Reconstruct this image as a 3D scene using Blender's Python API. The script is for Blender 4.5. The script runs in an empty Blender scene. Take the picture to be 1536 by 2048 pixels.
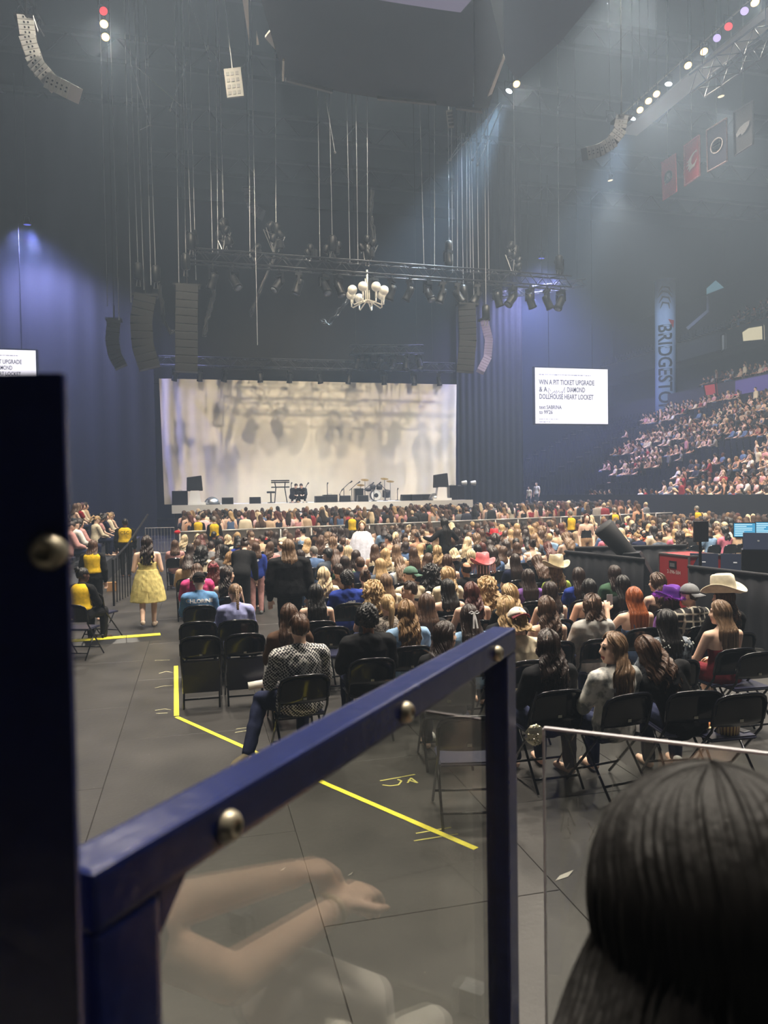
import bpy, bmesh, math, random
import numpy as np
from mathutils import Vector, Matrix, Euler, noise
from mathutils.bvhtree import BVHTree
R = random.Random(11)
sc = bpy.context.scene
C = sc.collection
PI = math.pi
rad = math.radians
# ------------------------------------------------------------------ camera
F = 1500.0
YAW = rad(14.0)
PITCH = math.atan(41 / 1500.0)
ROLL = 0.0155
EYE = Vector((0, 0, 2.4))
fw = Vector((math.sin(YAW) * math.cos(PITCH), math.cos(YAW) * math.cos(PITCH), -math.sin(PITCH)))
r0 = Vector((math.cos(YAW), -math.sin(YAW), 0))
u0 = r0.cross(fw)
rt = (r0 * math.cos(ROLL) - u0 * math.sin(ROLL)).normalized()
up = (r0 * math.sin(ROLL) + u0 * math.cos(ROLL)).normalized()
cd = bpy.data.cameras.new('camera')
cam = bpy.data.objects.new('camera', cd)
C.objects.link(cam)
M = Matrix.Identity(4)
for i in range(3):
    M[i][0] = rt[i]; M[i][1] = up[i]; M[i][2] = -fw[i]; M[i][3] = EYE[i]
cam.matrix_world = M
cd.sensor_fit = 'VERTICAL'
cd.lens = 6.86
cd.sensor_height = 2048 / F * 6.86
cd.sensor_width = 1536 / F * 6.86
cd.clip_start = 0.02
cd.clip_end = 300
cd.dof.use_dof = True
cd.dof.focus_distance = 8.0
cd.dof.aperture_fstop = 1.25
sc.camera = cam
sc.view_settings.view_transform = 'Standard'
sc.view_settings.look = 'None'
sc.view_settings.gamma = 1.0
sc.view_settings.exposure = 0.3
sc.view_settings.use_curve_mapping = False
sc.cycles.max_bounces = 5
sc.cycles.diffuse_bounces = 2
sc.cycles.glossy_bounces = 2
sc.cycles.transmission_bounces = 2
sc.cycles.transparent_max_bounces = 6
sc.cycles.use_adaptive_sampling = True
sc.cycles.adaptive_threshold = 0.04
sc.cycles.use_light_tree = False


def ray(x, y):
    return fw + rt * ((x - 768) / F) + up * ((1024 - y) / F)
def atz(x, y, z):
    d = ray(x, y); return EYE + d * ((z - EYE.z) / d.z)
def aty(x, y, Y):
    d = ray(x, y); return EYE + d * (Y / d.y)
def atd(x, y, dist):
    return EYE + ray(x, y) * dist
def cam2w(xc, d, z):
    return Vector((xc * math.cos(YAW) + d * math.sin(YAW), d * math.cos(YAW) - xc * math.sin(YAW), z))


# ------------------------------------------------------------------ world: haze in the air of the hall
w = bpy.data.worlds.new('hall_air')
sc.world = w
w.use_nodes = True
nt = w.node_tree
nt.nodes['Background'].inputs[0].default_value = (0.02, 0.025, 0.04, 1)
nt.nodes['Background'].inputs[1].default_value = 0.0
vs = nt.nodes.new('ShaderNodeVolumeScatter')
vs.inputs['Color'].default_value = (0.62, 0.78, 1.0, 1)
vs.inputs['Density'].default_value = 0.0036
vs.inputs['Anisotropy'].default_value = 0.35
nt.links.new(vs.outputs[0], nt.nodes['World Output'].inputs['Volume'])

# ------------------------------------------------------------------ materials
def lin(c):
    o = []
    for v in c[:3]:
        v = v / 255.0
        o.append(v / 12.92 if v <= 0.04045 else ((v + 0.055) / 1.055) ** 2.4)
    return (o[0], o[1], o[2], 1)
MC = {}
def mat(name, rgb, rough=0.6, metal=0.0, emit=0.0, var=0.0, scale=8.0, bump=0.0, spec=0.5, stretch=None, emit_rgb=None):
    key = (name, tuple(rgb), rough, metal, emit, var, scale, bump, spec)
    if key in MC: return MC[key]
    m = bpy.data.materials.new(name)
    m.use_nodes = True
    n = m.node_tree; b = n.nodes['Principled BSDF']
    col = lin(rgb)
    b.inputs['Base Color'].default_value = col
    b.inputs['Roughness'].default_value = rough
    b.inputs['Metallic'].default_value = metal
    b.inputs['Specular IOR Level'].default_value = spec
    if emit:
        b.inputs['Emission Color'].default_value = lin(emit_rgb or rgb)
        b.inputs['Emission Strength'].default_value = emit
    if var or bump:
        tc = n.nodes.new('ShaderNodeTexCoord')
        mp = n.nodes.new('ShaderNodeMapping')
        if stretch: mp.inputs['Scale'].default_value = stretch
        nz = n.nodes.new('ShaderNodeTexNoise')
        nz.inputs['Scale'].default_value = scale
        nz.inputs['Detail'].default_value = 4
        n.links.new(tc.outputs['Object'], mp.inputs[0])
        n.links.new(mp.outputs[0], nz.inputs['Vector'])
        if var:
            rp = n.nodes.new('ShaderNodeValToRGB')
            rp.color_ramp.elements[0].position = 0.3
            rp.color_ramp.elements[1].position = 0.7
            rp.color_ramp.elements[0].color = tuple(c * (1 - var) for c in col[:3]) + (1,)
            rp.color_ramp.elements[1].color = tuple(min(1, c * (1 + var)) for c in col[:3]) + (1,)
            n.links.new(nz.outputs[0], rp.inputs[0])
            n.links.new(rp.outputs[0], b.inputs['Base Color'])
        if bump:
            bp = n.nodes.new('ShaderNodeBump')
            bp.inputs['Strength'].default_value = bump
            bp.inputs['Distance'].default_value = 0.02
            n.links.new(nz.outputs[0], bp.inputs['Height'])
            n.links.new(bp.outputs[0], b.inputs['Normal'])
    MC[key] = m
    return m
def cloth(rgb): return mat('cloth', rgb, 0.85, var=0.18, scale=14, bump=0.25, spec=0.2)
def hairm(rgb): return mat('hair', rgb, 0.42, var=0.45, scale=1.0, bump=0.5, spec=0.45, stretch=(70, 70, 5))
def skin(rgb): return mat('skin', rgb, 0.55, var=0.06, scale=10, spec=0.4)
def glow(name, rgb, s): return mat(name, (10, 10, 10), 0.5, emit=s, emit_rgb=rgb)
BLACK = mat('black_metal', (22, 23, 27), 0.45, 0.3)
BLACKP = mat('black_plastic', (18, 19, 24), 0.35)
DARK = mat('dark_drape', (12, 13, 18), 0.9, var=0.2, scale=1.5)
STEEL = mat('bare_steel', (150, 150, 152), 0.35, 0.8)
WHITE = mat('white_paint', (225, 222, 215), 0.5)
def glass_mat(name, tint, dirt, r=0.02):
    m = bpy.data.materials.new(name); m.use_nodes = True
    n = m.node_tree; n.nodes.clear()
    out = n.nodes.new('ShaderNodeOutputMaterial')
    tr = n.nodes.new('ShaderNodeBsdfTransparent'); tr.inputs[0].default_value = tint
    gl = n.nodes.new('ShaderNodeBsdfGlossy'); gl.inputs['Roughness'].default_value = r
    fr = n.nodes.new('ShaderNodeFresnel'); fr.inputs[0].default_value = 1.58
    ge = n.nodes.new('ShaderNodeNewGeometry'); io = n.nodes.new('ShaderNodeMapRange')
    io.inputs[3].default_value = 1.62; io.inputs[4].default_value = 1 / 1.62
    n.links.new(ge.outputs['Backfacing'], io.inputs[0]); n.links.new(io.outputs[0], fr.inputs[0])
    mx = n.nodes.new('ShaderNodeMixShader')
    n.links.new(fr.outputs[0], mx.inputs[0]); n.links.new(tr.outputs[0], mx.inputs[1]); n.links.new(gl.outputs[0], mx.inputs[2])
    df = n.nodes.new('ShaderNodeBsdfDiffuse'); df.inputs[0].default_value = (0.6, 0.6, 0.58, 1)
    tc = n.nodes.new('ShaderNodeTexCoord'); nz = n.nodes.new('ShaderNodeTexNoise')
    nz.inputs['Scale'].default_value = 5; nz.inputs['Detail'].default_value = 8; nz.inputs['Roughness'].default_value = 0.65
    mr = n.nodes.new('ShaderNodeMapRange')
    mr.inputs[1].default_value = 0.45; mr.inputs[2].default_value = 0.8; mr.inputs[3].default_value = dirt * 0.35; mr.inputs[4].default_value = dirt
    n.links.new(tc.outputs['Object'], nz.inputs['Vector']); n.links.new(nz.outputs[0], mr.inputs[0])
    m2 = n.nodes.new('ShaderNodeMixShader')
    n.links.new(mr.outputs[0], m2.inputs[0]); n.links.new(mx.outputs[0], m2.inputs[1]); n.links.new(df.outputs[0], m2.inputs[2])
    n.links.new(m2.outputs[0], out.inputs[0])
    return m

# ------------------------------------------------------------------ mesh helpers
class MB:
    def __init__(s): s.v = []; s.f = []; s.mi = []; s.m = 0
    def add(s, vs_, fs):
        o = len(s.v); s.v.extend([tuple(p) for p in vs_])
        s.f.extend([tuple(i + o for i in f) for f in fs]); s.mi.extend([s.m] * len(fs)); return s
    def box(s, a, b, mtx=None):
        (x0, y0, z0), (x1, y1, z1) = a, b
        vs_ = [Vector(p) for p in ((x0, y0, z0), (x1, y0, z0), (x1, y1, z0), (x0, y1, z0), (x0, y0, z1), (x1, y0, z1), (x1, y1, z1), (x0, y1, z1))]
        if mtx: vs_ = [mtx @ p for p in vs_]
        return s.add(vs_, [(0, 3, 2, 1), (4, 5, 6, 7), (0, 1, 5, 4), (1, 2, 6, 5), (2, 3, 7, 6), (3, 0, 4, 7)])
    def tube(s, pts, rr, n=10, caps=True, hint=None):
        pts = [Vector(p) for p in pts]
        if not isinstance(rr, (list, tuple)): rr = [rr] * len(pts)
        rr = [r if isinstance(r, (tuple, list)) else (r, r) for r in rr]
        vs_ = []; fs = []
        ref = Vector(hint) if hint else None
        P = []
        for i, p in enumerate(pts):
            t = (pts[min(i + 1, len(pts) - 1)] - pts[max(i - 1, 0)]).normalized()
            if ref is None:
                ref = Vector((1, 0, 0)) if abs(t.x) < 0.8 else Vector((0, 0, 1))
            a = (ref - t * ref.dot(t)).normalized(); b = t.cross(a); ref = a
            for k in range(n):
                an = 2 * PI * k / n
                vs_.append(p + a * math.cos(an) * rr[i][0] + b * math.sin(an) * rr[i][1])
        for i in range(len(pts) - 1):
            for k in range(n):
                k2 = (k + 1) % n
                fs.append((i * n + k, i * n + k2, (i + 1) * n + k2, (i + 1) * n + k))
        if caps:
            fs.append(tuple(range(n - 1, -1, -1))); fs.append(tuple((len(pts) - 1) * n + k for k in range(n)))
        return s.add(vs_, fs)
    def cap(s, p0, r_0, p1, r_1, n=12):          # tapered capsule
        p0 = Vector(p0); p1 = Vector(p1); t = (p1 - p0).normalized()
        pts = []; rr = []
        for a in (-80, -50, -20): pts.append(p0 + t * r_0 * math.sin(rad(a))); rr.append(r_0 * math.cos(rad(a)))
        pts.append(p0); rr.append(r_0); pts.append(p1); rr.append(r_1)
        for a in (20, 50, 80): pts.append(p1 + t * r_1 * math.sin(rad(a))); rr.append(r_1 * math.cos(rad(a)))
        return s.tube(pts, rr, n)
    def ell(s, c, r, n=14, m=9, mtx=None):
        c = Vector(c); vs_ = []; fs = []
        for j in range(1, m):
            th = PI * j / m
            for k in range(n):
                ph = 2 * PI * k / n
                q = Vector((r[0] * math.sin(th) * math.cos(ph), r[1] * math.sin(th) * math.sin(ph), r[2] * math.cos(th)))
                vs_.append((mtx @ (c + q)) if mtx else c + q)
        T = c + Vector((0, 0, r[2])); B = c - Vector((0, 0, r[2]))
        vs_ += [(mtx @ T) if mtx else T, (mtx @ B) if mtx else B]
        a, b = len(vs_) - 2, len(vs_) - 1
        for j in range(m - 2):
            for k in range(n):
                k2 = (k + 1) % n
                fs.append((j * n + k, (j + 1) * n + k, (j + 1) * n + k2, j * n + k2))
        for k in range(n):
            k2 = (k + 1) % n
            fs.append((a, k, k2)); fs.append((b, (m - 2) * n + k2, (m - 2) * n + k))
        return s.add(vs_, fs)
    def lathe(s, prof, n=20, mtx=None):
        vs_ = []; fs = []
        for (r, z) in prof:
            for k in range(n):
                a = 2 * PI * k / n
                q = Vector((r * math.cos(a), r * math.sin(a), z)); vs_.append(mtx @ q if mtx else q)
        for i in range(len(prof) - 1):
            for k in range(n):
                k2 = (k + 1) % n
                fs.append((i * n + k, i * n + k2, (i + 1) * n + k2, (i + 1) * n + k))
        fs.append(tuple(range(n - 1, -1, -1))); fs.append(tuple((len(prof) - 1) * n + k for k in range(n)))
        return s.add(vs_, fs)
    def prism(s, poly, d, mtx=None):            # polygon in XZ pushed along +Y by d
        n = len(poly)
        vs_ = [Vector((x, 0, z)) for x, z in poly] + [Vector((x, d, z)) for x, z in poly]
        if mtx: vs_ = [mtx @ p for p in vs_]
        fs = [tuple(range(n)), tuple(range(2 * n - 1, n - 1, -1))] + [(i, i + n, (i + 1) % n + n, (i + 1) % n) for i in range(n)]
        return s.add(vs_, fs)
    def mesh(s, name='m', smooth=False):
        me = bpy.data.meshes.new(name)
        me.from_pydata(s.v, [], s.f)
        me.polygons.foreach_set('material_index', s.mi)
        if smooth: me.polygons.foreach_set('use_smooth', [True] * len(s.f))
        me.update()
        return me
    def obj(s, name, m, parent=None, smooth=False, bevel=0.0, loc=None):
        me = s.mesh(name, smooth)
        if bevel:
            bm = bmesh.new(); bm.from_mesh(me)
            bmesh.ops.remove_doubles(bm, verts=bm.verts, dist=1e-5)
            bmesh.ops.bevel(bm, geom=bm.edges[:], offset=bevel, segments=2, affect='EDGES', profile=0.7)
            bm.to_mesh(me); bm.free()
        return link(name, me, m, parent, loc)
def link(name, me, m, parent=None, loc=None, mtx=None):
    o = bpy.data.objects.new(name, me); C.objects.link(o)
    ms = m if isinstance(m, (list, tuple)) else [m]
    if len(me.materials) < len(ms):
        for q in ms[len(me.materials):]: me.materials.append(q)
    for i, q in enumerate(ms):
        if me.materials[i] != q:
            o.material_slots[i].link = 'OBJECT'; o.material_slots[i].material = q
    if parent: o.parent = parent
    if mtx is not None: o.matrix_basis = mtx
    elif loc is not None: o.location = loc
    return o
def tag(o, label, cat, group=None, kind=None):
    if label: o['label'] = label
    if cat: o['category'] = cat
    if group: o['group'] = group
    if kind: o['kind'] = kind
    return o
def thing(name, label, cat, loc=(0, 0, 0), rz=0.0, group=None):
    o = bpy.data.objects.new(name, None); C.objects.link(o)
    o.empty_display_size = 0.1
    o.location = loc; o.rotation_euler = (0, 0, rz)
    return tag(o, label, cat, group)
def structure(o): o['kind'] = 'structure'; return o
def copy_tree(o, parent=None):
    c = o.copy(); C.objects.link(c)
    if parent: c.parent = parent
    for ch in o.children: copy_tree(ch, c)
    return c
_kids = {}
def frame(o, ux, uz, loc):                       # matrix from local x axis, local z axis
    x = Vector(ux).normalized(); z = Vector(uz); z = (z - x * z.dot(x)).normalized(); y = z.cross(x)
    m = Matrix.Identity(4)
    for i in range(3): m[i][0] = x[i]; m[i][1] = y[i]; m[i][2] = z[i]; m[i][3] = loc[i]
    return m
TS = bpy.data.scenes.new('workbench')
def text_mesh(s, size, align='LEFT', extrude=0.0, bold=0.0):
    cu = bpy.data.curves.new('lettering', 'FONT'); cu.body = s; cu.size = size; cu.align_x = align; cu.extrude = extrude
    cu.resolution_u = 3; cu.offset = bold * size
    o = bpy.data.objects.new('tmp', cu); TS.collection.objects.link(o)
    TS.view_layers[0].update(); dg = TS.view_layers[0].depsgraph
    me = bpy.data.meshes.new_from_object(o.evaluated_get(dg))
    bpy.data.objects.remove(o); bpy.data.curves.remove(cu)
    return me
def spot(name, loc, target, energy, col, size=0.5, angle=60, blend=0.6):
    l = bpy.data.lights.new(name, 'SPOT'); l.energy = energy; l.color = col; l.shadow_soft_size = size
    l.spot_size = rad(angle); l.spot_blend = blend
    o = bpy.data.objects.new(name, l); C.objects.link(o); o.location = loc
    o.rotation_euler = (Vector(target) - Vector(loc)).to_track_quat('-Z', 'Y').to_euler()
    return o
ONES = 'zero one two three four five six seven eight nine ten eleven twelve thirteen fourteen fifteen sixteen seventeen eighteen nineteen'.split()
TENS = ['', '', 'twenty', 'thirty', 'forty', 'fifty']
def num(n): return ONES[n] if n < 20 else TENS[n // 10] + ('-' + ONES[n % 10] if n % 10 else '')
ORD = 'first second third fourth fifth sixth seventh eighth ninth tenth eleventh twelfth thirteenth fourteenth fifteenth sixteenth seventeenth eighteenth nineteenth twentieth'.split()
def ordn(i): return ORD[i] if i < 20 else num(i + 1)

# ------------------------------------------------------------------ house lights hung in the roof
WARM = (1.0, 0.91, 0.78)
LAMPG = glow('lamp_lens_warm', (255, 200, 115), 5.0)
def house_lamp(i, loc, target, energy, col=WARM, angle=95, label=None, lens=LAMPG, size=0.35):
    t = thing('house_lamp', label, 'lamp', loc, 0, 'house lamps in the roof')
    d = (Vector(target) - Vector(loc)).normalized()
    a = d.to_track_quat('-Z', 'Y').to_matrix().to_4x4()
    m = MB().lathe([(0.07, 0.42), (0.11, 0.40), (0.14, 0.2), (0.21, 0.02), (0.21, 0.0), (0.19, 0.0)], 14)
    o = m.obj('housing', BLACK, t, True); o.matrix_basis = a
    o = MB().lathe([(0.02, -0.012), (0.18, -0.01), (0.18, 0.0)], 14).obj('lens', lens, t, True); o.matrix_basis = a
    y = MB().tube([(-0.23, 0, 0.1), (-0.25, 0, 0.5), (0.25, 0, 0.5), (0.23, 0, 0.1)], 0.02, 6)
    y.tube([(0, 0, 0.5), (0, 0, 30.98 - loc[2])], 0.025, 6)
    y.obj('yoke', BLACK, t)
    if energy:
        spot('house_light', Vector(loc) + d * 0.06, target, energy, col, size, angle, 0.8)
    return t
# ------------------------------------------------------------------ the hall: floor, walls, roof
def floor_mat():
    m = bpy.data.materials.new('black_floor_panel'); m.use_nodes = True
    n = m.node_tree; b = n.nodes['Principled BSDF']
    tc = n.nodes.new('ShaderNodeTexCoord')
    nz = n.nodes.new('ShaderNodeTexNoise'); nz.inputs['Scale'].default_value = 1.3; nz.inputs['Detail'].default_value = 8
    sp = n.nodes.new('ShaderNodeTexNoise'); sp.inputs['Scale'].default_value = 26; sp.inputs['Detail'].default_value = 5
    geo = n.nodes.new('ShaderNodeNewGeometry')
    n.links.new(geo.outputs['Position'], nz.inputs['Vector']); n.links.new(geo.outputs['Position'], sp.inputs['Vector'])
    rp = n.nodes.new('ShaderNodeValToRGB')
    rp.color_ramp.elements[0].position = 0.3; rp.color_ramp.elements[0].color = lin((38, 37, 36))
    rp.color_ramp.elements[1].position = 0.75; rp.color_ramp.elements[1].color = lin((64, 62, 60))
    n.links.new(nz.outputs[0], rp.inputs[0])
    r2 = n.nodes.new('ShaderNodeValToRGB')
    r2.color_ramp.elements[0].position = 0.68; r2.color_ramp.elements[0].color = (0, 0, 0, 1)
    r2.color_ramp.elements[1].position = 0.8; r2.color_ramp.elements[1].color = (0.35, 0.35, 0.35, 1)
    n.links.new(sp.outputs[0], r2.inputs[0])
    mx = n.nodes.new('ShaderNodeMix'); mx.data_type = 'RGBA'
    n.links.new(r2.outputs[0], mx.inputs[0]); n.links.new(rp.outputs[0], mx.inputs[6]); mx.inputs[7].default_value = lin((150, 146, 138))
    n.links.new(mx.outputs[2], b.inputs['Base Color'])
    b.inputs['Roughness'].default_value = 0.42
    bp = n.nodes.new('ShaderNodeBump'); bp.inputs['Strength'].default_value = 0.15; bp.inputs['Distance'].default_value = 0.01
    n.links.new(sp.outputs[0], bp.inputs['Height']); n.links.new(bp.outputs[0], b.inputs['Normal'])
    return m
FLOORM = floor_mat()
floor = structure(MB().box((-24, -8, -0.3), (54, 78, -0.006)).obj('floor', mat('floor_gap', (20, 20, 20), 0.8)))
pm = MB().box((0.002, 0.002, -0.012), (1.428, 2.438, 0.0)).mesh('panel')
bm = bmesh.new(); bm.from_mesh(pm); bmesh.ops.bevel(bm, geom=bm.edges[:], offset=0.003, segments=1, affect='EDGES'); bm.to_mesh(pm); bm.free()
X0, Y0 = -0.80, 4.05
for i in range(-2, 7):
    for j in range(-2, 7):
        o = link('floor_panel', pm, FLOORM, floor)
        o.location = (X0 + 1.43 * i, Y0 + 2.44 * j - (0.0 if i % 2 else 1.22), 0)
        o.rotation_euler = (0, 0, R.uniform(-0.0012, 0.0012))
fl = MB()
for i in range(-10, 20):
    for j in range(-3, 16):
        if -2 <= i < 7 and -2 <= j < 7: continue
        fl.box((X0 + 1.43 * i + 0.006, Y0 + 2.44 * j - (0 if i % 2 else 1.22) + 0.006, -0.012), (X0 + 1.43 * i + 1.424, Y0 + 2.44 * j - (0 if i % 2 else 1.22) + 2.434, -0.001))
o = fl.obj('far_floor_panels', FLOORM, floor); o['kind'] = 'stuff'

WALLM = mat('wall_dark', (34, 37, 48), 0.85, var=0.15, scale=0.4)
CEILM = mat('roof_dark', (32, 34, 38), 0.9, var=0.15, scale=0.3)
structure(MB().box((-24.3, -8, 0), (-24, 78, 33)).obj('wall_left', WALLM))
structure(MB().box((62, -8, 0), (62.3, 78, 34)).obj('wall_right', WALLM))
structure(MB().box((-24, 78, 0), (62, 78.3, 34)).obj('wall_back', WALLM))
structure(MB().box((-24, -8.3, 0), (62, -8, 34)).obj('wall_front', WALLM))
ceil = structure(MB().box((-24.3, -8.3, 33.0), (62.3, 78.3, 33.4)).obj('ceiling', CEILM))
BEAMM = mat('roof_beam', (46, 49, 54), 0.7)
for k in range(9):
    Y = 4 + 8.2 * k
    b = MB().box((-24, Y - 0.15, 31.0), (62, Y + 0.15, 31.25)).box((-24, Y - 0.15, 32.6), (62, Y + 0.15, 32.9))
    for x in range(-24, 60, 3):
        b.tube([(x, Y, 31.1), (x + 1.5, Y, 32.7), (x + 3, Y, 31.1)], 0.07, 5)
    b.obj('roof_beam', BEAMM, ceil)
CATM = mat('catwalk_grey', (140, 134, 122), 0.7)
for (xa, ye) in ((atz(1290, 215, 24.3).x + 0.9, int(atz(1265, 237, 24.3).y) + 2),):
    c = MB().box((xa - 0.6, -6, 24.3), (xa + 0.6, ye, 24.4))
    for s in (-0.6, 0.6):
        c.box((xa + s - 0.03, -6, 25.3), (xa + s + 0.03, ye, 25.36))
        for y in range(-6, ye, 2): c.box((xa + s - 0.02, y, 24.4), (xa + s + 0.02, y + 0.05, 25.3))
    c.obj('catwalk', CATM, ceil)

# ------------------------------------------------------------------ bowl on the right: tiers, fascia, suites, upper deck
TIERM = mat('tier_concrete', (46, 48, 56), 0.85, var=0.2, scale=0.8)
NT = 19; TX0 = 24.8; TZ0 = 1.05; TDX = 0.86; TDZ = 0.42
prof = [(TX0, 0)]
for k in range(NT):
    prof += [(TX0 + k * TDX, TZ0 + k * TDZ), (TX0 + (k + 1) * TDX, TZ0 + k * TDZ)]
TXE = TX0 + NT * TDX; TZE = TZ0 + (NT - 1) * TDZ
prof += [(TXE, 0)]
structure(MB().prism(prof, 82, Matrix.Translation((0, -6, 0))).obj('tier_right', TIERM))
structure(MB().box((TX0 - 0.12, -6, 0), (TX0, 76, 2.0)).obj('wall_bowl_front', mat('dasher', (26, 28, 36), 0.6)))
# fascia with ribbon, club level floor, suite wall, upper deck
structure(MB().box((TXE, -6, 0), (TXE + 0.3, 76, TZE + 2.1)).obj('wall_fascia', mat('fascia', (52, 50, 66), 0.7)))
rib = MB().box((TXE - 0.06, 14, TZE + 0.9), (TXE, 50.5, TZE + 2.0)).obj('ribbon_board', glow('ribbon_violet', (120, 104, 190), 0.35))
tag(rib, 'violet glowing ribbon board along the fascia above the lower bowl', 'display')
structure(MB().box((TXE + 0.3, -6, TZE + 1.6), (TXE + 4.6, 76, TZE + 1.8)).obj('floor_club', TIERM))
structure(MB().box((TXE + 2.2, -6, TZE + 1.8), (TXE + 4.6, 76, TZE + 2.4)).obj('floor_club_step', TIERM))
SW = TXE + 4.6
structure(MB().box((SW, -6, TZE), (SW + 0.3, 76, 20)).obj('wall_suites', mat('suite_wall', (48, 46, 58), 0.8)))
structure(MB().box((SW - 2.6, -6, TZE + 5.3), (SW + 0.3, 76, TZE + 6.5)).obj('wall_suite_fascia', mat('suite_fascia', (40, 40, 52), 0.8)))
pr2 = [(SW - 2.2, TZE + 6.5)]
for k in range(12): pr2 += [(SW - 2.2 + k * 0.85, TZE + 6.9 + k * 0.5), (SW - 2.2 + (k + 1) * 0.85, TZE + 6.9 + k * 0.5)]
pr2 += [(SW + 8.0, TZE + 6.5)]
structure(MB().prism(pr2, 82, Matrix.Translation((0, -6, 0))).obj('tier_upper', TIERM))
# lit openings in the suite wall
def wall_patch(name, label, cat, px, X, m, parent_depth=0.05):
    ps = []
    for (x, y) in px:
        d = ray(x, y); ps.append(EYE + d * (X / d.x))
    n = len(ps)
    mb = MB().add([p for p in ps] + [p + Vector((0.06, 0, 0)) for p in ps], [tuple(range(n)), tuple(range(2 * n - 1, n - 1, -1))] + [(i, i + n, (i + 1) % n + n, (i + 1) % n) for i in range(n)])
    return mb, ps
def lit_suite(label, px, m, X):
    mb, ps = wall_patch('suite_window', label, 'window', px, X, m)
    t = thing('suite_window', label, 'window', ps[0])
    o = mb.obj('pane', m, t); o.location = -Vector(ps[0])
    fr = MB()
    for i in range(len(ps)): fr.tube([ps[i] - Vector((0.05, 0, 0)), ps[(i + 1) % len(ps)] - Vector((0.05, 0, 0))], 0.07, 5)
    o = fr.obj('frame', BLACK, t); o.location = -Vector(ps[0])
lit_suite('bright cream lit suite window at the right edge above the crowd', [(1484, 664), (1497, 655), (1527, 650), (1528, 680), (1486, 684)], glow('suite_cream', (235, 225, 190), 0.55), SW - 2.72)
lit_suite('narrow pale lit doorway beside the bright suite window', [(1443, 670), (1451, 667), (1451, 698), (1444, 704)], glow('suite_dim', (150, 160, 170), 0.25), SW - 2.72)
lit_suite('red glowing room opening under the club seats', [(1408, 770), (1432, 766), (1434, 790), (1412, 792)], glow('suite_red', (200, 70, 75), 0.45), TXE - 0.12)
mb, ps = wall_patch('x', '', '', [(1413, 577), (1431, 561), (1458, 585), (1427, 612), (1426, 594), (1413, 591)], SW + 3.5, None)
tag(mb.obj('gable_panel', glow('gable_cyan', (120, 165, 185), 0.35)), 'pale cyan ribbed gable shaped opening beside the upper deck', 'panel')
mb, ps = wall_patch('x', '', '', [(1372, 655), (1413, 620), (1413, 592), (1417, 592), (1417, 624), (1376, 660)], SW - 2.7, None)
tag(mb.obj('deck_edge_rail', mat('deck_edge', (120, 125, 150), 0.6)), 'pale edge of the upper deck stair below the gable opening', 'rail')
# sign 107
t = thing('section_sign', 'small red lettered section sign 107 on the violet fascia', 'sign', (TXE - 0.09, 45.0, TZE + 0.95))
d = ray(1465, 798); q = EYE + d * ((TXE - 0.09) / d.x); t.location = q
MB().box((-0.05, -1.0, -0.5), (0.0, 1.0, 0.5)).obj('plate', mat('sign_plate', (90, 70, 95), 0.6), t)
o = link('lettering', text_mesh('107', 0.9, 'CENTER'), glow('sign_red', (225, 110, 105), 0.8), t)
o.matrix_basis = frame(None, (0, -1, 0), (-1, 0, 0), (-0.06, 0, -0.3))

# tall sponsor column
q = EYE + ray(1331, 760) * (41.5 / ray(1331, 760).x)
col = thing('banner_column', 'tall pale blue column banner with vertical BRIDGESTONE lettering', 'banner', (q.x, q.y, 6))
topz = (EYE + ray(1331, 562) * (41.5 / ray(1331, 562).x)).z
H = topz - 6
MB().lathe([(0.9, 0), (0.9, H), (0.88, H + 0.05)], 28).obj('wrap', mat('banner_blue', (150, 172, 205), 0.7), col, True)
tocam = Vector((-q.x, -q.y, 0)).normalized()
def wrap_text(s, size, z, m, nm='lettering', cx=0.0):
    me = text_mesh(s, size, 'LEFT', bold=0.02)
    kx = 8.8 / max(v.co.x for v in me.vertices)
    bm = bmesh.new(); bm.from_mesh(me); bmesh.ops.triangulate(bm, faces=bm.faces)
    bmesh.ops.subdivide_edges(bm, edges=[e for e in bm.edges if e.calc_length() > 0.25], cuts=2)
    side = Vector((-tocam.y, tocam.x, 0))     # to the viewer's right
    for v in bm.verts:
        a = (v.co.y - size * 0.35 + cx) / 0.93
        n_ = tocam * math.cos(a) + side * math.sin(a)
        v.co = n_ * 0.93 + Vector((0, 0, z - v.co.x * kx))
    bm.to_mesh(me); bm.free()
    return link(nm, me, m, col)
o = wrap_text('BRIDGESTONE', 1.75, H - 4.0, mat('letter_dark', (28, 32, 46), 0.7)); o['label'] = 'dark vertical sponsor lettering'
for ps in ([(0.75, 4.0), (0.6, 4.5), (0.1, 5.1)],):
    pass
fl = MB()
side = Vector((-tocam.y, tocam.x, 0))
def onwrap(x, z): return (tocam * math.cos(x / 0.95) + side * math.sin(x / 0.95)) * 0.95 + Vector((0, 0, H - z))
fl.add([onwrap(0.25, 3.6), onwrap(0.85, 3.7), onwrap(0.75, 4.4)], [(0, 1, 2)])
fl.obj('red_flash', mat('letter_red', (170, 50, 55), 0.7), col)
sw = MB()
for zz, k in ((0.7, 0.9), (1.1, 1.0), (1.6, 0.8), (2.1, 0.6)):
    sw.tube([onwrap(-0.7 * k, zz + 0.5), onwrap(-0.2, zz), onwrap(0.3, zz + 0.1), onwrap(0.65 * k, zz + 0.6)], [0.02, 0.09, 0.09, 0.02], 5)
sw.obj('emblem_strokes', mat('emblem_grey', (92, 96, 108), 0.7), col)

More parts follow.
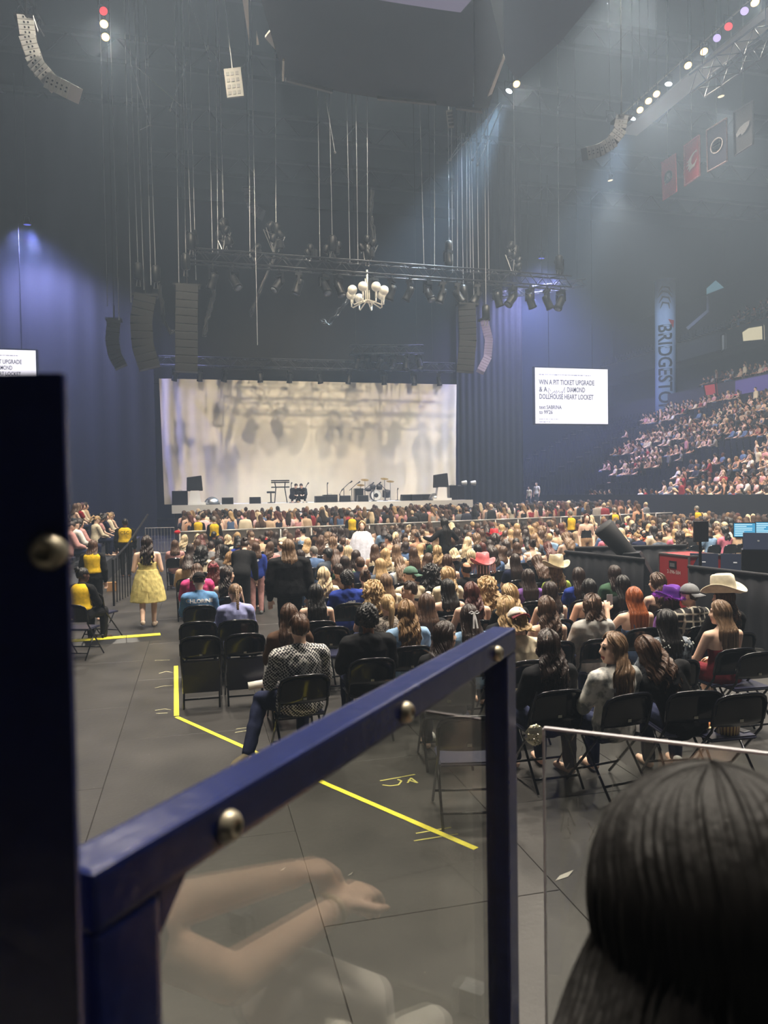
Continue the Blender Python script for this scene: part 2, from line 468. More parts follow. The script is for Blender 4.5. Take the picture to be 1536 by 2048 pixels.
# far seat rows: empty seats of the bowl (uncountable far away)
SEATM = mat('seat_navy', (24, 28, 48), 0.4)
seat = MB()
def seat_at(x, y, z):
    seat.box((x + 0.25, y - 0.21, z + 0.35), (x + 0.31, y + 0.21, z + 0.86)).box((x - 0.05, y - 0.21, z + 0.38), (x + 0.28, y + 0.21, z + 0.45))
for k in range(NT):
    for j in range(int((74 - 22) / 0.56)):
        y = 22 + j * 0.56
        if (j % 22) in (0, 1): continue
        seat_at(TX0 + k * TDX + 0.4, y, TZ0 + k * TDZ)
for k in range(9):
    for j in range(int(46 / 0.56)):
        seat_at(SW - 2.2 + k * 0.85 + 0.4, 30 + j * 0.56, TZE + 6.9 + k * 0.5)
o = seat.obj('bowl_seats', SEATM)
tag(o, 'rows of navy flip seats filling the right bowl', 'seat', kind='stuff')
# stair rails in the bowl
for (xa, ya, xb, yb, lb) in ((1275, 985, 1295, 960, 'short white stair handrail low in the right stand'), (1440, 1052, 1480, 1032, 'black handrail beside the front rows of the right stand')):
    pass

# ------------------------------------------------------------------ bowl on the left
LZ0 = 0.55
prl = [(-2.5, 0)]
for k in range(10): prl += [(-2.5 - k * 0.86, LZ0 + k * 0.36), (-2.5 - (k + 1) * 0.86, LZ0 + k * 0.36)]
prl += [(-2.5 - 10 * 0.86, 0)]
prl = prl[::-1]
structure(MB().prism(prl, 20, Matrix.Translation((0, 15.2, 0))).obj('tier_left', TIERM))

# ------------------------------------------------------------------ platform under the camera
deck = [cam2w(*p, 0) for p in ((-1.6, -1.2), (-1.2, 0.62), (-0.26, 0.66), (0.25, 1.66), (0.34, 1.78), (1.6, 1.25), (1.6, -1.2))]
n = len(deck)
structure(MB().add([Vector((p.x, p.y, 1.1)) for p in deck] + [Vector((p.x, p.y, 0)) for p in deck],
    [tuple(range(n)), tuple(range(2 * n - 1, n - 1, -1))] + [(i, i + n, (i + 1) % n + n, (i + 1) % n) for i in range(n)]).obj('platform', mat('platform_concrete', (88, 86, 82), 0.8, var=0.15, scale=3)))

# ------------------------------------------------------------------ house lamps
Zc = 24.0
vis = [(1510, 5, 'warm lamp at the top right corner, nearest on the right catwalk'),
       (1408, 103, 'warm lamp beside the lattice truss on the right catwalk'),
       (1376, 131, 'warm lamp shining onto the tan catwalk bracket'),
       (1313, 188, 'third lamp up the right catwalk from the curved speaker array'),
       (1297, 202, 'second lamp up the right catwalk from the curved speaker array'),
       (1280, 220, 'warm lamp just above the white lamp beside the curved speaker array'),
       (1033, 168, 'warm lamp at the corner below the hung scoreboard'),
       (211, 74, 'lower warm lamp of the pair at the upper left'),
       (208, 48, 'upper warm lamp of the pair at the upper left')]
for i, (x, y, lb) in enumerate(vis):
    p = atz(x, y, Zc)
    house_lamp(i, p, (p.x * 0.8 + 2, p.y * 0.55, 0), 1500, label=lb)
COOLG = glow('lamp_lens_cool', (225, 240, 255), 12)
p = atz(1265, 237, Zc); house_lamp(20, p, (p.x - 9, p.y + 4, 0), 26000, (0.75, 0.88, 1.0), 40, 'white lamp beside the curved speaker array under the right catwalk', COOLG)
p = atz(1337, 168, Zc); house_lamp(21, p, (p.x - 5, p.y, 0), 2000, (0.8, 0.9, 1.0), 40, 'bluish white lamp alone in the row on the right catwalk', COOLG)
p = atz(1018, 182, Zc); house_lamp(22, p, (p.x - 12, p.y + 2, 0), 48000, (0.6, 0.82, 1.0), 34, 'bright bluish white lamp at the scoreboard corner with visible beam', COOLG)
REDG = glow('lamp_lens_red', (255, 60, 70), 1.2); VIOG = glow('lamp_lens_violet', (190, 170, 255), 1.0)
for (x, y, g, lb) in ((207, 22, REDG, 'small red lamp above the warm pair at the upper left'), (1457, 53, REDG, 'small red lamp on the right catwalk'),
                      (1489, 22, VIOG, 'small violet lamp near the top right corner'), (1434, 76, VIOG, 'small violet lamp below the red one on the right catwalk')):
    house_lamp(30, atz(x, y, Zc), (8, 20, 0), 0, label=lb, lens=g)
k = 0
for X in (0.5, 9, 18):
    for Y in (6.5, 14, 21.5, 29):
        if Y == 29 and X == 0.5: continue
        k += 1
        house_lamp(40, (X, Y, 24.5), (X, Y + 1.0, 0), 12500, label='house lamp high over the floor seats, number %s of the overhead grid' % num(k), angle=100, size=0.5)
for Y in (26, 38, 50):  # lamps added to brighten the right stand
    house_lamp(60, (30, Y, 25.0), (33, Y, 4), 10000, lens=glow('added_lamp_lens_side', (255, 230, 190), 1.0), label='added lamp brightening the right stand, %s metres from the front' % num(Y), angle=90)
# ------------------------------------------------------------------ people: body, clothing and hair builders
def remesh(mb, voxel, smooth=4, ratio=1.0, fold=0.0, seed=0):
    me = mb.mesh('raw')
    o = bpy.data.objects.new('tmp', me); TS.collection.objects.link(o)
    m = o.modifiers.new('r', 'REMESH'); m.mode = 'VOXEL'; m.voxel_size = voxel; m.adaptivity = 0
    if smooth:
        m = o.modifiers.new('s', 'SMOOTH'); m.factor = 0.5; m.iterations = smooth
    if ratio < 1:
        m = o.modifiers.new('d', 'DECIMATE'); m.ratio = ratio
    TS.view_layers[0].update(); dg = TS.view_layers[0].depsgraph
    out = bpy.data.meshes.new_from_object(o.evaluated_get(dg))
    bpy.data.objects.remove(o); bpy.data.meshes.remove(me)
    if fold:
        n = len(out.vertices)
        co = np.empty(n * 3); out.vertices.foreach_get('co', co); co = co.reshape(-1, 3)
        no = np.empty(n * 3); out.vertex_normals.foreach_get('vector', no); no = no.reshape(-1, 3)
        x, y, z = co.T
        d = np.sin(z * 52 + x * 16 + 3 * np.sin(x * 11 + seed) + seed) * np.sin(x * 19 - z * 9 + seed * 2.1 + y * 13)
        d += 0.6 * np.sin(x * 43 + z * 31 + seed * 3) * np.sin(y * 37 + z * 23)
        co += no * (d * fold)[:, None]
        out.vertices.foreach_set('co', co.ravel())
    out.polygons.foreach_set('use_smooth', [True] * len(out.polygons))
    out.update()
    return out
def rotx(p, o, a):
    p = Vector(p) - Vector(o)
    c, s = math.cos(a), math.sin(a)
    return Vector(o) + Vector((p.x, p.y * c - p.z * s, p.y * s + p.z * c))
# torso rings: height up the spine, half width, half depth
TR = [(-0.10, .150, .105), (-0.04, .172, .122), (0.05, .165, .115), (0.15, .138, .100), (0.25, .146, .106), (0.33, .160, .108), (0.385, .160, .096), (0.42, .128, .080), (0.445, .085, .066), (0.465, .058, .056)]
POSES = {
    'sit': dict(lean=-4), 'lean': dict(lean=16, hp=18), 'phone': dict(lean=4, hp=28), 'left': dict(lean=-3, hy=72), 'right': dict(lean=-3, hy=-72),
    'l30': dict(lean=2, hy=32), 'r30': dict(lean=2, hy=-30), 'tilt': dict(lean=2, hr=14), 'raise': dict(lean=-2, arm='raise'), 'slump': dict(lean=26, hp=10),
    'stand': dict(st=1), 'stand_l': dict(st=1, hy=55), 'stand_r': dict(st=1, hy=-60), 'stand_arms': dict(st=1, arm='out', hy=20), 'walk': dict(st=1, arm='bend', walk=1), 'bend': dict(st=1, lean=32, hp=20),
    'cross': dict(lean=-4, cross=1), 'sidel': dict(lean=6, side=-24, hr=-24), 'crouch': dict(lean=30, hp=20, crouch=1), 'cape': dict(st=1, hy=-35),
}
def skeleton(pose, wide=1.0):
    P = POSES[pose]; st = P.get('st'); J = {}
    hip = Vector((0, -0.02, 0.93)) if st else Vector((0, -0.06, 0.53))
    if P.get('crouch'): hip = Vector((0, -0.10, 0.30))
    lean = -rad(P.get('lean', 0))
    side = Matrix.Rotation(rad(P.get('side', 0)), 3, 'Y')
    def sp(x, y, s): return hip + side @ (rotx(hip + Vector((x, y, s)), hip, lean) - hip)
    J['hip'] = hip; J['sp'] = sp; J['lean'] = lean; J['wide'] = wide
    hc = sp(0, 0.035, 0.60)
    J['head'] = hc
    J['hm'] = Matrix.Translation(hc) @ Matrix.Rotation(rad(P.get('hy', 0)), 4, 'Z') @ Matrix.Rotation(rad(P.get('hr', 0)), 4, 'Y') @ Matrix.Rotation(lean * 0.5 - rad(P.get('hp', 0)), 4, 'X')
    J['neck'] = sp(0, 0.0, 0.44)
    for s in (-1, 1):
        k = 'LR'[s > 0]
        sh = sp(s * 0.165 * wide, 0, 0.385)
        a = P.get('arm', 'lap')
        if st:
            el = sh + Vector((s * 0.06, -0.02, -0.28)); wr = el + Vector((s * -0.01, 0.07, -0.24))
            if a == 'bend': wr = el + Vector((-s * 0.06, 0.20, 0.10))
            if a == 'out': el = sh + Vector((s * 0.20, 0.05, -0.16)); wr = el + Vector((s * 0.05, 0.22, 0.05))
            if lean < -0.2: el = sh + Vector((s * 0.03, 0.08, -0.27)); wr = el + Vector((0, 0.08, -0.22))
        else:
            el = sh + Vector((s * 0.055, 0.10, -0.24)); wr = el + Vector((-s * 0.10, 0.21, -0.06))
            if P.get('crouch'): wr = el + Vector((-s * 0.05, 0.2, -0.02))
            if a == 'raise' and s < 0: el = sh + Vector((-0.10, 0.12, -0.17)); wr = el + Vector((0.05, 0.10, 0.22))
        J['sh' + k] = sh; J['el' + k] = el; J['wr' + k] = wr
        h = (wr - el).normalized(); J['ha' + k] = wr + h * 0.10
        if st:
            wk = P.get('walk', 0) * s
            kn = Vector((s * 0.095, 0.02 + 0.10 * wk, 0.50)); an = Vector((s * 0.09, -0.03 - 0.05 * (1 if wk >= 0 else 4) * abs(wk) + 0.10 * (wk > 0), 0.09 + (0.07 if wk < 0 else 0)))
            hp = hip + Vector((s * 0.09, 0, -0.03))
        else:
            kn = Vector((s * 0.12, 0.38, 0.50)); an = Vector((s * 0.12, 0.36, 0.09)); hp = hip + Vector((s * 0.09, 0.02, -0.02))
            if P.get('cross') and s < 0: kn = Vector((-0.27, 0.27, 0.47)); an = Vector((-0.43, 0.02, 0.11))
            if P.get('crouch'): kn = Vector((s * 0.17, 0.32, 0.48)); an = Vector((s * 0.13, 0.05, 0.09))
        J['hp' + k] = hp; J['kn' + k] = kn; J['an' + k] = an; J['to' + k] = Vector((an.x + s * 0.015, an.y + 0.17, max(0.035, an.z - 0.06)))
        if P.get('cross') and s < 0: J['to' + k] = Vector((an.x - 0.12, an.y - 0.11, 0.05))
    return J
def torso(mb, J, s0, s1, g=0.0, gw=1.0, n=16):
    pts = []; rr = []
    rs = [t for t in TR if s0 <= t[0] <= s1]
    for (s, a, b) in rs:
        pts.append(J['sp'](0, 0, s)); rr.append(((a * J['wide'] * gw) + g, b * gw + g))
    up_ = (pts[-1] - pts[0]).normalized()
    pts = [pts[0] - up_ * 0.02] + pts + [pts[-1] + up_ * 0.012]
    rr = [(rr[0][0] * 0.7, rr[0][1] * 0.7)] + rr + [(rr[-1][0] * 0.8, rr[-1][1] * 0.8)]
    mb.tube(pts, rr, n, hint=(1, 0, 0))
def head_parts(mb, J):
    m = J['hm']
    mb.ell((0, -0.012, 0.022), (0.074, 0.094, 0.094), 18, 12, m)
    mb.ell((0, 0.022, -0.035), (0.060, 0.068, 0.088), 18, 12, m)
    mb.ell((0, 0.060, -0.098), (0.030, 0.026, 0.022), 10, 7, m)
    for s in (-1, 1):
        mb.ell((s * 0.040, 0.058, -0.030), (0.026, 0.026, 0.030), 10, 7, m)
        mb.ell((s * 0.077, -0.008, -0.012), (0.010, 0.024, 0.033), 8, 6, m)
        mb.cap(m @ Vector((s * 0.042, 0.076, 0.030)), 0.012, m @ Vector((s * 0.012, 0.086, 0.028)), 0.012, 8)
        mb.ell((s * 0.032, 0.078, 0.008), (0.013, 0.010, 0.009), 8, 6, m)
        mb.ell((s * 0.012, 0.098, -0.034), (0.010, 0.012, 0.008), 8, 6, m)
    mb.cap(m @ Vector((0, 0.086, 0.018)), 0.008, m @ Vector((0, 0.108, -0.030)), 0.012, 8)
    mb.ell((0, 0.087, -0.062), (0.025, 0.012, 0.007), 10, 6, m)
    mb.ell((0, 0.085, -0.075), (0.022, 0.013, 0.008), 10, 6, m)
    mb.cap(J['neck'] - (m.translation - J['neck']) * 0.25, 0.054, m @ Vector((0, -0.02, -0.05)), 0.050, 12)
def hand(mb, wr, el, s, curl=0.9, scale=1.0):
    d = (wr - el).normalized()
    side = d.cross(Vector((0, 0, 1))); side = side.normalized() if side.length > 0.1 else Vector((1, 0, 0))
    nrm = side.cross(d)
    pc = wr + d * 0.045 * scale
    mb.tube([wr - d * 0.01, wr + d * 0.02, wr + d * 0.06, wr + d * 0.09], [(0.024, 0.018), (0.034, 0.016), (0.041, 0.016), (0.036, 0.013)], 10, hint=tuple(side))
    for i in range(4):
        o = (i - 1.5) * 0.0205
        L = (0.068, 0.078, 0.073, 0.058)[i]
        b = wr + d * 0.088 + side * o
        a1 = curl * 0.7; a2 = curl * 1.6
        p1 = b + (d * math.cos(a1) - nrm * math.sin(a1)) * L * 0.5
        p2 = p1 + (d * math.cos(a2) - nrm * math.sin(a2)) * L * 0.5
        mb.cap(b, 0.0095, p1, 0.0088, 8); mb.cap(p1, 0.0088, p2, 0.0075, 8)
    th = wr + d * 0.028 - side * s * 0.030
    t1 = th + (d * 0.6 - side * s * 0.75 - nrm * 0.25).normalized() * 0.036; t2 = t1 + (d * 0.95 - side * s * 0.1 - nrm * 0.3).normalized() * 0.034
    mb.cap(th, 0.013, t1, 0.0115, 8); mb.cap(t1, 0.0115, t2, 0.009, 8)
MESH = {}
VOX = {0: (0.0105, 0.30), 1: (0.020, 0.35), 2: (0.035, 0.16)}
def body_mesh(pose, wide, lod):
    k = ('body', pose, wide, lod)
    if k in MESH: return MESH[k]
    J = skeleton(pose, wide); mb = MB()
    torso(mb, J, -0.2, 0.5); head_parts(mb, J)
    for s in (-1, 1):
        q = 'LR'[s > 0]
        mb.cap(J['sp'](s * 0.06, 0, 0.40), 0.055, J['sh' + q], 0.052)
        mb.cap(J['sh' + q], 0.052, J['el' + q], 0.040); mb.cap(J['el' + q], 0.040, J['wr' + q], 0.026)
        hand(mb, J['wr' + q], J['el' + q], s, 0.6)
        mb.cap(J['hp' + q], 0.088, J['kn' + q], 0.062); mb.cap(J['kn' + q] - Vector((0, 0, .02)), 0.060, J['an' + q], 0.038)
        mb.cap(J['an' + q] - Vector((0, 0.03, 0.045)), 0.035, J['to' + q], 0.030)
    v, r = VOX[lod]
    me = remesh(mb, v, 3 if lod < 2 else 1, r)
    # lips, eyes and brows get their own material slots
    inv = J['hm'].inverted()
    if lod == 0:
        for p in me.polygons:
            c = inv @ p.center
            if c.y > 0.07 and c.length < 0.16:
                if abs(c.x) < 0.024 and -0.082 < c.z < -0.057: p.material_index = 1
                elif 0.017 < abs(c.x) < 0.046 and -0.002 < c.z < 0.014 and c.y > 0.074: p.material_index = 2
                elif 0.012 < abs(c.x) < 0.052 and 0.032 < c.z < 0.042: p.material_index = 2
    me.materials.append(skin((205, 160, 135))); me.materials.append(skin((160, 85, 80))); me.materials.append(skin((45, 32, 28)))
    MESH[k] = me
    return me
def top_mesh(pose, wide, style, lod, seed):
    k = ('top', pose, wide, style, lod, seed)
    if k in MESH: return MESH[k]
    J = skeleton(pose, wide); mb = MB()
    g = {'long': .016, 'short': .014, 'tank': .010, 'tube': .010, 'hood': .026, 'coat': .030, 'strap': .010}[style]
    torso(mb, J, -0.2, {'tube': 0.27, 'strap': 0.27, 'tank': 0.35}.get(style, 0.46), g)
    for s in (-1, 1):
        q = 'LR'[s > 0]; sh, el, wr = J['sh' + q], J['el' + q], J['wr' + q]
        if style in ('long', 'hood', 'coat'):
            mb.cap(J['sp'](s * 0.06, 0, 0.40), 0.058 + g, sh, 0.056 + g)
            mb.cap(sh, 0.056 + g, el, 0.046 + g); mb.cap(el, 0.046 + g, wr - (wr - el) * 0.06, 0.034 + g * 0.6)
        elif style == 'short':
            mb.cap(J['sp'](s * 0.06, 0, 0.40), 0.056 + g, sh, 0.056 + g); mb.cap(sh, 0.056 + g, sh + (el - sh) * 0.5, 0.052 + g)
        elif style in ('tank', 'strap'):
            a = [J['sp'](s * 0.075, -0.105, 0.24), J['sp'](s * 0.085, -0.095, 0.37), J['sp'](s * 0.085, -0.02, 0.452), J['sp'](s * 0.085, 0.07, 0.40), J['sp'](s * 0.08, 0.10, 0.25)]
            mb.tube(a, 0.014 if style == 'strap' else 0.020, 8)
    if style == 'hood':
        mb.ell(J['sp'](0, -0.075, 0.42), (0.115, 0.055, 0.075)); mb.tube([J['sp'](-0.09, -0.03, 0.44), J['sp'](-0.08, 0.05, 0.43), J['sp'](0, 0.09, 0.40), J['sp'](0.08, 0.05, 0.43), J['sp'](0.09, -0.03, 0.44)], 0.035, 8)
    if style in ('long', 'coat', 'short'):
        mb.tube([J['sp'](0, 0, 0.43), J['sp'](0, 0.004, 0.485)], [(0.085, 0.080), (0.064, 0.066)], 14, hint=(1, 0, 0))
    v, r = VOX[lod]
    me = remesh(mb, v, 3, r, 0.005 if lod == 0 else 0.0, seed)
    MESH[k] = me
    return me
def pants_mesh(pose, wide, style, lod):
    k = ('pants', pose, wide, style, lod)
    if k in MESH: return MESH[k]
    J = skeleton(pose, wide); mb = MB()
    torso(mb, J, -0.2, 0.06, 0.012)
    if style == 'skirt':
        for s in (-1, 1):
            q = 'LR'[s > 0]; mb.cap(J['hp' + q], 0.108, J['hp' + q] + (J['kn' + q] - J['hp' + q]) * 0.6, 0.10)
        mb.cap(J['hpL'], 0.10, J['hpR'], 0.10)
    elif style == 'dress':
        h = J['hip']
        mb.tube([h + Vector((0, 0, .12)), h + Vector((0, 0, -.05)), h + Vector((0, 0, -.25)), h + Vector((0, 0.02, -.45))], [(.165 * wide, .13), (.22 * wide, .17), (.26 * wide, .20), (.29 * wide, .23)], 20, hint=(1, 0, 0))
    else:
        for s in (-1, 1):
            q = 'LR'[s > 0]
            mb.cap(J['hp' + q], 0.100, J['kn' + q], 0.076); mb.cap(J['kn' + q], 0.074, J['an' + q], 0.055)
    v, r = VOX[lod]
    me = remesh(mb, v, 3, r, 0.004 if lod == 0 else 0)
    MESH[k] = me
    return me
def shoes_mesh(pose, lod):
    k = ('shoes', pose, lod)
    if k in MESH: return MESH[k]
    J = skeleton(pose); mb = MB()
    for q in 'LR':
        a, t = J['an' + q], J['to' + q]; lo = min(a.z, 0.09) if a.z < 0.12 else a.z
        d = Vector((t.x - a.x, t.y - a.y, 0)).normalized()
        b0 = Vector((a.x, a.y, a.z - 0.04))
        mb.tube([b0 - d * 0.075, b0 - d * 0.05, b0 + d * 0.05, t + Vector((0, 0, .012)), t + d * 0.06 + Vector((0, 0, 0.0))], [(.02, .03), (.042, .048), (.046, .046), (.048, .036), (.025, .02)], 12, hint=(1, 0, 0))
    me = remesh(mb, 0.012 if lod == 0 else 0.022, 2, 0.5)
    MESH[k] = me
    return me
# ---- hair, built in head space (face to +Y)
def hair_mesh(style, lod, yaw=0):
    k = ('hair', style, lod, yaw)
    if k in MESH: return MESH[k]
    rs = random.Random(hash(style) % 1000 if False else sum(ord(c) for c in style) * 7)
    nu, nv = ((72, 40), (30, 18), (12, 8))[lod] if style != 'fore' else (220, 60)
    S = dict(long=(0.40, 0.0), longx=(0.56, 0.004), wavy=(0.38, 0.011), wavyx=(0.52, 0.012), mid=(0.24, 0.003), midw=(0.24, 0.012), bob=(0.11, 0.003), bobw=(0.12, 0.012), curly=(0.26, 0.020), fore=(0.52, 0.002), short=(0, 0), fade=(0, 0), afro=(0, 0), pony=(0, 0), braid=(0, 0), bun=(0, 0), bald=(0, 0))[style]
    L, wave = S
    cap = L == 0
    mb = MB()
    ph = [rs.uniform(0, 6.28) for _ in range(nu + 1)]
    jag = [rs.uniform(0.0, 1.0) for _ in range(nu + 1)]
    fuzz = {'curly': 0.016, 'fore': 0.0014, 'afro': 0.007, 'wavy': 0.006, 'wavyx': 0.006, 'midw': 0.007, 'bobw': 0.007}.get(style, 0.004)
    A, B, Cc = 0.092, 0.110, 0.120
    if style in ('short', 'bald'): A, B, Cc = 0.083, 0.104, 0.106
    if style == 'fade': A, B, Cc = 0.081, 0.102, 0.107
    if style == 'afro': A, B, Cc = 0.104, 0.122, 0.132
    if style in ('pony', 'braid', 'bun'): A, B, Cc = 0.084, 0.106, 0.108
    if style == 'curly': A, B, Cc = 0.112, 0.128, 0.130
    CAP = 0.26
    tot = CAP + L
    def pt(i, j, inner):
        u = -1 + 2 * i / nu; v = j / nv
        off = -0.016 if inner else 0.0
        if not cap:
            s = v * (CAP + L * (1 - 0.16 * jag[i] - 0.10 * u * u))
            th = min(1, s / CAP) * rad(108)
            pm = 178 if th < rad(30) else 178 - (178 - 112) * min(1, (th - rad(30)) / rad(50))
            t = max(0, s - CAP)
            pm = pm - (pm - 78) * min(1, t / 0.10)
            fi = u * rad(pm)
            rd = off + fuzz * (0.7 * math.sin(u * 24 + 1.3 * math.sin(v * 5)) + 0.5 * math.sin(u * 51 + ph[i] * 0.3 + v * 4) + (0.8 * math.sin(u * 130 + v * 3) if style == 'fore' else 0))
            rd += wave * math.sin(t / 0.10 * 6.28 + ph[i] * 0.25 + u * 7)
            if style == 'curly': rd += 0.014 * math.sin(s * 95 + ph[i]) * min(1, v * 4)
            x = (A + rd) * math.sin(th) * math.sin(fi); y = -(B + rd) * math.sin(th) * math.cos(fi); z = Cc * math.cos(th) + (rd if th < rad(60) else 0)
            if t > 0:
                q = min(1, t / 0.14)
                sp_ = 1 + {'curly': 0.5, 'fore': 0.95}.get(style, 0.35) * q
                taper = 1 - 0.35 * max(0, (t - 0.2) / 0.4)
                x = (A * sp_ + rd) * math.sin(fi) * taper + wave * 0.9 * math.sin(t / 0.085 * 6.28 + u * 9 + ph[i] * 0.2)
                yb = -(B + 0.045 * q + rd) * (0.55 + 0.45 * math.cos(fi))
                y = y * (1 - q) + yb * q
                z = z - t
                if yaw:
                    an = -rad(yaw) * 0.85 * q; ca, sa = math.cos(an), math.sin(an); x, y = x * ca - y * sa, x * sa + y * ca
            return Vector((x, y - 0.006, z + 0.014))
        fi = u * rad(179)
        back = (1 + math.cos(fi)) * 0.5
        thm = 66 + 62 * back ** 0.8
        if abs(fi) > rad(140): thm = 55
        elif abs(fi) > rad(70): thm = min(thm, 84)
        if style == 'bald': v = 0.55 + 0.45 * v
        th = v * rad(thm)
        rd = off * 0.6 + fuzz * 0.5 * math.sin(u * 37 + 2 * math.sin(v * 9)) * (1 if style != 'fade' else 0.4)
        if style == 'afro': rd += 0.010 * math.sin(u * 41 + v * 13) * math.sin(v * 29 + u * 17) + 0.004 * math.sin(ph[i] + v * 60)
        if style in ('short',): rd += 0.008 * math.sin(u * 19 + v * 7) * (1 - 0.6 * back) + 0.006 * (1 - v)
        if style == 'fade': rd += 0.010 * (1 - v)
        return Vector(((A + rd) * math.sin(th) * math.sin(fi), -(B + rd) * math.sin(th) * math.cos(fi) - 0.008, (Cc + rd) * math.cos(th) + 0.016))
    n1 = nu + 1
    V = []; Fc = []
    for inner in (0, 1):
        for j in range(nv + 1):
            for i in range(n1): V.append(pt(i, j, inner))
    o2 = n1 * (nv + 1)
    for j in range(nv):
        for i in range(nu):
            a = j * n1 + i
            Fc.append((a, a + 1, a + n1 + 1, a + n1)); Fc.append((o2 + a, o2 + a + n1, o2 + a + n1 + 1, o2 + a + 1))
    for i in range(nu):
        a = nv * n1 + i; Fc.append((a, a + 1, o2 + a + 1, o2 + a))
    for j in range(nv):
        a = j * n1; Fc.append((a, a + n1, o2 + a + n1, o2 + a)); b = a + nu; Fc.append((b, o2 + b, o2 + b + n1, b + n1))
    mb.add(V, Fc)
    if style == 'pony':
        for q in range(9 if lod == 0 else 4):
            a = rs.uniform(0, 6.28); r_ = rs.uniform(0, 0.022)
            dx, dy = r_ * math.cos(a), r_ * math.sin(a)
            mb.tube([(dx * .4, -0.105, 0.055 + dy * .4), (dx, -0.155 + dy * .3, 0.06 + dy), (dx * 1.5, -0.175 + dy, -0.02), (dx * 1.6 + 0.008 * math.sin(a * 3), -0.165 + dy, -0.14), (dx * 1.2, -0.155 + dy, -0.25 - 0.03 * math.sin(a))], [0.014, 0.02, 0.021, 0.016, 0.004], 6)
    if style == 'braid':
        for q in range(3):
            pts = []
            for i in range(26):
                t = i / 25; an = t * 22 + q * 2.094; rr_ = 0.016 * (1 - 0.4 * t)
                pts.append((0.02 + rr_ * math.sin(an), -0.125 - 0.02 * math.sin(t * 3) + rr_ * 0.6 * math.cos(an * 2), -0.01 - 0.27 * t))
            mb.tube(pts, [0.015 * (1 - 0.5 * i / 25) for i in range(26)], 6)
    if style == 'bun':
        for q in range(5):
            a = q * 1.256; mb.ell((0.022 * math.cos(a), -0.105 + 0.01 * math.sin(a * 2), 0.095 + 0.022 * math.sin(a)), (0.03, 0.03, 0.03), 8, 6)
    me = mb.mesh('hair', True)
    MESH[k] = me
    return me
def cap_mesh(back):
    k = ('cap', back)
    if k in MESH: return MESH[k]
    mb = MB()
    pr = [(0.096 * math.sin(rad(a)) * 1.0, 0.108 * math.cos(rad(a)) + 0.02) for a in range(6, 96, 9)]
    sc_ = Matrix.Diagonal((1, 1.18, 1, 1))
    mb.lathe(pr, 24, sc_)
    mb.lathe([(0.003, 0.136), (0.010, 0.134), (0.010, 0.128)], 8, sc_)
    mb.m = 1
    s = -1 if back else 1
    V = []; n = 14
    for r_, dz in ((1.0, 0.016), (1.0, 0.008)):
        for i in range(n + 1):
            a = rad(-62 + 124 * i / n)
            V.append((0.095 * math.sin(a), s * 0.110 * math.cos(a), dz))
        for i in range(n + 1):
            a = rad(-62 + 124 * i / n)
            V.append((0.098 * math.sin(a), s * (0.105 * math.cos(a) + 0.078 * math.cos(a) ** 0.6), dz - 0.018 - 0.02 * (abs(math.sin(a))) ** 2))
    N = n + 1; Fc = []
    for i in range(n):
        Fc.append((i, i + 1, N + i + 1, N + i)); Fc.append((2 * N + i, 3 * N + i, 3 * N + i + 1, 2 * N + i + 1)); Fc.append((N + i, N + i + 1, 3 * N + i + 1, 3 * N + i))
    mb.add(V, Fc)
    me = mb.mesh('cap', True); MESH[k] = me
    return me
def cowboy_mesh():
    if 'cowboy' in MESH: return MESH['cowboy']
    mb = MB(); n = 40
    rings = []
    for (r_, z) in ((0.02, 0.165), (0.05, 0.172), (0.08, 0.182), (0.096, 0.168), (0.103, 0.11), (0.108, 0.035), (0.112, 0.03), (0.145, 0.028), (0.175, 0.035), (0.19, 0.045), (0.188, 0.038), (0.145, 0.020), (0.108, 0.022)):
        ring = []
        for k in range(n):
            a = 2 * PI * k / n; x = r_ * math.cos(a); y = r_ * 1.18 * math.sin(a); zz = z
            if r_ > 0.105: zz += 0.075 * (abs(math.cos(a)) ** 2.2) * (r_ - 0.105) / 0.1 - 0.018 * (abs(math.sin(a)) ** 2) * (r_ - 0.105) / 0.1
            if z > 0.14: zz -= 0.030 * math.exp(-(x / 0.03) ** 2) * (1 if y < 0.06 else 0.5)
            ring.append((x, y, zz))
        rings.append(ring)
    V = [p for r_ in rings for p in r_]; Fc = [tuple(range(n))]
    for i in range(len(rings) - 1):
        for k in range(n): Fc.append((i * n + k, (i + 1) * n + k, (i + 1) * n + (k + 1) % n, i * n + (k + 1) % n))
    mb.add(V, Fc)
    MESH['cowboy'] = mb.mesh('cowboy', True)
    return MESH['cowboy']
SKINS = {'fair': (230, 192, 168), 'tan': (196, 148, 118), 'brown': (120, 80, 58), 'dark': (78, 52, 40)}
HAIRC = {'black': (20, 17, 17), 'dark brown': (44, 31, 26), 'brown': (74, 52, 38), 'light brown': (112, 88, 66), 'blonde': (172, 142, 100), 'pale blonde': (206, 184, 148), 'red': (150, 80, 42), 'auburn': (78, 36, 30), 'grey': (120, 115, 108), 'golden brown': (130, 100, 66)}
HAIRN = {'long': 'long %s hair', 'longx': 'very long %s hair', 'wavy': 'wavy %s hair', 'wavyx': 'very long wavy %s hair', 'mid': 'straight %s hair', 'midw': 'loose wavy %s hair', 'bob': '%s bob', 'bobw': 'wavy %s bob', 'curly': 'curly %s hair', 'short': 'short %s hair', 'fade': 'close-cropped %s hair', 'afro': 'short curly %s hair', 'pony': '%s ponytail', 'braid': '%s braid', 'bun': '%s bun', 'bald': 'balding head'}
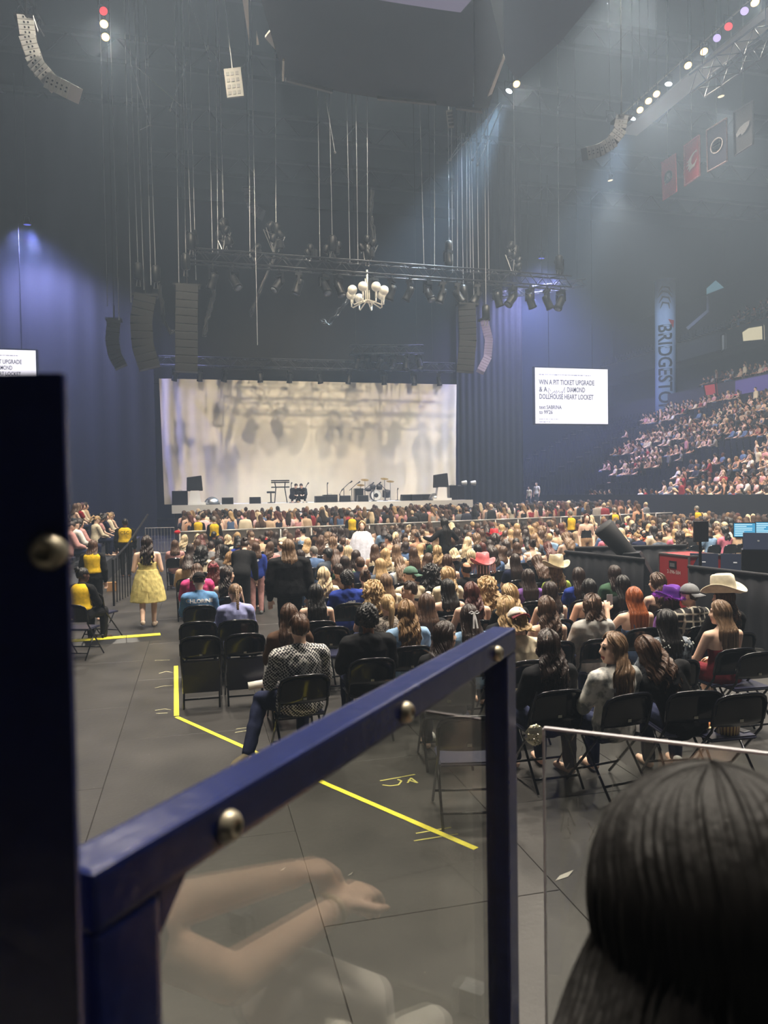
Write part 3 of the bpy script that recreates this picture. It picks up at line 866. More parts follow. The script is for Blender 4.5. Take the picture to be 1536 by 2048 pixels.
TOPC = {'white': (226, 222, 214), 'cream': (222, 208, 180), 'black': (20, 20, 23), 'grey': (120, 120, 122), 'light grey': (172, 170, 166), 'blue': (38, 58, 140), 'light blue': (134, 164, 196), 'denim': (86, 110, 148), 'pink': (212, 122, 142), 'hot pink': (206, 72, 128), 'red': (150, 34, 44), 'dark red': (98, 22, 34), 'brown': (84, 62, 48), 'beige': (196, 168, 138), 'yellow': (226, 186, 40), 'pale yellow': (216, 200, 130), 'green': (58, 86, 66), 'lime': (170, 190, 90), 'purple': (120, 84, 150), 'lilac': (156, 160, 206), 'navy': (26, 32, 58), 'rose': (190, 142, 138), 'orange': (214, 98, 34), 'slate': (84, 92, 104), 'tan': (160, 128, 96)}
TOPN = {'long': 'top', 'short': 'tee', 'tank': 'tank top', 'tube': 'strapless top', 'hood': 'hoodie', 'coat': 'jacket', 'strap': 'strappy top'}
PEOPLE = []
def person(loc, rz, pose='sit', hair='long', hc='brown', top='short', tc='black', pants='navy', ps='pants', sk='fair', lod=0, wide=1.0, scale=1.0, label=None, group=None, hat=None, hatc=(30, 30, 30), brimc=None, shoes=None, mats=None, seed=0, name='person'):
    J = skeleton(pose, wide)
    t = thing(name, label, 'person', loc, rz, group)
    t.scale = (scale, scale, scale)
    link('body', body_mesh(pose, wide, lod), [skin(SKINS[sk])], t)
    hm = J['hm']
    T = None
    if top: T = link('top', top_mesh(pose, wide, top, lod, seed % 2 if lod == 0 else 0), mats or cloth(TOPC[tc] if isinstance(tc, str) else tc), t)
    if ps: link('dress' if ps == 'dress' else 'skirt' if ps == 'skirt' else 'trousers', pants_mesh(pose, wide, ps, lod), cloth(TOPC[pants] if isinstance(pants, str) else pants), t)
    if hair: link('hair', hair_mesh(hair, lod, POSES[pose].get('hy', 0)), hairm(HAIRC[hc]), t, mtx=hm)
    if shoes: link('shoes', shoes_mesh(pose, lod), cloth(shoes), t)
    if hat == 'cowboy':
        link('hat', cowboy_mesh(), cloth(hatc), t, mtx=hm @ Matrix.Translation((0, -0.01, 0.035)) @ Matrix.Rotation(rad(-4), 4, 'X') @ Matrix.Diagonal((1.06, 1.06, 1.25, 1)))
    elif hat:
        link('cap', cap_mesh(hat == 'back'), [cloth(hatc), cloth(brimc or hatc)], t, mtx=hm @ Matrix.Translation((0, -0.008, 0.022)))
    t['_d'] = 0
    del t['_d']
    PEOPLE.append(t)
    return t
# ---- folding chairs
CHAIRM = mat('chair_black_plastic', (5, 6, 13), 0.16, spec=0.5)
CHAIRF = mat('chair_frame', (16, 17, 24), 0.2, 0.2)
SEATB = mat('chair_seat_navy', (38, 40, 62), 0.35)
STICK = mat('sticker_white', (190, 188, 170), 0.6)
def chair_parts():
    P = {}
    mb = MB()
    V = []; Fc = []; n = 12
    prof = [(0.215, 0.560), (0.222, 0.60), (0.224, 0.72), (0.215, 0.765), (0.185, 0.800), (0.12, 0.818), (0.0, 0.824)]
    poly = [(-x, z) for x, z in prof[:-1]] + [prof[-1]] + [(x, z) for x, z in prof[-2::-1]]
    poly = poly[::-1]
    rows = []
    for (off) in (0, 1):
        for (x, z) in poly:
            rows.append((x, -0.19 - 0.18 * (z - 0.45) - 0.032 * (1 - (x / 0.224) ** 2) + off * 0.022, z))
    N = len(poly); mid = [(0, -0.19 - 0.18 * 0.24 - 0.036, 0.69), (0, -0.19 - 0.18 * 0.24 - 0.012, 0.69)]
    # back panel as vertical strips so that it curves
    V = []; Fc = []
    xs = [-0.222, -0.20, -0.15, -0.09, -0.03, 0.03, 0.09, 0.15, 0.20, 0.222]
    def topz(x):
        a = abs(x)
        for (x0, z0), (x1, z1) in zip(prof[2:], prof[3:]):
            if x1 <= a <= x0: return z1 + (z0 - z1) * (a - x1) / (x0 - x1 + 1e-9)
        return 0.72
    for off in (0, 1):
        for x in xs:
            for kz in range(6):
                z = 0.562 + (topz(x) - 0.562) * kz / 5
                lip = 0.012 if kz == 5 and off == 0 else 0
                V.append((x, -0.175 - 0.2 * (z - 0.45) - 0.034 * (1 - (x / 0.224) ** 2) + off * 0.022 + lip * 0.6, z))
    m_ = len(xs) * 6
    for i in range(len(xs) - 1):
        for kz in range(5):
            a = i * 6 + kz; Fc.append((a, a + 6, a + 7, a + 1)); Fc.append((m_ + a, m_ + a + 1, m_ + a + 7, m_ + a + 6))
        a = i * 6 + 5; Fc.append((a, a + 6, m_ + a + 6, m_ + a)); a = i * 6; Fc.append((a, m_ + a, m_ + a + 6, a + 6))
    for kz in range(5):
        Fc.append((kz, kz + 1, m_ + kz + 1, m_ + kz)); a = (len(xs) - 1) * 6 + kz; Fc.append((a, m_ + a, m_ + a + 1, a + 1))
    P['backrest'] = (MB().add(V, Fc).mesh('backrest', True), CHAIRM)
    rim = [(x, -0.180 - 0.2 * (topz(x) - 0.45) - 0.034 * (1 - (x / 0.224) ** 2), topz(x)) for x in xs]
    P['rim'] = (MB().tube([(-0.222, -0.205, 0.60)] + rim + [(0.222, -0.205, 0.60)], 0.012, 8).mesh('rim', True), CHAIRF)
    s = MB().box((-0.205, -0.165, 0.425), (0.205, 0.215, 0.455)).mesh('seat')
    bm = bmesh.new(); bm.from_mesh(s); bmesh.ops.bevel(bm, geom=bm.edges[:], offset=0.012, segments=2, affect='EDGES'); bm.to_mesh(s); bm.free()
    P['seat'] = (s, SEATB)
    for k, sx in (('front_leg', -1), ('front_leg', 1), ('rear_leg', -1), ('rear_leg', 1)):
        x = sx * 0.215 if k == 'front_leg' else sx * 0.195
        pts = [(x, -0.245, 0.74), (x, -0.185, 0.52), (x, 0.27, 0.012)] if k == 'front_leg' else [(x, 0.09, 0.425), (x, -0.255, 0.012)]
        P[k + str(sx)] = (MB().tube(pts, 0.011, 6).mesh(k, True), CHAIRF)
    P['stretcher_f'] = (MB().tube([(-0.215, 0.17, 0.125), (0.215, 0.17, 0.125)], 0.010, 6).mesh('stretcher', True), CHAIRF)
    P['stretcher_r'] = (MB().tube([(-0.195, -0.185, 0.10), (0.195, -0.185, 0.10)], 0.010, 6).mesh('stretcher', True), CHAIRF)
    P['number_sticker'] = (MB().box((-0.016, -0.249, 0.598), (0.016, -0.2465, 0.620)).mesh('sticker'), STICK)
    return P
CP = chair_parts()
for me, m in CP.values(): me.materials.append(m)
_all = MB()
for key in CP:
    if key in ('number_sticker', 'stretcher_f', 'rim'): continue
    me = CP[key][0]; _all.m = 1 if key == 'seat' else 0
    _all.add([v.co for v in me.vertices], [tuple(p.vertices) for p in me.polygons])
CHAIR1 = _all.mesh('folding_chair', True); CHAIR1.materials.append(CHAIRM); CHAIR1.materials.append(SEATB)
def chair(loc, rz, label, full=True, folded=False, sticker=True):
    if not full:
        o = link('folding_chair', CHAIR1, [CHAIRM, SEATB]); o.location = loc; o.rotation_euler = (0, 0, rz)
        return tag(o, label, 'chair', 'folding chairs on the arena floor')
    t = thing('folding_chair', label, 'chair', loc, rz, 'folding chairs on the arena floor')
    for k, (me, m) in CP.items():
        if k == 'number_sticker' and not sticker: continue
        nm = k.rstrip('-1').replace('stretcher_f', 'stretcher').replace('stretcher_r', 'stretcher')
        o = link(nm, me, m, t)
        if folded and k == 'seat':
            o.matrix_basis = Matrix.Translation((0, -0.225, 0.12)) @ Matrix.Rotation(rad(98), 4, 'X') @ Matrix.Translation((0, 0.0, -0.44))
            o.matrix_basis = Matrix.Translation((0, -0.20, 0.36)) @ Matrix.Rotation(rad(97), 4, 'X') @ Matrix.Translation((0, -0.025, -0.44))
    return t
# ------------------------------------------------------------------ stage
DZ = 1.85
SX0, SX1, SYF, SYB = -1.2, 15.1, 40.0, 47.5
st = thing('stage', 'white edged concert stage deck on dark risers', 'stage', (0, 0, 0))
MB().box((SX0, SYF, DZ - 0.06), (SX1, SYB, DZ)).obj('deck_top', mat('deck_white', (176, 172, 166), 0.5, var=0.1, scale=1), st)
MB().box((SX0 - 0.05, SYF - 0.06, DZ - 0.42), (SX1 + 0.05, SYF, DZ + 0.01)).obj('white_edge', mat('edge_white', (214, 210, 202), 0.5), st)
MB().box((SX0 + 0.1, SYF + 0.1, 0), (SX1 - 0.1, SYB, DZ - 0.07)).obj('black_skirt', DARK, st)
MB().box((2.0, SYF - 1.6, 0), (9.0, SYF - 0.07, DZ - 0.55)).box((2.0, SYF - 1.65, DZ - 0.62), (9.0, SYF - 0.07, DZ - 0.5)).obj('thrust_step', mat('thrust_grey', (150, 146, 140), 0.5), st)
YB = 46.0
a, b, c, d = aty(318, 757, YB), aty(913, 769, YB), aty(911, 998, YB), aty(329, 1009, YB)
nu, nv = 160, 14
V = []; Fc = []
for off in (0, 1):
    for j in range(nv + 1):
        for i in range(nu + 1):
            u, v = i / nu, j / nv
            p = (a * (1 - u) + b * u) * (1 - v) + (d * (1 - u) + c * u) * v
            amp = 0.007 + 0.13 * math.exp(-u * 16) + 0.05 * math.exp(-(1 - u) * 25)
            q = Vector(p) + Vector((0, amp * math.sin(u * 150 + math.sin(v * 4)) * (0.4 + 0.6 * v) - 0.03 * v * math.sin(v * 30) + off * 0.02, 0))
            V.append(q)
N = nu + 1; o2 = N * (nv + 1)
for j in range(nv):
    for i in range(nu):
        k = j * N + i; Fc.append((k, k + N, k + N + 1, k + 1)); Fc.append((o2 + k, o2 + k + 1, o2 + k + N + 1, o2 + k + N))
bd = MB().add(V, Fc).obj('backdrop_curtain', mat('backdrop_cloth', (222, 214, 196), 0.9, var=0.03, scale=2), None, True)
tag(bd, 'large off-white curtain hanging across the stage', 'curtain')
for (x0, x1, z, nm) in ((-14.5, -2.3, 25.0, 'dark masking drape left of the stage'), (16.6, 21.2, 25.0, 'dark masking drape right of the stage')):
    mb = MB(); V = []; m_ = 60
    for off in (0, 0.05):
        for zz in (0.0, z):
            for i in range(m_ + 1): V.append((x0 + (x1 - x0) * i / m_, 46.4 + 0.05 * math.sin(i * 1.1) + off, zz))
    N = m_ + 1
    mb.add(V, [(i, i + 1, N + i + 1, N + i) for i in range(m_)] + [(2 * N + i, 3 * N + i, 3 * N + i + 1, 2 * N + i + 1) for i in range(m_)])
    tag(mb.obj('masking_drape', DARK, None, True), nm, 'drape')
tag(MB().box((-2.6, 46.6, 9.0), (17, 46.8, 20)).obj('black_upstage_drape', DARK), 'black upstage drape above the white curtain', 'drape')

# ---- trusses
TRUSSM = mat('truss_black', (58, 60, 66), 0.35, 0.6)
def truss(p0, p1, s, label, m=TRUSSM, bay=1.0, cat='truss'):
    p0 = Vector(p0); p1 = Vector(p1); L = (p1 - p0).length
    t = thing('truss', label, cat, p0)
    t.matrix_basis = frame(None, p1 - p0, (0, 0, 1), p0)
    h = s / 2; ch = MB().tube([(0, 0, 0), (L, 0, 0)], 0.045, 6).mesh('chord', True)
    for (y, z) in ((h, h), (h, -h), (-h, h), (-h, -h)): link('chord', ch, m, t, (0, y, z))
    n = int(L / bay); b_ = L / n
    iv = t.matrix_basis.inverted()
    for u in (0.08, 0.92):
        w0 = p0.lerp(p1, u); MB().tube([iv @ (w0 + Vector((0, 0, h))), iv @ Vector((w0.x, w0.y, 30.9))], 0.016, 5).obj('hanger', BLACK, t)
    br = MB().tube([(0, 0, -h), (b_ * 0.5, 0, h), (b_, 0, -h)], 0.024, 5).mesh('brace', True)
    for k in range(n):
        for s_ in (-1, 1): link('brace', br, m, t, (k * b_, s_ * h, 0))
        for s_ in (-1, 1):
            o = link('brace', br, m, t); o.matrix_basis = Matrix.Translation((k * b_, 0, s_ * h)) @ Matrix.Rotation(PI / 2, 4, 'X')
    return t
YT = 38.0
tl, tr_ = aty(378, 512, YT), aty(1138, 566, YT)
truss(tl, tr_, 0.6, 'long black lighting truss with a row of moving lights over the stage front')
truss(aty(985, 592, 44), aty(1168, 566, 44), 0.4, 'short grey side truss behind the right end of the long truss', mat('truss_grey', (110, 112, 118), 0.4, 0.6))
truss(aty(318, 722, 45.5), aty(908, 736, 45.5), 0.5, 'dark header truss just above the white curtain')
truss(aty(700, 700, 45.0), aty(845, 700, 45.0), 0.5, 'short lighting truss piled with fixtures above the header', bay=0.7)
truss(atz(1394, 172, 21.5), atz(1545, 66, 21.5), 0.9, 'dark lattice truss under the roof at the top right', bay=0.9)
truss(atz(45, 10, 22.5), atz(75, 60, 22.5), 0.5, 'small truss piece over the left speaker array at the top left', bay=0.6)
# moving lights
def ml_proto():
    P = []
    P.append(('base', MB().box((-0.16, -0.13, -0.12), (0.16, 0.13, 0.0)).tube([(0, 0, 0), (0, 0, 0.16)], 0.03, 6).mesh('base')))
    P.append(('yoke', MB().box((-0.23, -0.05, -0.17), (0.23, 0.05, -0.12)).box((-0.25, -0.05, -0.5), (-0.19, 0.05, -0.12)).box((0.19, -0.05, -0.5), (0.25, 0.05, -0.12)).mesh('yoke')))
    P.append(('head', MB().lathe([(0.08, 0.22), (0.15, 0.2), (0.17, 0.05), (0.17, -0.3), (0.19, -0.34), (0.19, -0.42), (0.15, -0.42)], 14).mesh('head', True)))
    P.append(('lens', MB().lathe([(0.14, -0.43), (0.02, -0.445)], 12).mesh('lens', True)))
    return P
MLP = ml_proto()
LENS = mat('lens_glass', (120, 125, 135), 0.1)
def moving_light(p, tilt, pan, label, sc_=1.25):
    t = thing('moving_light', label, 'stage light', p, pan, 'moving lights on the rig'); t.scale = (sc_,) * 3
    for nm, me in MLP[:2]: link(nm, me, BLACK, t)
    h = link('head', MLP[2][1], BLACK, t); h.matrix_basis = Matrix.Translation((0, 0, -0.45)) @ Matrix.Rotation(tilt, 4, 'X')
    link('lens', MLP[3][1], LENS, h)
xs = [426, 467, 558, 597, 648, 676, 747, 783, 819, 855, 884, 914, 953, 994, 1025, 1059, 1093, 1121]
for i, x in enumerate(xs):
    u = (x - 378) / 760.0; p = tl * (1 - u) + tr_ * u; q = aty(x, 530, YT); p = Vector((q.x, YT, p.z - 0.46))
    moving_light(p, rad(R.choice([-35, -25, 30, 40, 20, -40])), rad(R.uniform(20, 120)), '%s moving light from the left under the long truss' % ordn(i))
for i, x in enumerate((385, 897, 1119)):
    q = aty(x, 530, YT); u = (x - 378) / 760.0; z = (tl * (1 - u) + tr_ * u).z
    moving_light(Vector((q.x, YT, z + 1.25)), rad(170), 0.4, '%s upright fixture on top of the long truss' % ordn(i))
for i, x in enumerate((715, 735, 760, 785, 812, 838)):
    q = aty(x, 700, 45.0); moving_light(Vector((q.x, 45.0, q.z - 0.3)), rad(R.uniform(-30, 30)), R.uniform(0, 3), '%s small light from the left under the short fixture truss' % ordn(i), 1.0)
for i, x in enumerate((350, 400, 450, 520, 580, 640, 700, 770, 830, 880)):
    q = aty(x, 735, 45.2); moving_light(Vector((q.x, 45.5, aty(x, 722 + (x - 318) * .024, 45.5).z - 0.36)), rad(R.uniform(-20, 20)), R.uniform(0, 3), '%s dim light from the left under the header truss' % ordn(i), 0.9)
# ---- cables and hoists from the roof
CABM = mat('cable_steel', (175, 178, 182), 0.4, 0.3)
def cable(p, ztop, label, hoist=False, dx=0.0, r_=0.016):
    t = thing('rigging_cable', label, 'cable', p, 0, 'rigging cables')
    MB().tube([(0, 0, 0.0), (dx, 0, ztop - p[2])], r_, 5).obj('cable', CABM, t)
    if hoist:
        MB().lathe([(0.10, 0.0), (0.21, 0.06), (0.22, 0.7), (0.12, 0.8)], 10).obj('hoist', BLACK, t, True)
        MB().tube([(-0.06, 0, 0.02), (-0.1, 0, -0.3), (0.08, 0, -0.3), (0.06, 0, 0.02)], 0.025, 5).obj('hook', STEEL, t)
ZR = 31.0
cabs = [(383, 500, 1), (448, 470, 1), (552, 478, 1), (665, 503, 1), (735, 520, 1), (898, 512, 1), (1030, 520, 1), (1118, 540, 1), (215, 612, 0), (238, 640, 0), (262, 605, 0), (277, 560, 1), (288, 580, 0), (302, 570, 0), (312, 565, 1), (358, 570, 0), (372, 540, 1), (392, 560, 0),
        (425, 505, 0), (436, 508, 0), (500, 515, 0), (515, 690, 0), (640, 520, 0), (700, 525, 0), (716, 528, 0), (848, 535, 0), (869, 540, 0), (905, 545, 0), (915, 540, 0), (927, 600, 1), (934, 545, 0), (941, 545, 0), (948, 610, 0), (957, 545, 0), (972, 640, 1), (978, 560, 0)]
for i, (x, y, h) in enumerate(cabs):
    Yc = YT + (R.choice([-0.25, 0, 0.25]) if y < 560 else R.uniform(-0.6, 0.4)); p = aty(x, y, Yc)
    cable(p, ZR, '%s rigging cable from the left%s' % (ordn(sum(1 for q in cabs if q[0] < x)), ' with a chain hoist' if h else ''), bool(h), R.uniform(-0.25, 0.25))
bri = [((263, 130), (300, 250)), ((275, 135), (360, 210)), ((375, 120), (340, 220)), ((280, 260), (300, 250)), ((1000, 205), (925, 290)), ((1000, 205), (900, 320)), ((990, 215), (945, 320)), ((1005, 210), (955, 330)), ((380, 0), (420, 120)), ((920, 285), (895, 325)), ((650, 190), (670, 305))]
for i, (p, q) in enumerate(bri):
    P, Q = aty(*p, YT - 1), aty(*q, YT - 1)
    t = thing('bridle_cable', 'slanting bridle cable %s, %s' % (num(i + 1), 'upper right of the stage rig' if p[0] > 700 else 'upper left of the stage rig'), 'cable', P, 0, 'bridle cables')
    MB().tube([(0, 0, 0), Q - P], 0.014, 5).obj('cable', CABM, t); MB().ell(Q - P, (0.06, 0.06, 0.06), 8, 6).obj('shackle', STEEL, t)
for i, (x, y, n_) in enumerate(((448, 488, 4), (552, 494, 5), (665, 505, 3), (735, 512, 4), (1030, 538, 5), (508, 512, 2), (620, 512, 2))):
    p = aty(x, y, YT - 0.1); t = thing('hoist_cluster', '%s black hoist cluster from the left on top of the long truss' % ordn(sorted((448, 552, 665, 735, 1030, 508, 620)).index(x)), 'hoist', p)
    for k in range(n_):
        q = Vector((R.uniform(-.35, .35), R.uniform(-.1, .1), 0.15 + k * R.uniform(.22, .3)))
        MB().lathe([(.09, -.2), (.15, -.15), (.15, .15), (.08, .22)], 10, Matrix.Translation(q) @ Matrix.Rotation(R.uniform(-.8, .8), 4, 'Y')).obj('hoist', BLACK, t, True)
        MB().tube([q, q + Vector((R.uniform(-.2, .2), 0, -.3)), q + Vector((R.uniform(-.3, .3), 0, -.1)), Vector((q.x * .5, 0, -.25))], .022, 5).obj('chain', STEEL, t)
    MB().lathe([(.10, -.1), (.17, -.05), (.19, .3)], 10, Matrix.Translation((.2, 0, .0))).obj('chain_bag', DARK, t)
# ---- line arrays
def line_array(path, wpx, m, label, dist=None, Y=None, depth=0.6, dots=False):
    pts = [aty(x, y, Y) if Y else atd(x, y, dist) for x, y in path]
    seg = sum((q - p).length for p, q in zip(pts, pts[1:]))
    dd = dist or Y
    wd = wpx * dd / F; n = max(6, int(seg / (wd * 0.34)))
    t = thing('line_array', label, 'speaker', pts[0])
    # resample
    cum = [0]
    for p, q in zip(pts, pts[1:]): cum.append(cum[-1] + (q - p).length)
    def at_(s):
        for k in range(len(pts) - 1):
            if s <= cum[k + 1] + 1e-6: return pts[k].lerp(pts[k + 1], (s - cum[k]) / (cum[k + 1] - cum[k]))
        return pts[-1]
    for k in range(n):
        p, q = at_(seg * k / n), at_(seg * (k + 0.94) / n); dr = (q - p).normalized(); hgt = (q - p).length
        view = ((p + q) / 2 - EYE).normalized(); x_ = dr.cross(view).normalized()
        mx = frame(None, x_, dr, (p + q) / 2 - pts[0])
        o = MB().box((-wd / 2, -depth / 2, -hgt / 2), (wd / 2, depth / 2, hgt / 2)).obj('cabinet', m, t, bevel=min(0.02, hgt * 0.1)); o.matrix_basis = mx
        if dots:
            g = MB()
            s_ = -1 if (mx.to_3x3() @ Vector((0, -1, 0))).dot(view) < 0 else 1
            for e in (-0.12, 0.12): g.box((e * wd - 0.05 * wd, s_ * depth / 2 * 1.02 - 0.005, -hgt * 0.18), (e * wd + 0.05 * wd, s_ * depth / 2 * 1.02 + 0.005, hgt * 0.18))
            g.obj('handle', BLACK, o)
    fr = MB().box((-wd * 0.6, -depth * 0.5, -0.05), (wd * 0.6, depth * 0.5, 0.05)); fr.tube([(0, 0, 0.05), (0, 0, 0.7)], 0.04, 6)
    fr.tube([(0, 0, 0.7), (0, 0, 30.9 - pts[0].z)], 0.02, 5)
    fr.obj('fly_frame', BLACK, t)
GREYB = mat('cabinet_grey', (84, 84, 86), 0.6); LIGHTB = mat('cabinet_light', (190, 190, 184), 0.7); DARKB = mat('cabinet_dark', (12, 12, 15), 0.6)
line_array([(228, 640), (224, 680), (230, 712), (243, 735)], 24, DARKB, 'outermost left curved speaker array, smallest of the left three', Y=39)
line_array([(290, 592), (282, 640), (285, 690), (300, 738)], 40, DARKB, 'wide curved speaker array second from the left', Y=38)
line_array([(374, 572), (373, 640), (373, 745)], 42, DARKB, 'straight black speaker column left of the long truss centre', Y=37.5)
line_array([(934, 610), (936, 680), (930, 745)], 36, DARKB, 'black speaker column under the right part of the long truss', Y=38)
line_array([(968, 640), (978, 680), (975, 715), (960, 744)], 17, mat('cabinet_lilac', (120, 112, 150), 0.6), 'thin curved speaker array with lilac cabinets at the far right of stage', Y=39)
line_array([(1243, 240), (1238, 264), (1222, 286), (1198, 301), (1168, 309)], 24, GREYB, 'curved grey speaker array hanging under the right catwalk', dist=30, depth=0.7, dots=True)
line_array([(52, 45), (58, 85), (74, 130), (104, 165), (150, 188)], 30, LIGHTB, 'big light grey curved speaker array at the top left corner', dist=22, depth=0.7, dots=True)
p = aty(497, 380, 41)
line_array([(497, 378), (500, 400), (508, 420), (528, 432)], 20, GREYB, 'small dim curved speaker array high behind the left of the truss', Y=43)
# cable looms hanging
for i, (path, lb) in enumerate((([(555, 462), (548, 520), (520, 585), (500, 640)], 'thick knobbly cable loom slanting down through the truss'), ([(432, 540), (428, 590), (415, 640), (408, 680)], 'cable loom hanging left of the truss centre'),
                                ([(745, 380), (742, 430), (748, 480), (735, 520)], 'cable loom hanging above the chandelier'), ([(318, 570), (325, 640), (340, 668), (348, 660)], 'black cable loop drooping between the left speaker arrays'), ([(705, 590), (680, 620), (655, 650), (640, 640)], 'loose cable bundle left of the chandelier'))):
    pts = [aty(x, y, 40.0) for x, y in path]
    mb = MB()
    for k in range(4):
        o_ = Vector((R.uniform(-.1, .1), R.uniform(-.1, .1), 0)); fine = []
        for s in range(len(pts) - 1):
            for e in range(6): fine.append(pts[s].lerp(pts[s + 1], e / 6) + o_ + Vector((R.gauss(0, .03), R.gauss(0, .03), R.gauss(0, .03))))
        mb.tube(fine, 0.05, 5)
    tag(mb.obj('cable_loom', mat('loom', (48, 50, 54), 0.35), None, True), lb, 'cable')
# ---- chandelier
p = aty(735, 604, YT); s = 38.9 / F
ch = thing('chandelier', 'white globe chandelier hanging under the truss', 'chandelier', p)
CW = mat('chandelier_white', (236, 230, 216), 0.4, emit=0.12, emit_rgb=(255, 240, 210))  # faint warm glow put into the unlit white paint
MB().tube([(0, 0, -0.05), (0, 0, aty(735, 540, YT).z - p.z)], 0.05, 8).tube([(0.10, 0, 0.0), (0.10, 0, 1.0)], 0.03, 6).tube([(-0.10, 0, 0.0), (-0.10, 0, 1.2)], 0.03, 6).obj('stem', CW, ch, True)
for k in range(8):
    an = k * PI / 4 + 0.3; dx, dy = math.cos(an), math.sin(an)
    MB().tube([(0.06 * dx, 0.06 * dy, 0.1), (0.78 * dx, 0.78 * dy, -0.22 - 0.03 * dy), (0.86 * dx, 0.86 * dy, -0.18), (0.86 * dx, 0.86 * dy, 0.05)], 0.035, 6).obj('arm', CW, ch, True)
    MB().ell((0.88 * dx, 0.88 * dy, 0.28 - 0.10 * dy + 0.2), (0.245, 0.245, 0.245), 18, 12).tube([(0.86 * dx, 0.86 * dy, 0.0), (0.88 * dx, 0.88 * dy, 0.28 - 0.1 * dy)], 0.05, 6).obj('globe', CW, ch, True)
# ---- hung scoreboard
def slab(px, z, th, name, label, m, cat='scoreboard', parent=None):
    ps = [atz(x, y, z) for x, y in px]; n = len(ps)
    mb = MB().add(ps + [p + Vector((0, 0, th)) for p in ps], [tuple(range(n)), tuple(range(2 * n - 1, n - 1, -1))] + [(i, i + n, (i + 1) % n + n, (i + 1) % n) for i in range(n)])
    o = mb.obj(name, m, parent)
    return o if parent else tag(o, label, cat)
SBM = mat('scoreboard_dark', (44, 47, 52), 0.7, var=0.1, scale=0.5)
sb = thing('scoreboard', 'big dark centre-hung scoreboard seen from below', 'scoreboard', (0, 0, 0))
slab([(500, -330), (505, -60), (566, 152), (600, 165), (690, 186), (800, 203), (912, 214), (945, 216), (948, 120), (940, -330)], 17.0, 5.0, 'drum', '', SBM, parent=sb)
slab([(948, 216), (977, 217), (1008, 120), (972, -40), (975, -330), (945, -330), (950, 100)], 17.2, 4.5, 'corner_panel', '', mat('scoreboard_side', (54, 56, 58), 0.7), parent=sb)
slab([(985, 60), (1000, 0), (1030, -330), (1330, -330), (1190, 0), (1120, 85), (1034, 162), (1006, 118)], 19.5, 2.5, 'ring_section', '', mat('scoreboard_ring', (50, 50, 58), 0.6), parent=sb)
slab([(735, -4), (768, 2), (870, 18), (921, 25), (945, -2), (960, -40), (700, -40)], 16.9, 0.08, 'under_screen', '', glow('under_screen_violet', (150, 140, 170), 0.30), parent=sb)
FINM = mat('fin_white', (215, 208, 192), 0.6)
for px, zz in (([(530, 76), (566, 30), (578, 90), (588, 140), (566, 118)], 17.5), ([(482, -20), (496, -20), (499, 92)], 16.5), ([(1007, 112), (1010, 118), (984, 188), (975, 194)], 17.0), ([(565, 122), (569, 122), (568, 163), (564, 163)], 16.8), ([(513, 66), (518, 90), (513, 90)], 16.9)):
    slab(px, zz, 0.08, 'fin', '', FINM, parent=sb)
slab([(572, 160), (665, 184), (664, 188), (571, 164)], 16.8, 0.1, 'rim', '', mat('rim_grey', (105, 106, 106), 0.6), parent=sb)
slab([(755, 197), (872, 208), (872, 212), (755, 201)], 16.8, 0.1, 'rim', '', mat('rim_grey', (105, 106, 106), 0.6), parent=sb)
slab([(912, 216), (962, 222), (966, 228), (912, 220)], 16.8, 0.1, 'rim', '', mat('rim_grey', (105, 106, 106), 0.6), parent=sb)
MB().tube([atz(700, -100, 21.9), atz(700, -100, 28)], 0.15, 8).tube([atz(850, -100, 21.9), atz(850, -100, 28)], 0.15, 8).obj('hanger', BLACK, sb)
# small flown panels
for (x, y, w_, h_, dd, lb) in ((468, 166, 34, 58, 30, 'pale perforated flown panel left of the scoreboard'), (900, 238, 12, 34, 30, 'small white lattice flown panel below the scoreboard')):
    p = atd(x, y, dd); t = thing('flown_panel', lb, 'panel', p); k = dd / F
    t.matrix_basis = frame(None, rt + up * 0.12, up, p)
    fr = MB().box((-w_ * k / 2, -0.05, -h_ * k / 2), (w_ * k / 2, 0.05, h_ * k / 2)).obj('sheet', mat('flown_sheet', (120, 120, 118), 0.7), t)
    hol = MB()
    for i in range(3):
        for j in range(4): hol.box(((i - 1.4) * w_ * k * .28, -0.07, (j - 1.9) * h_ * k * .22), ((i - 1.4) * w_ * k * .28 + .05 + w_ * k * .1, -0.05, (j - 1.9) * h_ * k * .22 + h_ * k * .12))
    hol.obj('hole', BLACK, t); MB().tube([(0, 0, h_ * k / 2), (0, 0.5, 9)], 0.02, 5).obj('cable', CABM, t)
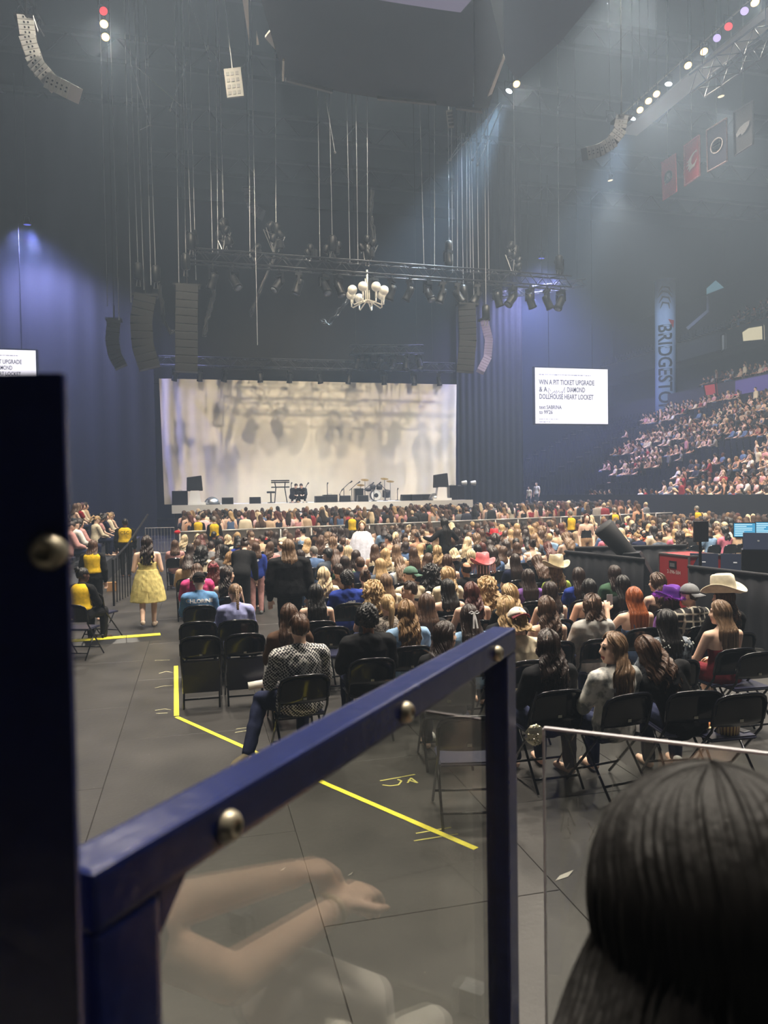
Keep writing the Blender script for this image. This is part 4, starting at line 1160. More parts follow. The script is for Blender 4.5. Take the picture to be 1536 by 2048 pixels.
# ---- hanging team banners
def banner(px, col_, border, label, marks):
    X = 27.5
    ps = [EYE + ray(x, y) * (X / ray(x, y).x) for x, y in px]      # top-left, top-right, bottom-right, bottom-left
    t = thing('team_banner', label, 'banner', ps[0], 0, 'hanging team banners')
    o_ = ps[0]; th = Vector((0.04, 0, 0))
    q = [p - o_ for p in ps]
    MB().add(q + [p + th for p in q], [(0, 1, 2, 3), (7, 6, 5, 4), (0, 4, 5, 1), (1, 5, 6, 2), (2, 6, 7, 3), (3, 7, 4, 0)]).obj('sheet', cloth(col_), t)
    def at_(u, v, off=0.03): return ((q[0] * (1 - u) + q[1] * u) * (1 - v) + (q[3] * (1 - u) + q[2] * u) * v) - Vector((off, 0, 0))
    if border:
        b_ = MB()
        for e in ((0, 0, 1, 0), (1, 0, 1, 1), (1, 1, 0, 1), (0, 1, 0, 0)): b_.tube([at_(e[0], e[1]), at_(e[2], e[3])], 0.045, 4)
        b_.obj('border', cloth(border), t)
    for (cm, shapes) in marks:
        m_ = MB()
        for poly in shapes: m_.add([at_(u, v, 0.05) for u, v in poly], [tuple(range(len(poly)))])
        m_.obj('emblem', cloth(cm), t)
    MB().tube([at_(0.5, 0), at_(0.5, 0) + Vector((0, 0, 31 - ps[0].z))], 0.012, 4).obj('line', CABM, t)
def disc(cx, cy, r_, ry=None, n=18, a0=0, a1=360): return [(cx + r_ * math.cos(rad(a0 + (a1 - a0) * i / n)), cy + (ry or r_ * .55) * math.sin(rad(a0 + (a1 - a0) * i / n))) for i in range(n + (a1 - a0 < 360))]
banner([(1322, 325), (1351, 306), (1353, 383), (1325, 401)], (200, 84, 92), None, 'plain red hanging banner with a round dark-white emblem, leftmost', [((60, 60, 66), [disc(.5, .5, .28)]), ((210, 206, 200), [disc(.53, .5, .17, .1)]), ((200, 170, 150), [[(.2, .56), (.35, .55), (.3, .6)], [(.72, .56), (.8, .55), (.76, .59)], [(.24, .64), (.36, .62), (.3, .67)]])])
banner([(1369, 292), (1399, 270), (1400, 351), (1370, 372)], (176, 54, 66), (226, 160, 164), 'red banner with pale border and flaming letter emblem', [((205, 195, 190), [[(.85, .36), (.70, .36), (.52, .44), (.48, .54), (.56, .62), (.72, .60), (.84, .52), (.84, .57), (.70, .68), (.48, .70), (.30, .74), (.36, .66), (.20, .66), (.32, .58), (.16, .57), (.30, .50), (.18, .48), (.36, .42), (.60, .34), (.85, .31)]])])
banner([(1414, 261), (1454, 236), (1455, 322), (1416, 344)], (46, 48, 66), (206, 180, 180), 'dark navy banner with pale border and ringed oil-drop emblem', [((190, 180, 176), [disc(.5, .5, .32)]), ((60, 60, 76), [disc(.5, .5, .28)]), ((190, 180, 176), [disc(.5, .46, .22, .09, 14, 180, 360), [(.3, .49), (.7, .49), (.7, .53), (.3, .53)], [(.36, .55), (.64, .55), (.60, .58), (.40, .58)]])])
banner([(1468, 225), (1507, 202), (1507, 288), (1470, 312)], (62, 63, 68), (110, 110, 114), 'dark grey banner with thin grey border and wide shield emblem, rightmost', [((128, 128, 130), [[(.12, .54), (.3, .44), (.55, .40), (.85, .40), (.80, .50), (.62, .60), (.42, .64), (.38, .58), (.16, .62)]])])
# ---- big lit screens
SCR = glow('screen_white', (244, 241, 255), 1.0)
INK = mat('screen_ink', (20, 18, 30), 0.6)
def big_screen(x0, y0, x1, y1, Y, label):
    a, b, c = aty(x0, y0, Y), aty(x1, y0 + 2, Y), aty(x0, y1, Y)
    W_ = (b - a).x; H_ = (a - c).z
    t = thing('video_screen', label, 'screen', (a.x, Y, a.z))
    MB().box((-0.08, 0.02, -H_ - 0.08), (W_ + 0.08, 0.3, 0.08)).obj('frame', BLACK, t)
    MB().box((0, -0.02, -H_), (W_, 0.02, 0)).obj('panel', SCR, t)
    u = W_ / 145.0
    mt = lambda x, z: frame(None, (1, 0, 0), (0, -1, 0), (x, -0.05, z))
    for (s, x, y, sz) in (('WIN A PIT TICKET UPGRADE', 7, 30, 12.4), ('& A', 7, 43, 12.4), ('DIAMOND', 62, 43, 12.4), ('DOLLHOUSE HEART LOCKET', 7, 56, 12.4), ('text SABRINA', 7, 74, 9.5), ("to 99'26", 7, 83, 9.5)):
        me = text_mesh(s, sz * u, bold=0.012); wmax = {'WIN A PIT TICKET UPGRADE': 110, 'DOLLHOUSE HEART LOCKET': 108, 'DIAMOND': 36, '& A': 16, 'text SABRINA': 44, "to 99'26": 26}[s] * u
        k = wmax / max(v.co.x for v in me.vertices)
        link('lettering', me, INK, t, mtx=mt(x * u, -y * u) @ Matrix.Diagonal((k, 1, 1, 1)))
    sq = [(30, -42), (26, -36), (25, -44), (29, -49), (36, -43), (38, -41), (38, -46), (42, -40), (41, -46), (46, -41), (47, -45), (52, -42), (52, -46), (58, -34), (57, -45)]
    MB().tube([(x * u, -0.05, z * u) for x, z in sq], 0.45 * u, 4).obj('script_word', INK, t)
    ln = MB()
    for y_, x1_ in ((12, 110), (92, 45), (97, 28)):
        x_ = 7
        while x_ < x1_:
            w_ = R.uniform(2, 7); ln.box((x_ * u, -0.06, -(y_ + R.uniform(0.4, 1.2)) * u), (min(x_ + w_, x1_) * u, -0.05, -y_ * u)); x_ += w_ + 1.5
    ln.obj('small_print', mat('ink_grey', (120, 118, 140), 0.6), t)
    MB().tube([(W_ * .2, 0.15, 0.08), (W_ * .2, 0.15, 25 - a.z)], 0.03, 5).tube([(W_ * .8, 0.15, 0.08), (W_ * .8, 0.15, 25 - a.z)], 0.03, 5).obj('hanger', BLACK, t)
    return t
big_screen(1070, 735, 1215, 847, 50.0, 'glowing white video screen with contest text right of the stage')
big_screen(-77, 697, 71, 812, 44.0, 'glowing white video screen at the left edge behind the post')
# ---- stage gear
def deck_at(x, Y): q = aty(x, 1000, Y); return Vector((q.x, Y, DZ))
def mic_stand(x, ytop, label, boom=0.0, Y=42.5):
    p = deck_at(x, Y); h = aty(x, ytop, Y).z - DZ
    t = thing('microphone_stand', label, 'stand', p, 0, 'microphone stands')
    MB().lathe([(0.16, 0), (0.16, 0.02), (0.03, 0.05)], 12).obj('base', BLACK, t)
    MB().tube([(0, 0, 0.04), (0, 0, h * (0.7 if boom else 1))], 0.022, 6).obj('pole', BLACK, t)
    e = Vector((boom, 0, h)) if boom else Vector((0, 0, h))
    if boom: MB().tube([(-boom * 0.4, 0, h * 0.6), e], 0.018, 6).obj('boom', BLACK, t)
    MB().tube([e - Vector((0, 0, 0.03)), e + Vector((0.03 + boom * 0.3, -0.05, 0.08))], [0.025, 0.045], 8).obj('microphone', BLACK, t)
for i, (x, yt, bm_) in enumerate(((583, 968, 0), (610, 968, .15), (655, 968, 0), (688, 965, .35), (704, 966, .35), (730, 968, .4), (748, 967, .3), (771, 969, -.3), (795, 979, 0), (592, 976, .2), (680, 981, .1))):
    mic_stand(x, yt, '%s microphone stand from the left on the stage' % ordn(i), bm_, 42.0 + (i % 3) * 0.7)
def drum(c, r_, h, tilt=0.0, ax='z'):
    m = Matrix.Translation(c) @ (Matrix.Rotation(PI / 2, 4, 'X') if ax == 'y' else Matrix.Rotation(tilt, 4, 'X'))
    return MB().lathe([(r_ * .97, -h / 2), (r_, -h / 2), (r_, h / 2), (r_ * .97, h / 2)], 20, m)
p = deck_at(755, 43.5); t = thing('drum_kit', 'dark drum kit with cymbals on the right half of the stage', 'drum kit', p)
DRM = mat('drum_shell', (34, 34, 38), 0.3, 0.2); SKN = mat('drum_skin', (190, 188, 182), 0.6); CYM = mat('cymbal_brass', (170, 140, 80), 0.3, 0.8)
for nm, c, r_, h, ax in (('bass_drum', (-0.2, -0.3, 0.33), .32, .42, 'y'), ('tom', (-.35, -.3, .82), .17, .25, 'z'), ('tom', (0.05, -.3, .82), .18, .26, 'z'), ('floor_tom', (.55, 0, .42), .24, .4, 'z'), ('snare', (-.5, .2, .68), .19, .14, 'z')):
    o = drum(c, r_, h, rad(15), ax).obj(nm, DRM, t, True)
MB().lathe([(0.30, 0), (0.30, 0.01)], 20, Matrix.Translation((-0.2, -0.52, 0.33)) @ Matrix.Rotation(PI / 2, 4, 'X')).obj('drum_skin', SKN, t)
MB().lathe([(0.13, 0), (0.13, 0.01)], 16, Matrix.Translation((-0.2, -0.54, 0.33)) @ Matrix.Rotation(PI / 2, 4, 'X')).obj('emblem', BLACK, t)
for (x, y, z) in ((-.75, .0, 1.25), (.4, -.2, 1.3), (.85, .2, 1.15), (-.95, .3, .95)):
    MB().tube([(x, y, 0.02), (x, y, z)], 0.02, 6).obj('cymbal_stand', STEEL, t)
    MB().lathe([(0.24, 0), (0.05, 0.03), (0.02, 0.05)], 18, Matrix.Translation((x, y, z)) @ Matrix.Rotation(rad(18), 4, 'X')).obj('cymbal', CYM, t)
p = deck_at(561, 42.5); t = thing('keyboard_stand', 'two-tier black keyboard on stand at left centre stage', 'keyboard', p)
for z in (0.85, 1.12, 1.22): MB().box((-.5, -.18, z), (.5, .18, z + 0.07)).obj('keyboard', BLACKP, t, bevel=0.01)
for s_ in (-1, 1): MB().tube([(s_ * .35, -.2, 0), (s_ * .25, 0, .85), (s_ * .3, .1, 1.2)], 0.03, 6).obj('leg', BLACK, t)
p = deck_at(542, 42.5); t = thing('stool', 'black round stool beside the keyboard stand', 'stool', p)
MB().lathe([(0.22, .55), (0.24, .6), (0.22, .66)], 14).obj('seat', BLACKP, t); MB().tube([(0, 0, 0), (0, 0, .56)], 0.04, 6).lathe([(0.2, 0), (0.2, 0.03), (0.04, 0.06)], 10).obj('pedestal', BLACK, t)
def covered_screen(x, lb):
    p = deck_at(x, 41.0); t = thing('covered_screen', lb, 'screen', p)
    MB().box((-.55, -.3, 0), (.55, .3, .12)).obj('plinth', WHITE, t); MB().prism([(-.32, .12), (.32, .12), (.22, .75), (-.22, .75)], 0.4, Matrix.Translation((0, -.2, 0))).obj('pedestal', WHITE, t)
    mb = MB().tube([(0, 0, .72), (0, 0, .78), (0, 0, 1.1), (0, 0, 1.5), (.02, 0, 1.58)], [(.38, .16), (.42, .2), (.40, .19), (.37, .18), (.3, .12)], 4, hint=(1, 1, 0))
    mb = MB().add([(-.42, -.2, .72), (.42, -.2, .74), (.42, .2, .74), (-.42, .2, .72), (-.40, -.18, 1.45), (.36, -.18, 1.55), (.36, .18, 1.55), (-.40, .18, 1.45)], [(0, 3, 2, 1), (4, 5, 6, 7), (0, 1, 5, 4), (1, 2, 6, 5), (2, 3, 7, 6), (3, 0, 4, 7)])
    mb.obj('black_cover', DARK, t, bevel=0.04)
covered_screen(390, 'black-covered screen on white pedestal at the left stage corner'); covered_screen(882, 'black-covered screen on white pedestal at the right stage corner')
SIL = mat('dome_silver', (170, 170, 172), 0.22, 0.8)
for (x, lb) in ((424, 'silver dome beside the left covered screen'), (869, 'silver dome beside the right covered screen')):
    p = deck_at(x, 41.2); t = thing('silver_dome', lb, 'dome', p)
    MB().lathe([(0.42 * math.cos(rad(a_)), 0.42 * math.sin(rad(a_))) for a_ in range(0, 90, 12)] + [(0.02, 0.42)], 20).obj('dome', SIL, t); MB().lathe([(0.45, 0), (0.45, 0.03)], 20).obj('base_ring', BLACK, t)
def wedge(x, Y, lb, w_=0.6):
    p = deck_at(x, Y); t = thing('stage_monitor', lb, 'speaker', p, 0, 'stage monitors')
    MB().prism([(-.25, 0), (.25, 0), (.1, .36), (-.18, .36)], w_, Matrix.Translation((w_ / 2, 0, 0)) @ Matrix.Rotation(PI / 2, 4, 'Z')).obj('cabinet', BLACKP, t, bevel=0.015)
    MB().box((-w_ / 2 + .04, -.24, .04), (w_ / 2 - .04, -.225, .3)).obj('grille', BLACK, t)
for i, x in enumerate((455, 510, 640, 652, 662, 690, 725, 812, 832, 852)): wedge(x, 41.0 + (i % 2) * 0.4, '%s black stage monitor from the left' % ordn(i))
def amp(x, Y, w_, h, lb):
    p = deck_at(x, Y); t = thing('equipment_case', lb, 'case', p, 0, 'equipment on the stage')
    MB().box((-w_ / 2, -.25, 0), (w_ / 2, .25, h)).obj('body', BLACKP, t, bevel=0.02); MB().box((-w_ / 2 + .05, -.265, .05), (w_ / 2 - .05, -.25, h - .05)).obj('front', BLACK, t)
    MB().tube([(-.1, 0, h), (-.1, 0, h + .04), (.1, 0, h + .04), (.1, 0, h)], 0.012, 5).obj('handle', STEEL, t)
amp(360, 40.8, .8, .75, 'black case with small camera on top at the far left stage corner'); amp(717, 42.0, .5, .75, 'tall black amplifier left of the drums'); amp(660, 41.8, .8, .42, 'low wide black case at centre stage'); amp(905, 41.5, .5, .85, 'first black case right of the right dome'); amp(918, 41.7, .5, .8, 'second black case right of the right dome')
for i, (x, y) in enumerate(((923, 966), (941, 966))):
    p = aty(x, y, 42.0); t = thing('side_light', '%s small side light on a pole beyond the right stage corner' % ordn(i), 'stage light', (p.x, p.y, 0))
    MB().tube([(0, 0, 0), (0, 0, p.z)], 0.03, 6).obj('pole', BLACK, t); MB().lathe([(.1, 0), (.16, .3)], 10, Matrix.Translation((0, 0, p.z)) @ Matrix.Rotation(PI / 2, 4, 'Y')).obj('lamp_head', LIGHTB, t)
for i, (x, lb) in enumerate(((588, 'first crouching stagehand in black on the stage'), (605, 'second crouching stagehand in black on the stage'))):
    p = deck_at(x, 41.5); person(p, rad(160 if i else 200), 'crouch', 'short', 'dark brown', 'coat', 'black', pants='black', lod=1, scale=1.15, label=lb)
# ---- barricade
B0, B1 = Vector((-0.62, 26.95, 0)), Vector((23.3, 33.2, 0))
L = (B1 - B0).length; nb = 20; bl = L / nb; dr = (B1 - B0).normalized()
RAILM = mat('barrier_alu', (176, 172, 164), 0.45, 0.4); SHEET = mat('barrier_sheet', (92, 84, 76), 0.6)
bp_ = [('top_rail', MB().tube([(0, 0, 1.1), (bl - .02, 0, 1.1)], 0.035, 8).mesh('r', True), RAILM), ('sheet', MB().box((0.03, -.01, .1), (bl - .05, .01, 1.06)).mesh('s'), SHEET), ('post', MB().tube([(0.02, 0, 0), (0.02, 0, 1.1)], 0.03, 6).mesh('p', True), RAILM), ('foot', MB().box((0, 0, 0), (bl - .03, .9, .02)).mesh('f'), RAILM), ('brace', MB().tube([(0.3, 0.03, .9), (0.02, -0.06, 0.1)], 0.025, 6).mesh('b', True), RAILM)]
for k in range(nb):
    p = B0 + dr * bl * k
    t = thing('barricade_panel', '%s barricade panel from the left end in front of the standing pit' % ordn(k), 'barrier', p, math.atan2(dr.y, dr.x), 'barricade panels')
    for nm, me, m in bp_: link(nm, me, m, t)
o = MB().ell(B0 + Vector((-0.06, -.02, 1.1)), (.11, .07, .07)).obj('red_end_marker', cloth((190, 40, 50))); tag(o, 'small red marker tied on the left end of the barricade', 'marker')
q0 = atz(326, 1095, 0); q0 = Vector((-2.0, 31.0, 0))
t = thing('steel_fence', 'low grey steel fence left of the stage corner', 'fence', q0)
fe = MB().tube([(0, 0, .1), (0, 0, 1.1), (1.1, 0, 1.1), (1.1, 0, .1), (0, 0, .1)], 0.02, 6).obj('frame', RAILM, t)
for k in range(8): MB().tube([(0.12 + k * .12, 0, .1), (0.12 + k * .12, 0, 1.1)], 0.008, 5).obj('bar', RAILM, t)
for k in (.1, 1.0): MB().box((k - .03, -.3, 0), (k + .03, .3, .1)).obj('foot', RAILM, t)
# ---- lamps that light the curtain and added blue lamps that tint the haze
for (p, tg, e, col_, ang, lb) in (((-3.0, 24, 24.5), (6.0, 46, 4), 13000, (1, .87, .65), 40, 'roof spotlight aimed at the curtain, left of centre'), ((19.0, 25, 24.5), (8.5, 46, 4.5), 13000, (1, .87, .65), 40, 'roof spotlight aimed at the curtain, right of centre'),
                                  ((8.0, 32, 24.5), (7.5, 46, 5), 3500, (1, .88, .68), 55, 'roof spotlight aimed at the curtain from the centre')):
    house_lamp(70, p, tg, e, col_, ang, lb, size=0.10)
BLUEG = glow('added_lamp_lens_blue', (110, 120, 255), 0.6)
for (p, tg, lb) in (((-8.5, 44, 17.0), (-8, 45.5, 2), 'added blue haze lamp over the dark drape left of the stage'), ((21.5, 44, 17.0), (21, 45.5, 2), 'added blue haze lamp over the dark drape right of the stage'), ((29, 62, 20.0), (30, 60, 5), 'added blue haze lamp behind the right screen')):
    house_lamp(80, p, tg, 15000, (.38, .40, 1.0), 125, lb, BLUEG)

q = EYE + ray(1331, 700) * (41.5 / ray(1331, 700).x)  # lamp added to light the dim column pale blue
house_lamp(85, (24, 40, 24.0), (q.x, q.y, 14), 20000, (.6, .75, 1.0), 24, 'added cool lamp brightening the tall sponsor column', BLUEG)
# ------------------------------------------------------------------ the seated floor audience, read off the photograph
SEATED = []      # (Y, X) book-keeping for rows
def dot_shirt():
    m = bpy.data.materials.new('dotted_cloth'); m.use_nodes = True; n = m.node_tree; b = n.nodes['Principled BSDF']
    tc = n.nodes.new('ShaderNodeTexCoord'); mp = n.nodes.new('ShaderNodeMapping'); mp.inputs['Rotation'].default_value = (0, rad(45), 0)
    vo = n.nodes.new('ShaderNodeTexVoronoi'); vo.inputs['Scale'].default_value = 52; vo.inputs['Randomness'].default_value = 0.05
    rp = n.nodes.new('ShaderNodeValToRGB'); rp.color_ramp.interpolation = 'CONSTANT'
    rp.color_ramp.elements[0].color = lin((24, 25, 34)); rp.color_ramp.elements[1].position = 0.50; rp.color_ramp.elements[1].color = lin((206, 204, 200))
    n.links.new(tc.outputs['Object'], mp.inputs[0]); n.links.new(mp.outputs[0], vo.inputs['Vector']); n.links.new(vo.outputs['Distance'], rp.inputs[0]); n.links.new(rp.outputs[0], b.inputs['Base Color'])
    b.inputs['Roughness'].default_value = 0.8
    return m
def plaid():
    m = bpy.data.materials.new('plaid_cloth'); m.use_nodes = True; n = m.node_tree; b = n.nodes['Principled BSDF']
    tc = n.nodes.new('ShaderNodeTexCoord'); sep = n.nodes.new('ShaderNodeSeparateXYZ'); n.links.new(tc.outputs['Object'], sep.inputs[0])
    outs = []
    for ax in (0, 2):
        a = n.nodes.new('ShaderNodeMath'); a.operation = 'MULTIPLY'; a.inputs[1].default_value = 75
        s = n.nodes.new('ShaderNodeMath'); s.operation = 'SINE'; g = n.nodes.new('ShaderNodeMath'); g.operation = 'GREATER_THAN'; g.inputs[1].default_value = 0.72
        n.links.new(sep.outputs[ax], a.inputs[0]); n.links.new(a.outputs[0], s.inputs[0]); n.links.new(s.outputs[0], g.inputs[0]); outs.append(g)
    ad = n.nodes.new('ShaderNodeMath'); ad.operation = 'MAXIMUM'; n.links.new(outs[0].outputs[0], ad.inputs[0]); n.links.new(outs[1].outputs[0], ad.inputs[1])
    mx = n.nodes.new('ShaderNodeMix'); mx.data_type = 'RGBA'; mx.inputs[6].default_value = lin((34, 32, 34)); mx.inputs[7].default_value = lin((190, 184, 170))
    n.links.new(ad.outputs[0], mx.inputs[0]); n.links.new(mx.outputs[2], b.inputs['Base Color']); b.inputs['Roughness'].default_value = 0.85
    return m
def mottle(a, c, scale):
    m = bpy.data.materials.new('mottled_cloth'); m.use_nodes = True; n = m.node_tree; b = n.nodes['Principled BSDF']
    tc = n.nodes.new('ShaderNodeTexCoord'); nz = n.nodes.new('ShaderNodeTexNoise'); nz.inputs['Scale'].default_value = scale; nz.inputs['Detail'].default_value = 6
    rp = n.nodes.new('ShaderNodeValToRGB'); rp.color_ramp.elements[0].position = 0.42; rp.color_ramp.elements[1].position = 0.56
    rp.color_ramp.elements[0].color = lin(a); rp.color_ramp.elements[1].color = lin(c)
    n.links.new(tc.outputs['Object'], nz.inputs['Vector']); n.links.new(nz.outputs[0], rp.inputs[0]); n.links.new(rp.outputs[0], b.inputs['Base Color']); b.inputs['Roughness'].default_value = 0.85
    return m
def sit(x, y, pose, hair, hc, top, tc, **kw):
    J = skeleton(pose, kw.get('wide', 1.0)); s = kw.get('scale', 1.0)
    h = J['hm'].translation * s
    rz = rad(kw.pop('rz', 0)); zb = kw.pop('zb', 0.0); ch = kw.pop('chair', True)
    p = atz(x, y, h.z + zb)
    off = Matrix.Rotation(rz, 3, 'Z') @ Vector((h.x, h.y, 0))
    loc = Vector((p.x - off.x, p.y - off.y, zb))
    d = (loc - EYE).dot(fw)
    lod = kw.pop('lod', 0 if d < 12.5 else 1)
    t = person(loc, rz, pose, hair, hc, top, tc, lod=lod, **kw)
    if not POSES[pose].get('st') and ch: SEATED.append([loc, t, d, rz])
    if not kw.get('label'):
        t['_a'] = '%s in %s %s' % ((HAIRN[hair] % hc) if '%' in HAIRN[hair] else HAIRN[hair], tc, TOPN[top])
    return t
# nearest rows on the right
sit(1226, 1297, 'left', 'longx', 'light brown', 'long', 'light grey', rz=8, label='woman in profile with long light brown hair and mottled white-grey sweatshirt', mats=mottle((120, 122, 122), (214, 211, 204), 9), wide=1.05)
sit(1098, 1292, 'sit', 'wavyx', 'dark brown', 'long', 'black', label='person with waist-length dark brown hair and black top beside the blue gate post')
sit(1300, 1303, 'sidel', 'wavyx', 'brown', 'long', 'black', rz=-10, label='person with loose brown curls leaning right, between mottled sweatshirt and red strapless top')
sit(1440, 1226, 'l30', 'long', 'light brown', 'tube', 'dark red', label='woman with ombre brown hair and bare shoulders in dark red strapless dress', pants='dark red', ps='skirt', wide=1.05)
sit(1333, 1246, 'sit', 'long', 'black', 'coat', 'slate', label='person with straight black hair and grey denim jacket with studded shoulders', mats=mottle((70, 78, 88), (120, 128, 138), 22))
sit(1268, 1196, 'raise', 'long', 'red', 'strap', 'denim', label='red-haired woman with bare back and denim straps raising a phone', pants='denim', wide=1.08)
sit(1185, 1213, 'sit', 'bobw', 'brown', 'hood', 'light grey', label='person with brown curly bob and light grey hoodie with red print')
sit(1094, 1218, 'sit', 'wavyx', 'brown', 'tank', 'beige', label='woman with long wavy brown hair and bare shoulders behind the white cap')
sit(1036, 1245, 'phone', 'bobw', 'blonde', 'short', 'cream', hat='back', hatc=(220, 214, 204), brimc=(130, 62, 70), label='person in white backward cap with maroon brim and cream tee')
sit(1378, 1192, 'l30', 'fade', 'dark brown', 'hood', 'grey', hat='back', hatc=(128, 130, 134), mats=plaid(), label='man in grey cap and black-white plaid hooded shirt')
sit(1446, 1196, 'l30', 'wavy', 'brown', 'long', 'black', hat='cowboy', hatc=(206, 198, 178), scale=1.03, label='person in cream straw cowboy hat beside the black drape wall')
sit(1342, 1206, 'sit', None, 'brown', 'long', 'purple', scale=0.86, hat='front', hatc=(110, 60, 150), label='child in purple feather-trimmed hat beside the plaid shirt man') if False else None
sit(1314, 1166, 'l30', 'wavy', 'brown', 'tank', 'brown', label='woman with highlighted brown waves and red strap below the red road case')
sit(1245, 1170, 'sit', 'long', 'black', 'short', 'black', label='person with long black hair in black tee beside the red-haired woman')
sit(1229, 1148, 'sit', 'mid', 'dark brown', 'coat', 'green', label='dark-haired person in dark green jacket against the black drape')
sit(1178, 1178, 'sit', 'long', 'black', 'strap', 'black', label='black-haired woman with bare shoulders behind the grey hoodie')
sit(1157, 1153, 'sit', 'longx', 'dark brown', 'short', 'blue', label='person with very long dark brown hair in blue tee')
sit(1112, 1142, 'sit', 'wavy', 'golden brown', 'short', 'lime', hat='cowboy', hatc=(190, 178, 150), label='person in tan straw hat with dark band and lime top')
sit(1056, 1156, 'sit', 'long', 'dark brown', 'short', 'purple', label='woman with long dark hair in purple blouse left of the straw hat')
sit(1100, 1184, 'sit', 'mid', 'dark brown', 'tank', 'white', label='woman with dark shoulder-length hair in white tank top')
sit(1018, 1190, 'l30', 'wavyx', 'blonde', 'short', 'black', label='woman with long blonde hair in black tee behind the gate corner')
sit(1012, 1218, 'sit', 'midw', 'blonde', 'long', 'black', label='person with loose dark blonde hair just left of the white cap')
# middle of the near block
sit(890, 1272, 'right', 'longx', 'dark brown', 'long', 'black', rz=-10, label='dark-haired woman in profile facing right, behind the blue rail')
sit(939, 1234, 'sit', 'mid', 'dark brown', 'short', 'light blue', label='girl with white ribbon bow in dark half-up hair and light blue top')
sit(944, 1186, 'sit', 'wavyx', 'auburn', 'strap', 'black', label='woman with very long dark auburn hair and bare shoulders', wide=1.1)
sit(975, 1178, 'sit', 'curly', 'blonde', 'short', 'beige', label='person with long curly blonde hair behind the auburn hair')
sit(896, 1178, 'raise', 'mid', 'black', 'tank', 'black', label='black-haired woman raising her left hand beside her hair')
sit(894, 1152, 'l30', 'wavy', 'blonde', 'long', 'cream', label='blonde woman in cream top turned left beside the dark curls')
sit(863, 1149, 'sit', 'curly', 'black', 'short', 'black', label='person with dark curly hair between green cap and blonde woman')
sit(932, 1139, 'sit', 'bald', 'dark brown', 'short', 'black', sk='tan', label='balding man in black tee left of the pink cowboy hat')
sit(965, 1136, 'sit', 'long', 'light brown', 'tank', 'rose', hat='cowboy', hatc=(216, 128, 132), label='person in pink cowboy hat with fringe')
sit(820, 1152, 'left', 'fade', 'brown', 'long', 'cream', hat='back', hatc=(92, 122, 106), label='person in green backward cap looking left')
sit(818, 1182, 'left', 'short', 'dark brown', 'short', 'brown', label='young man with short brown hair in profile facing left')
sit(853, 1210, 'sit', 'long', 'brown', 'long', 'black', label='person with straight brown hair and black top right of the denim blouse')
sit(814, 1226, 'sit', 'wavy', 'golden brown', 'short', 'light blue', label='woman with golden brown hair in light blue denim blouse', wide=1.05)
sit(775, 1210, 'sit', 'pony', 'blonde', 'long', 'tan', label='woman with high blonde ponytail in sparkling taupe top', mats=mottle((84, 76, 70), (176, 164, 150), 60))
sit(735, 1238, 'sit', 'afro', 'black', 'hood', 'black', sk='brown', wide=1.15, scale=1.03, label='man with short curly black hair in black hoodie')
sit(748, 1186, 'sit', 'curly', 'blonde', 'short', 'black', label='person with big curly blonde hair behind the black hoodie man')
sit(772, 1166, 'sit', 'long', 'light brown', 'long', 'cream', label='woman with smooth light brown hair between curls and young man')
sit(730, 1156, 'sit', 'bun', 'brown', 'strap', 'beige', label='woman with brown bun and bare neck right of the blue hoodie')
sit(694, 1160, 'sit', 'afro', 'black', 'hood', 'blue', sk='brown', wide=1.12, label='person in royal blue hoodie with white print on the back')
sit(676, 1142, 'sit', 'short', 'dark brown', 'short', 'brown', wide=1.1, label='man with dark hair in brown tee behind the blue hoodie')
sit(648, 1152, 'sit', 'wavy', 'pale blonde', 'long', 'cream', label='person with wavy pale blonde hair right of the standing black jacket')
sit(598, 1256, 'cross', 'short', 'brown', 'long', 'white', rz=6, mats=dot_shirt(), wide=1.14, scale=1.06, shoes=(96, 88, 70), label='man in black-white dotted shirt with crossed leg, nearest left')
sit(579, 1232, 'sit', 'longx', 'brown', 'long', 'brown', label='person with very long straight brown hair in front of the dotted shirt man')
chl = sit(398, 1164, 'phone', 'fade', 'brown', 'long', 'light blue', hat='back', hatc=(24, 22, 24), mats=cloth((98, 142, 188)), wide=1.14, label='person in black cap and light blue sweatshirt lettered CHLORINE')
sit(470, 1186, 'phone', 'braid', 'light brown', 'long', 'lilac', label='girl with light brown braid in lilac sweatshirt')
sit(455, 1150, 'right', 'wavy', 'dark brown', 'tube', 'denim', label='woman with dark curls looking right, denim jacket off her shoulders')
sit(394, 1142, 'phone', 'mid', 'brown', 'hood', 'hot pink', wide=1.15, label='person in hot pink hoodie in front of the CHLORINE sweatshirt')
sit(427, 1138, 'sit', 'wavy', 'auburn', 'long', 'beige', label='person with auburn hair tied with a pink bow')
sit(376, 1122, 'phone', 'mid', 'dark brown', 'long', 'beige', label='person in pale beige top at the aisle, ahead of the pink hoodie')
sit(632, 1188, 'sit', 'longx', 'black', 'tank', 'black', label='person with waist-length black hair beside the standing black jacket')
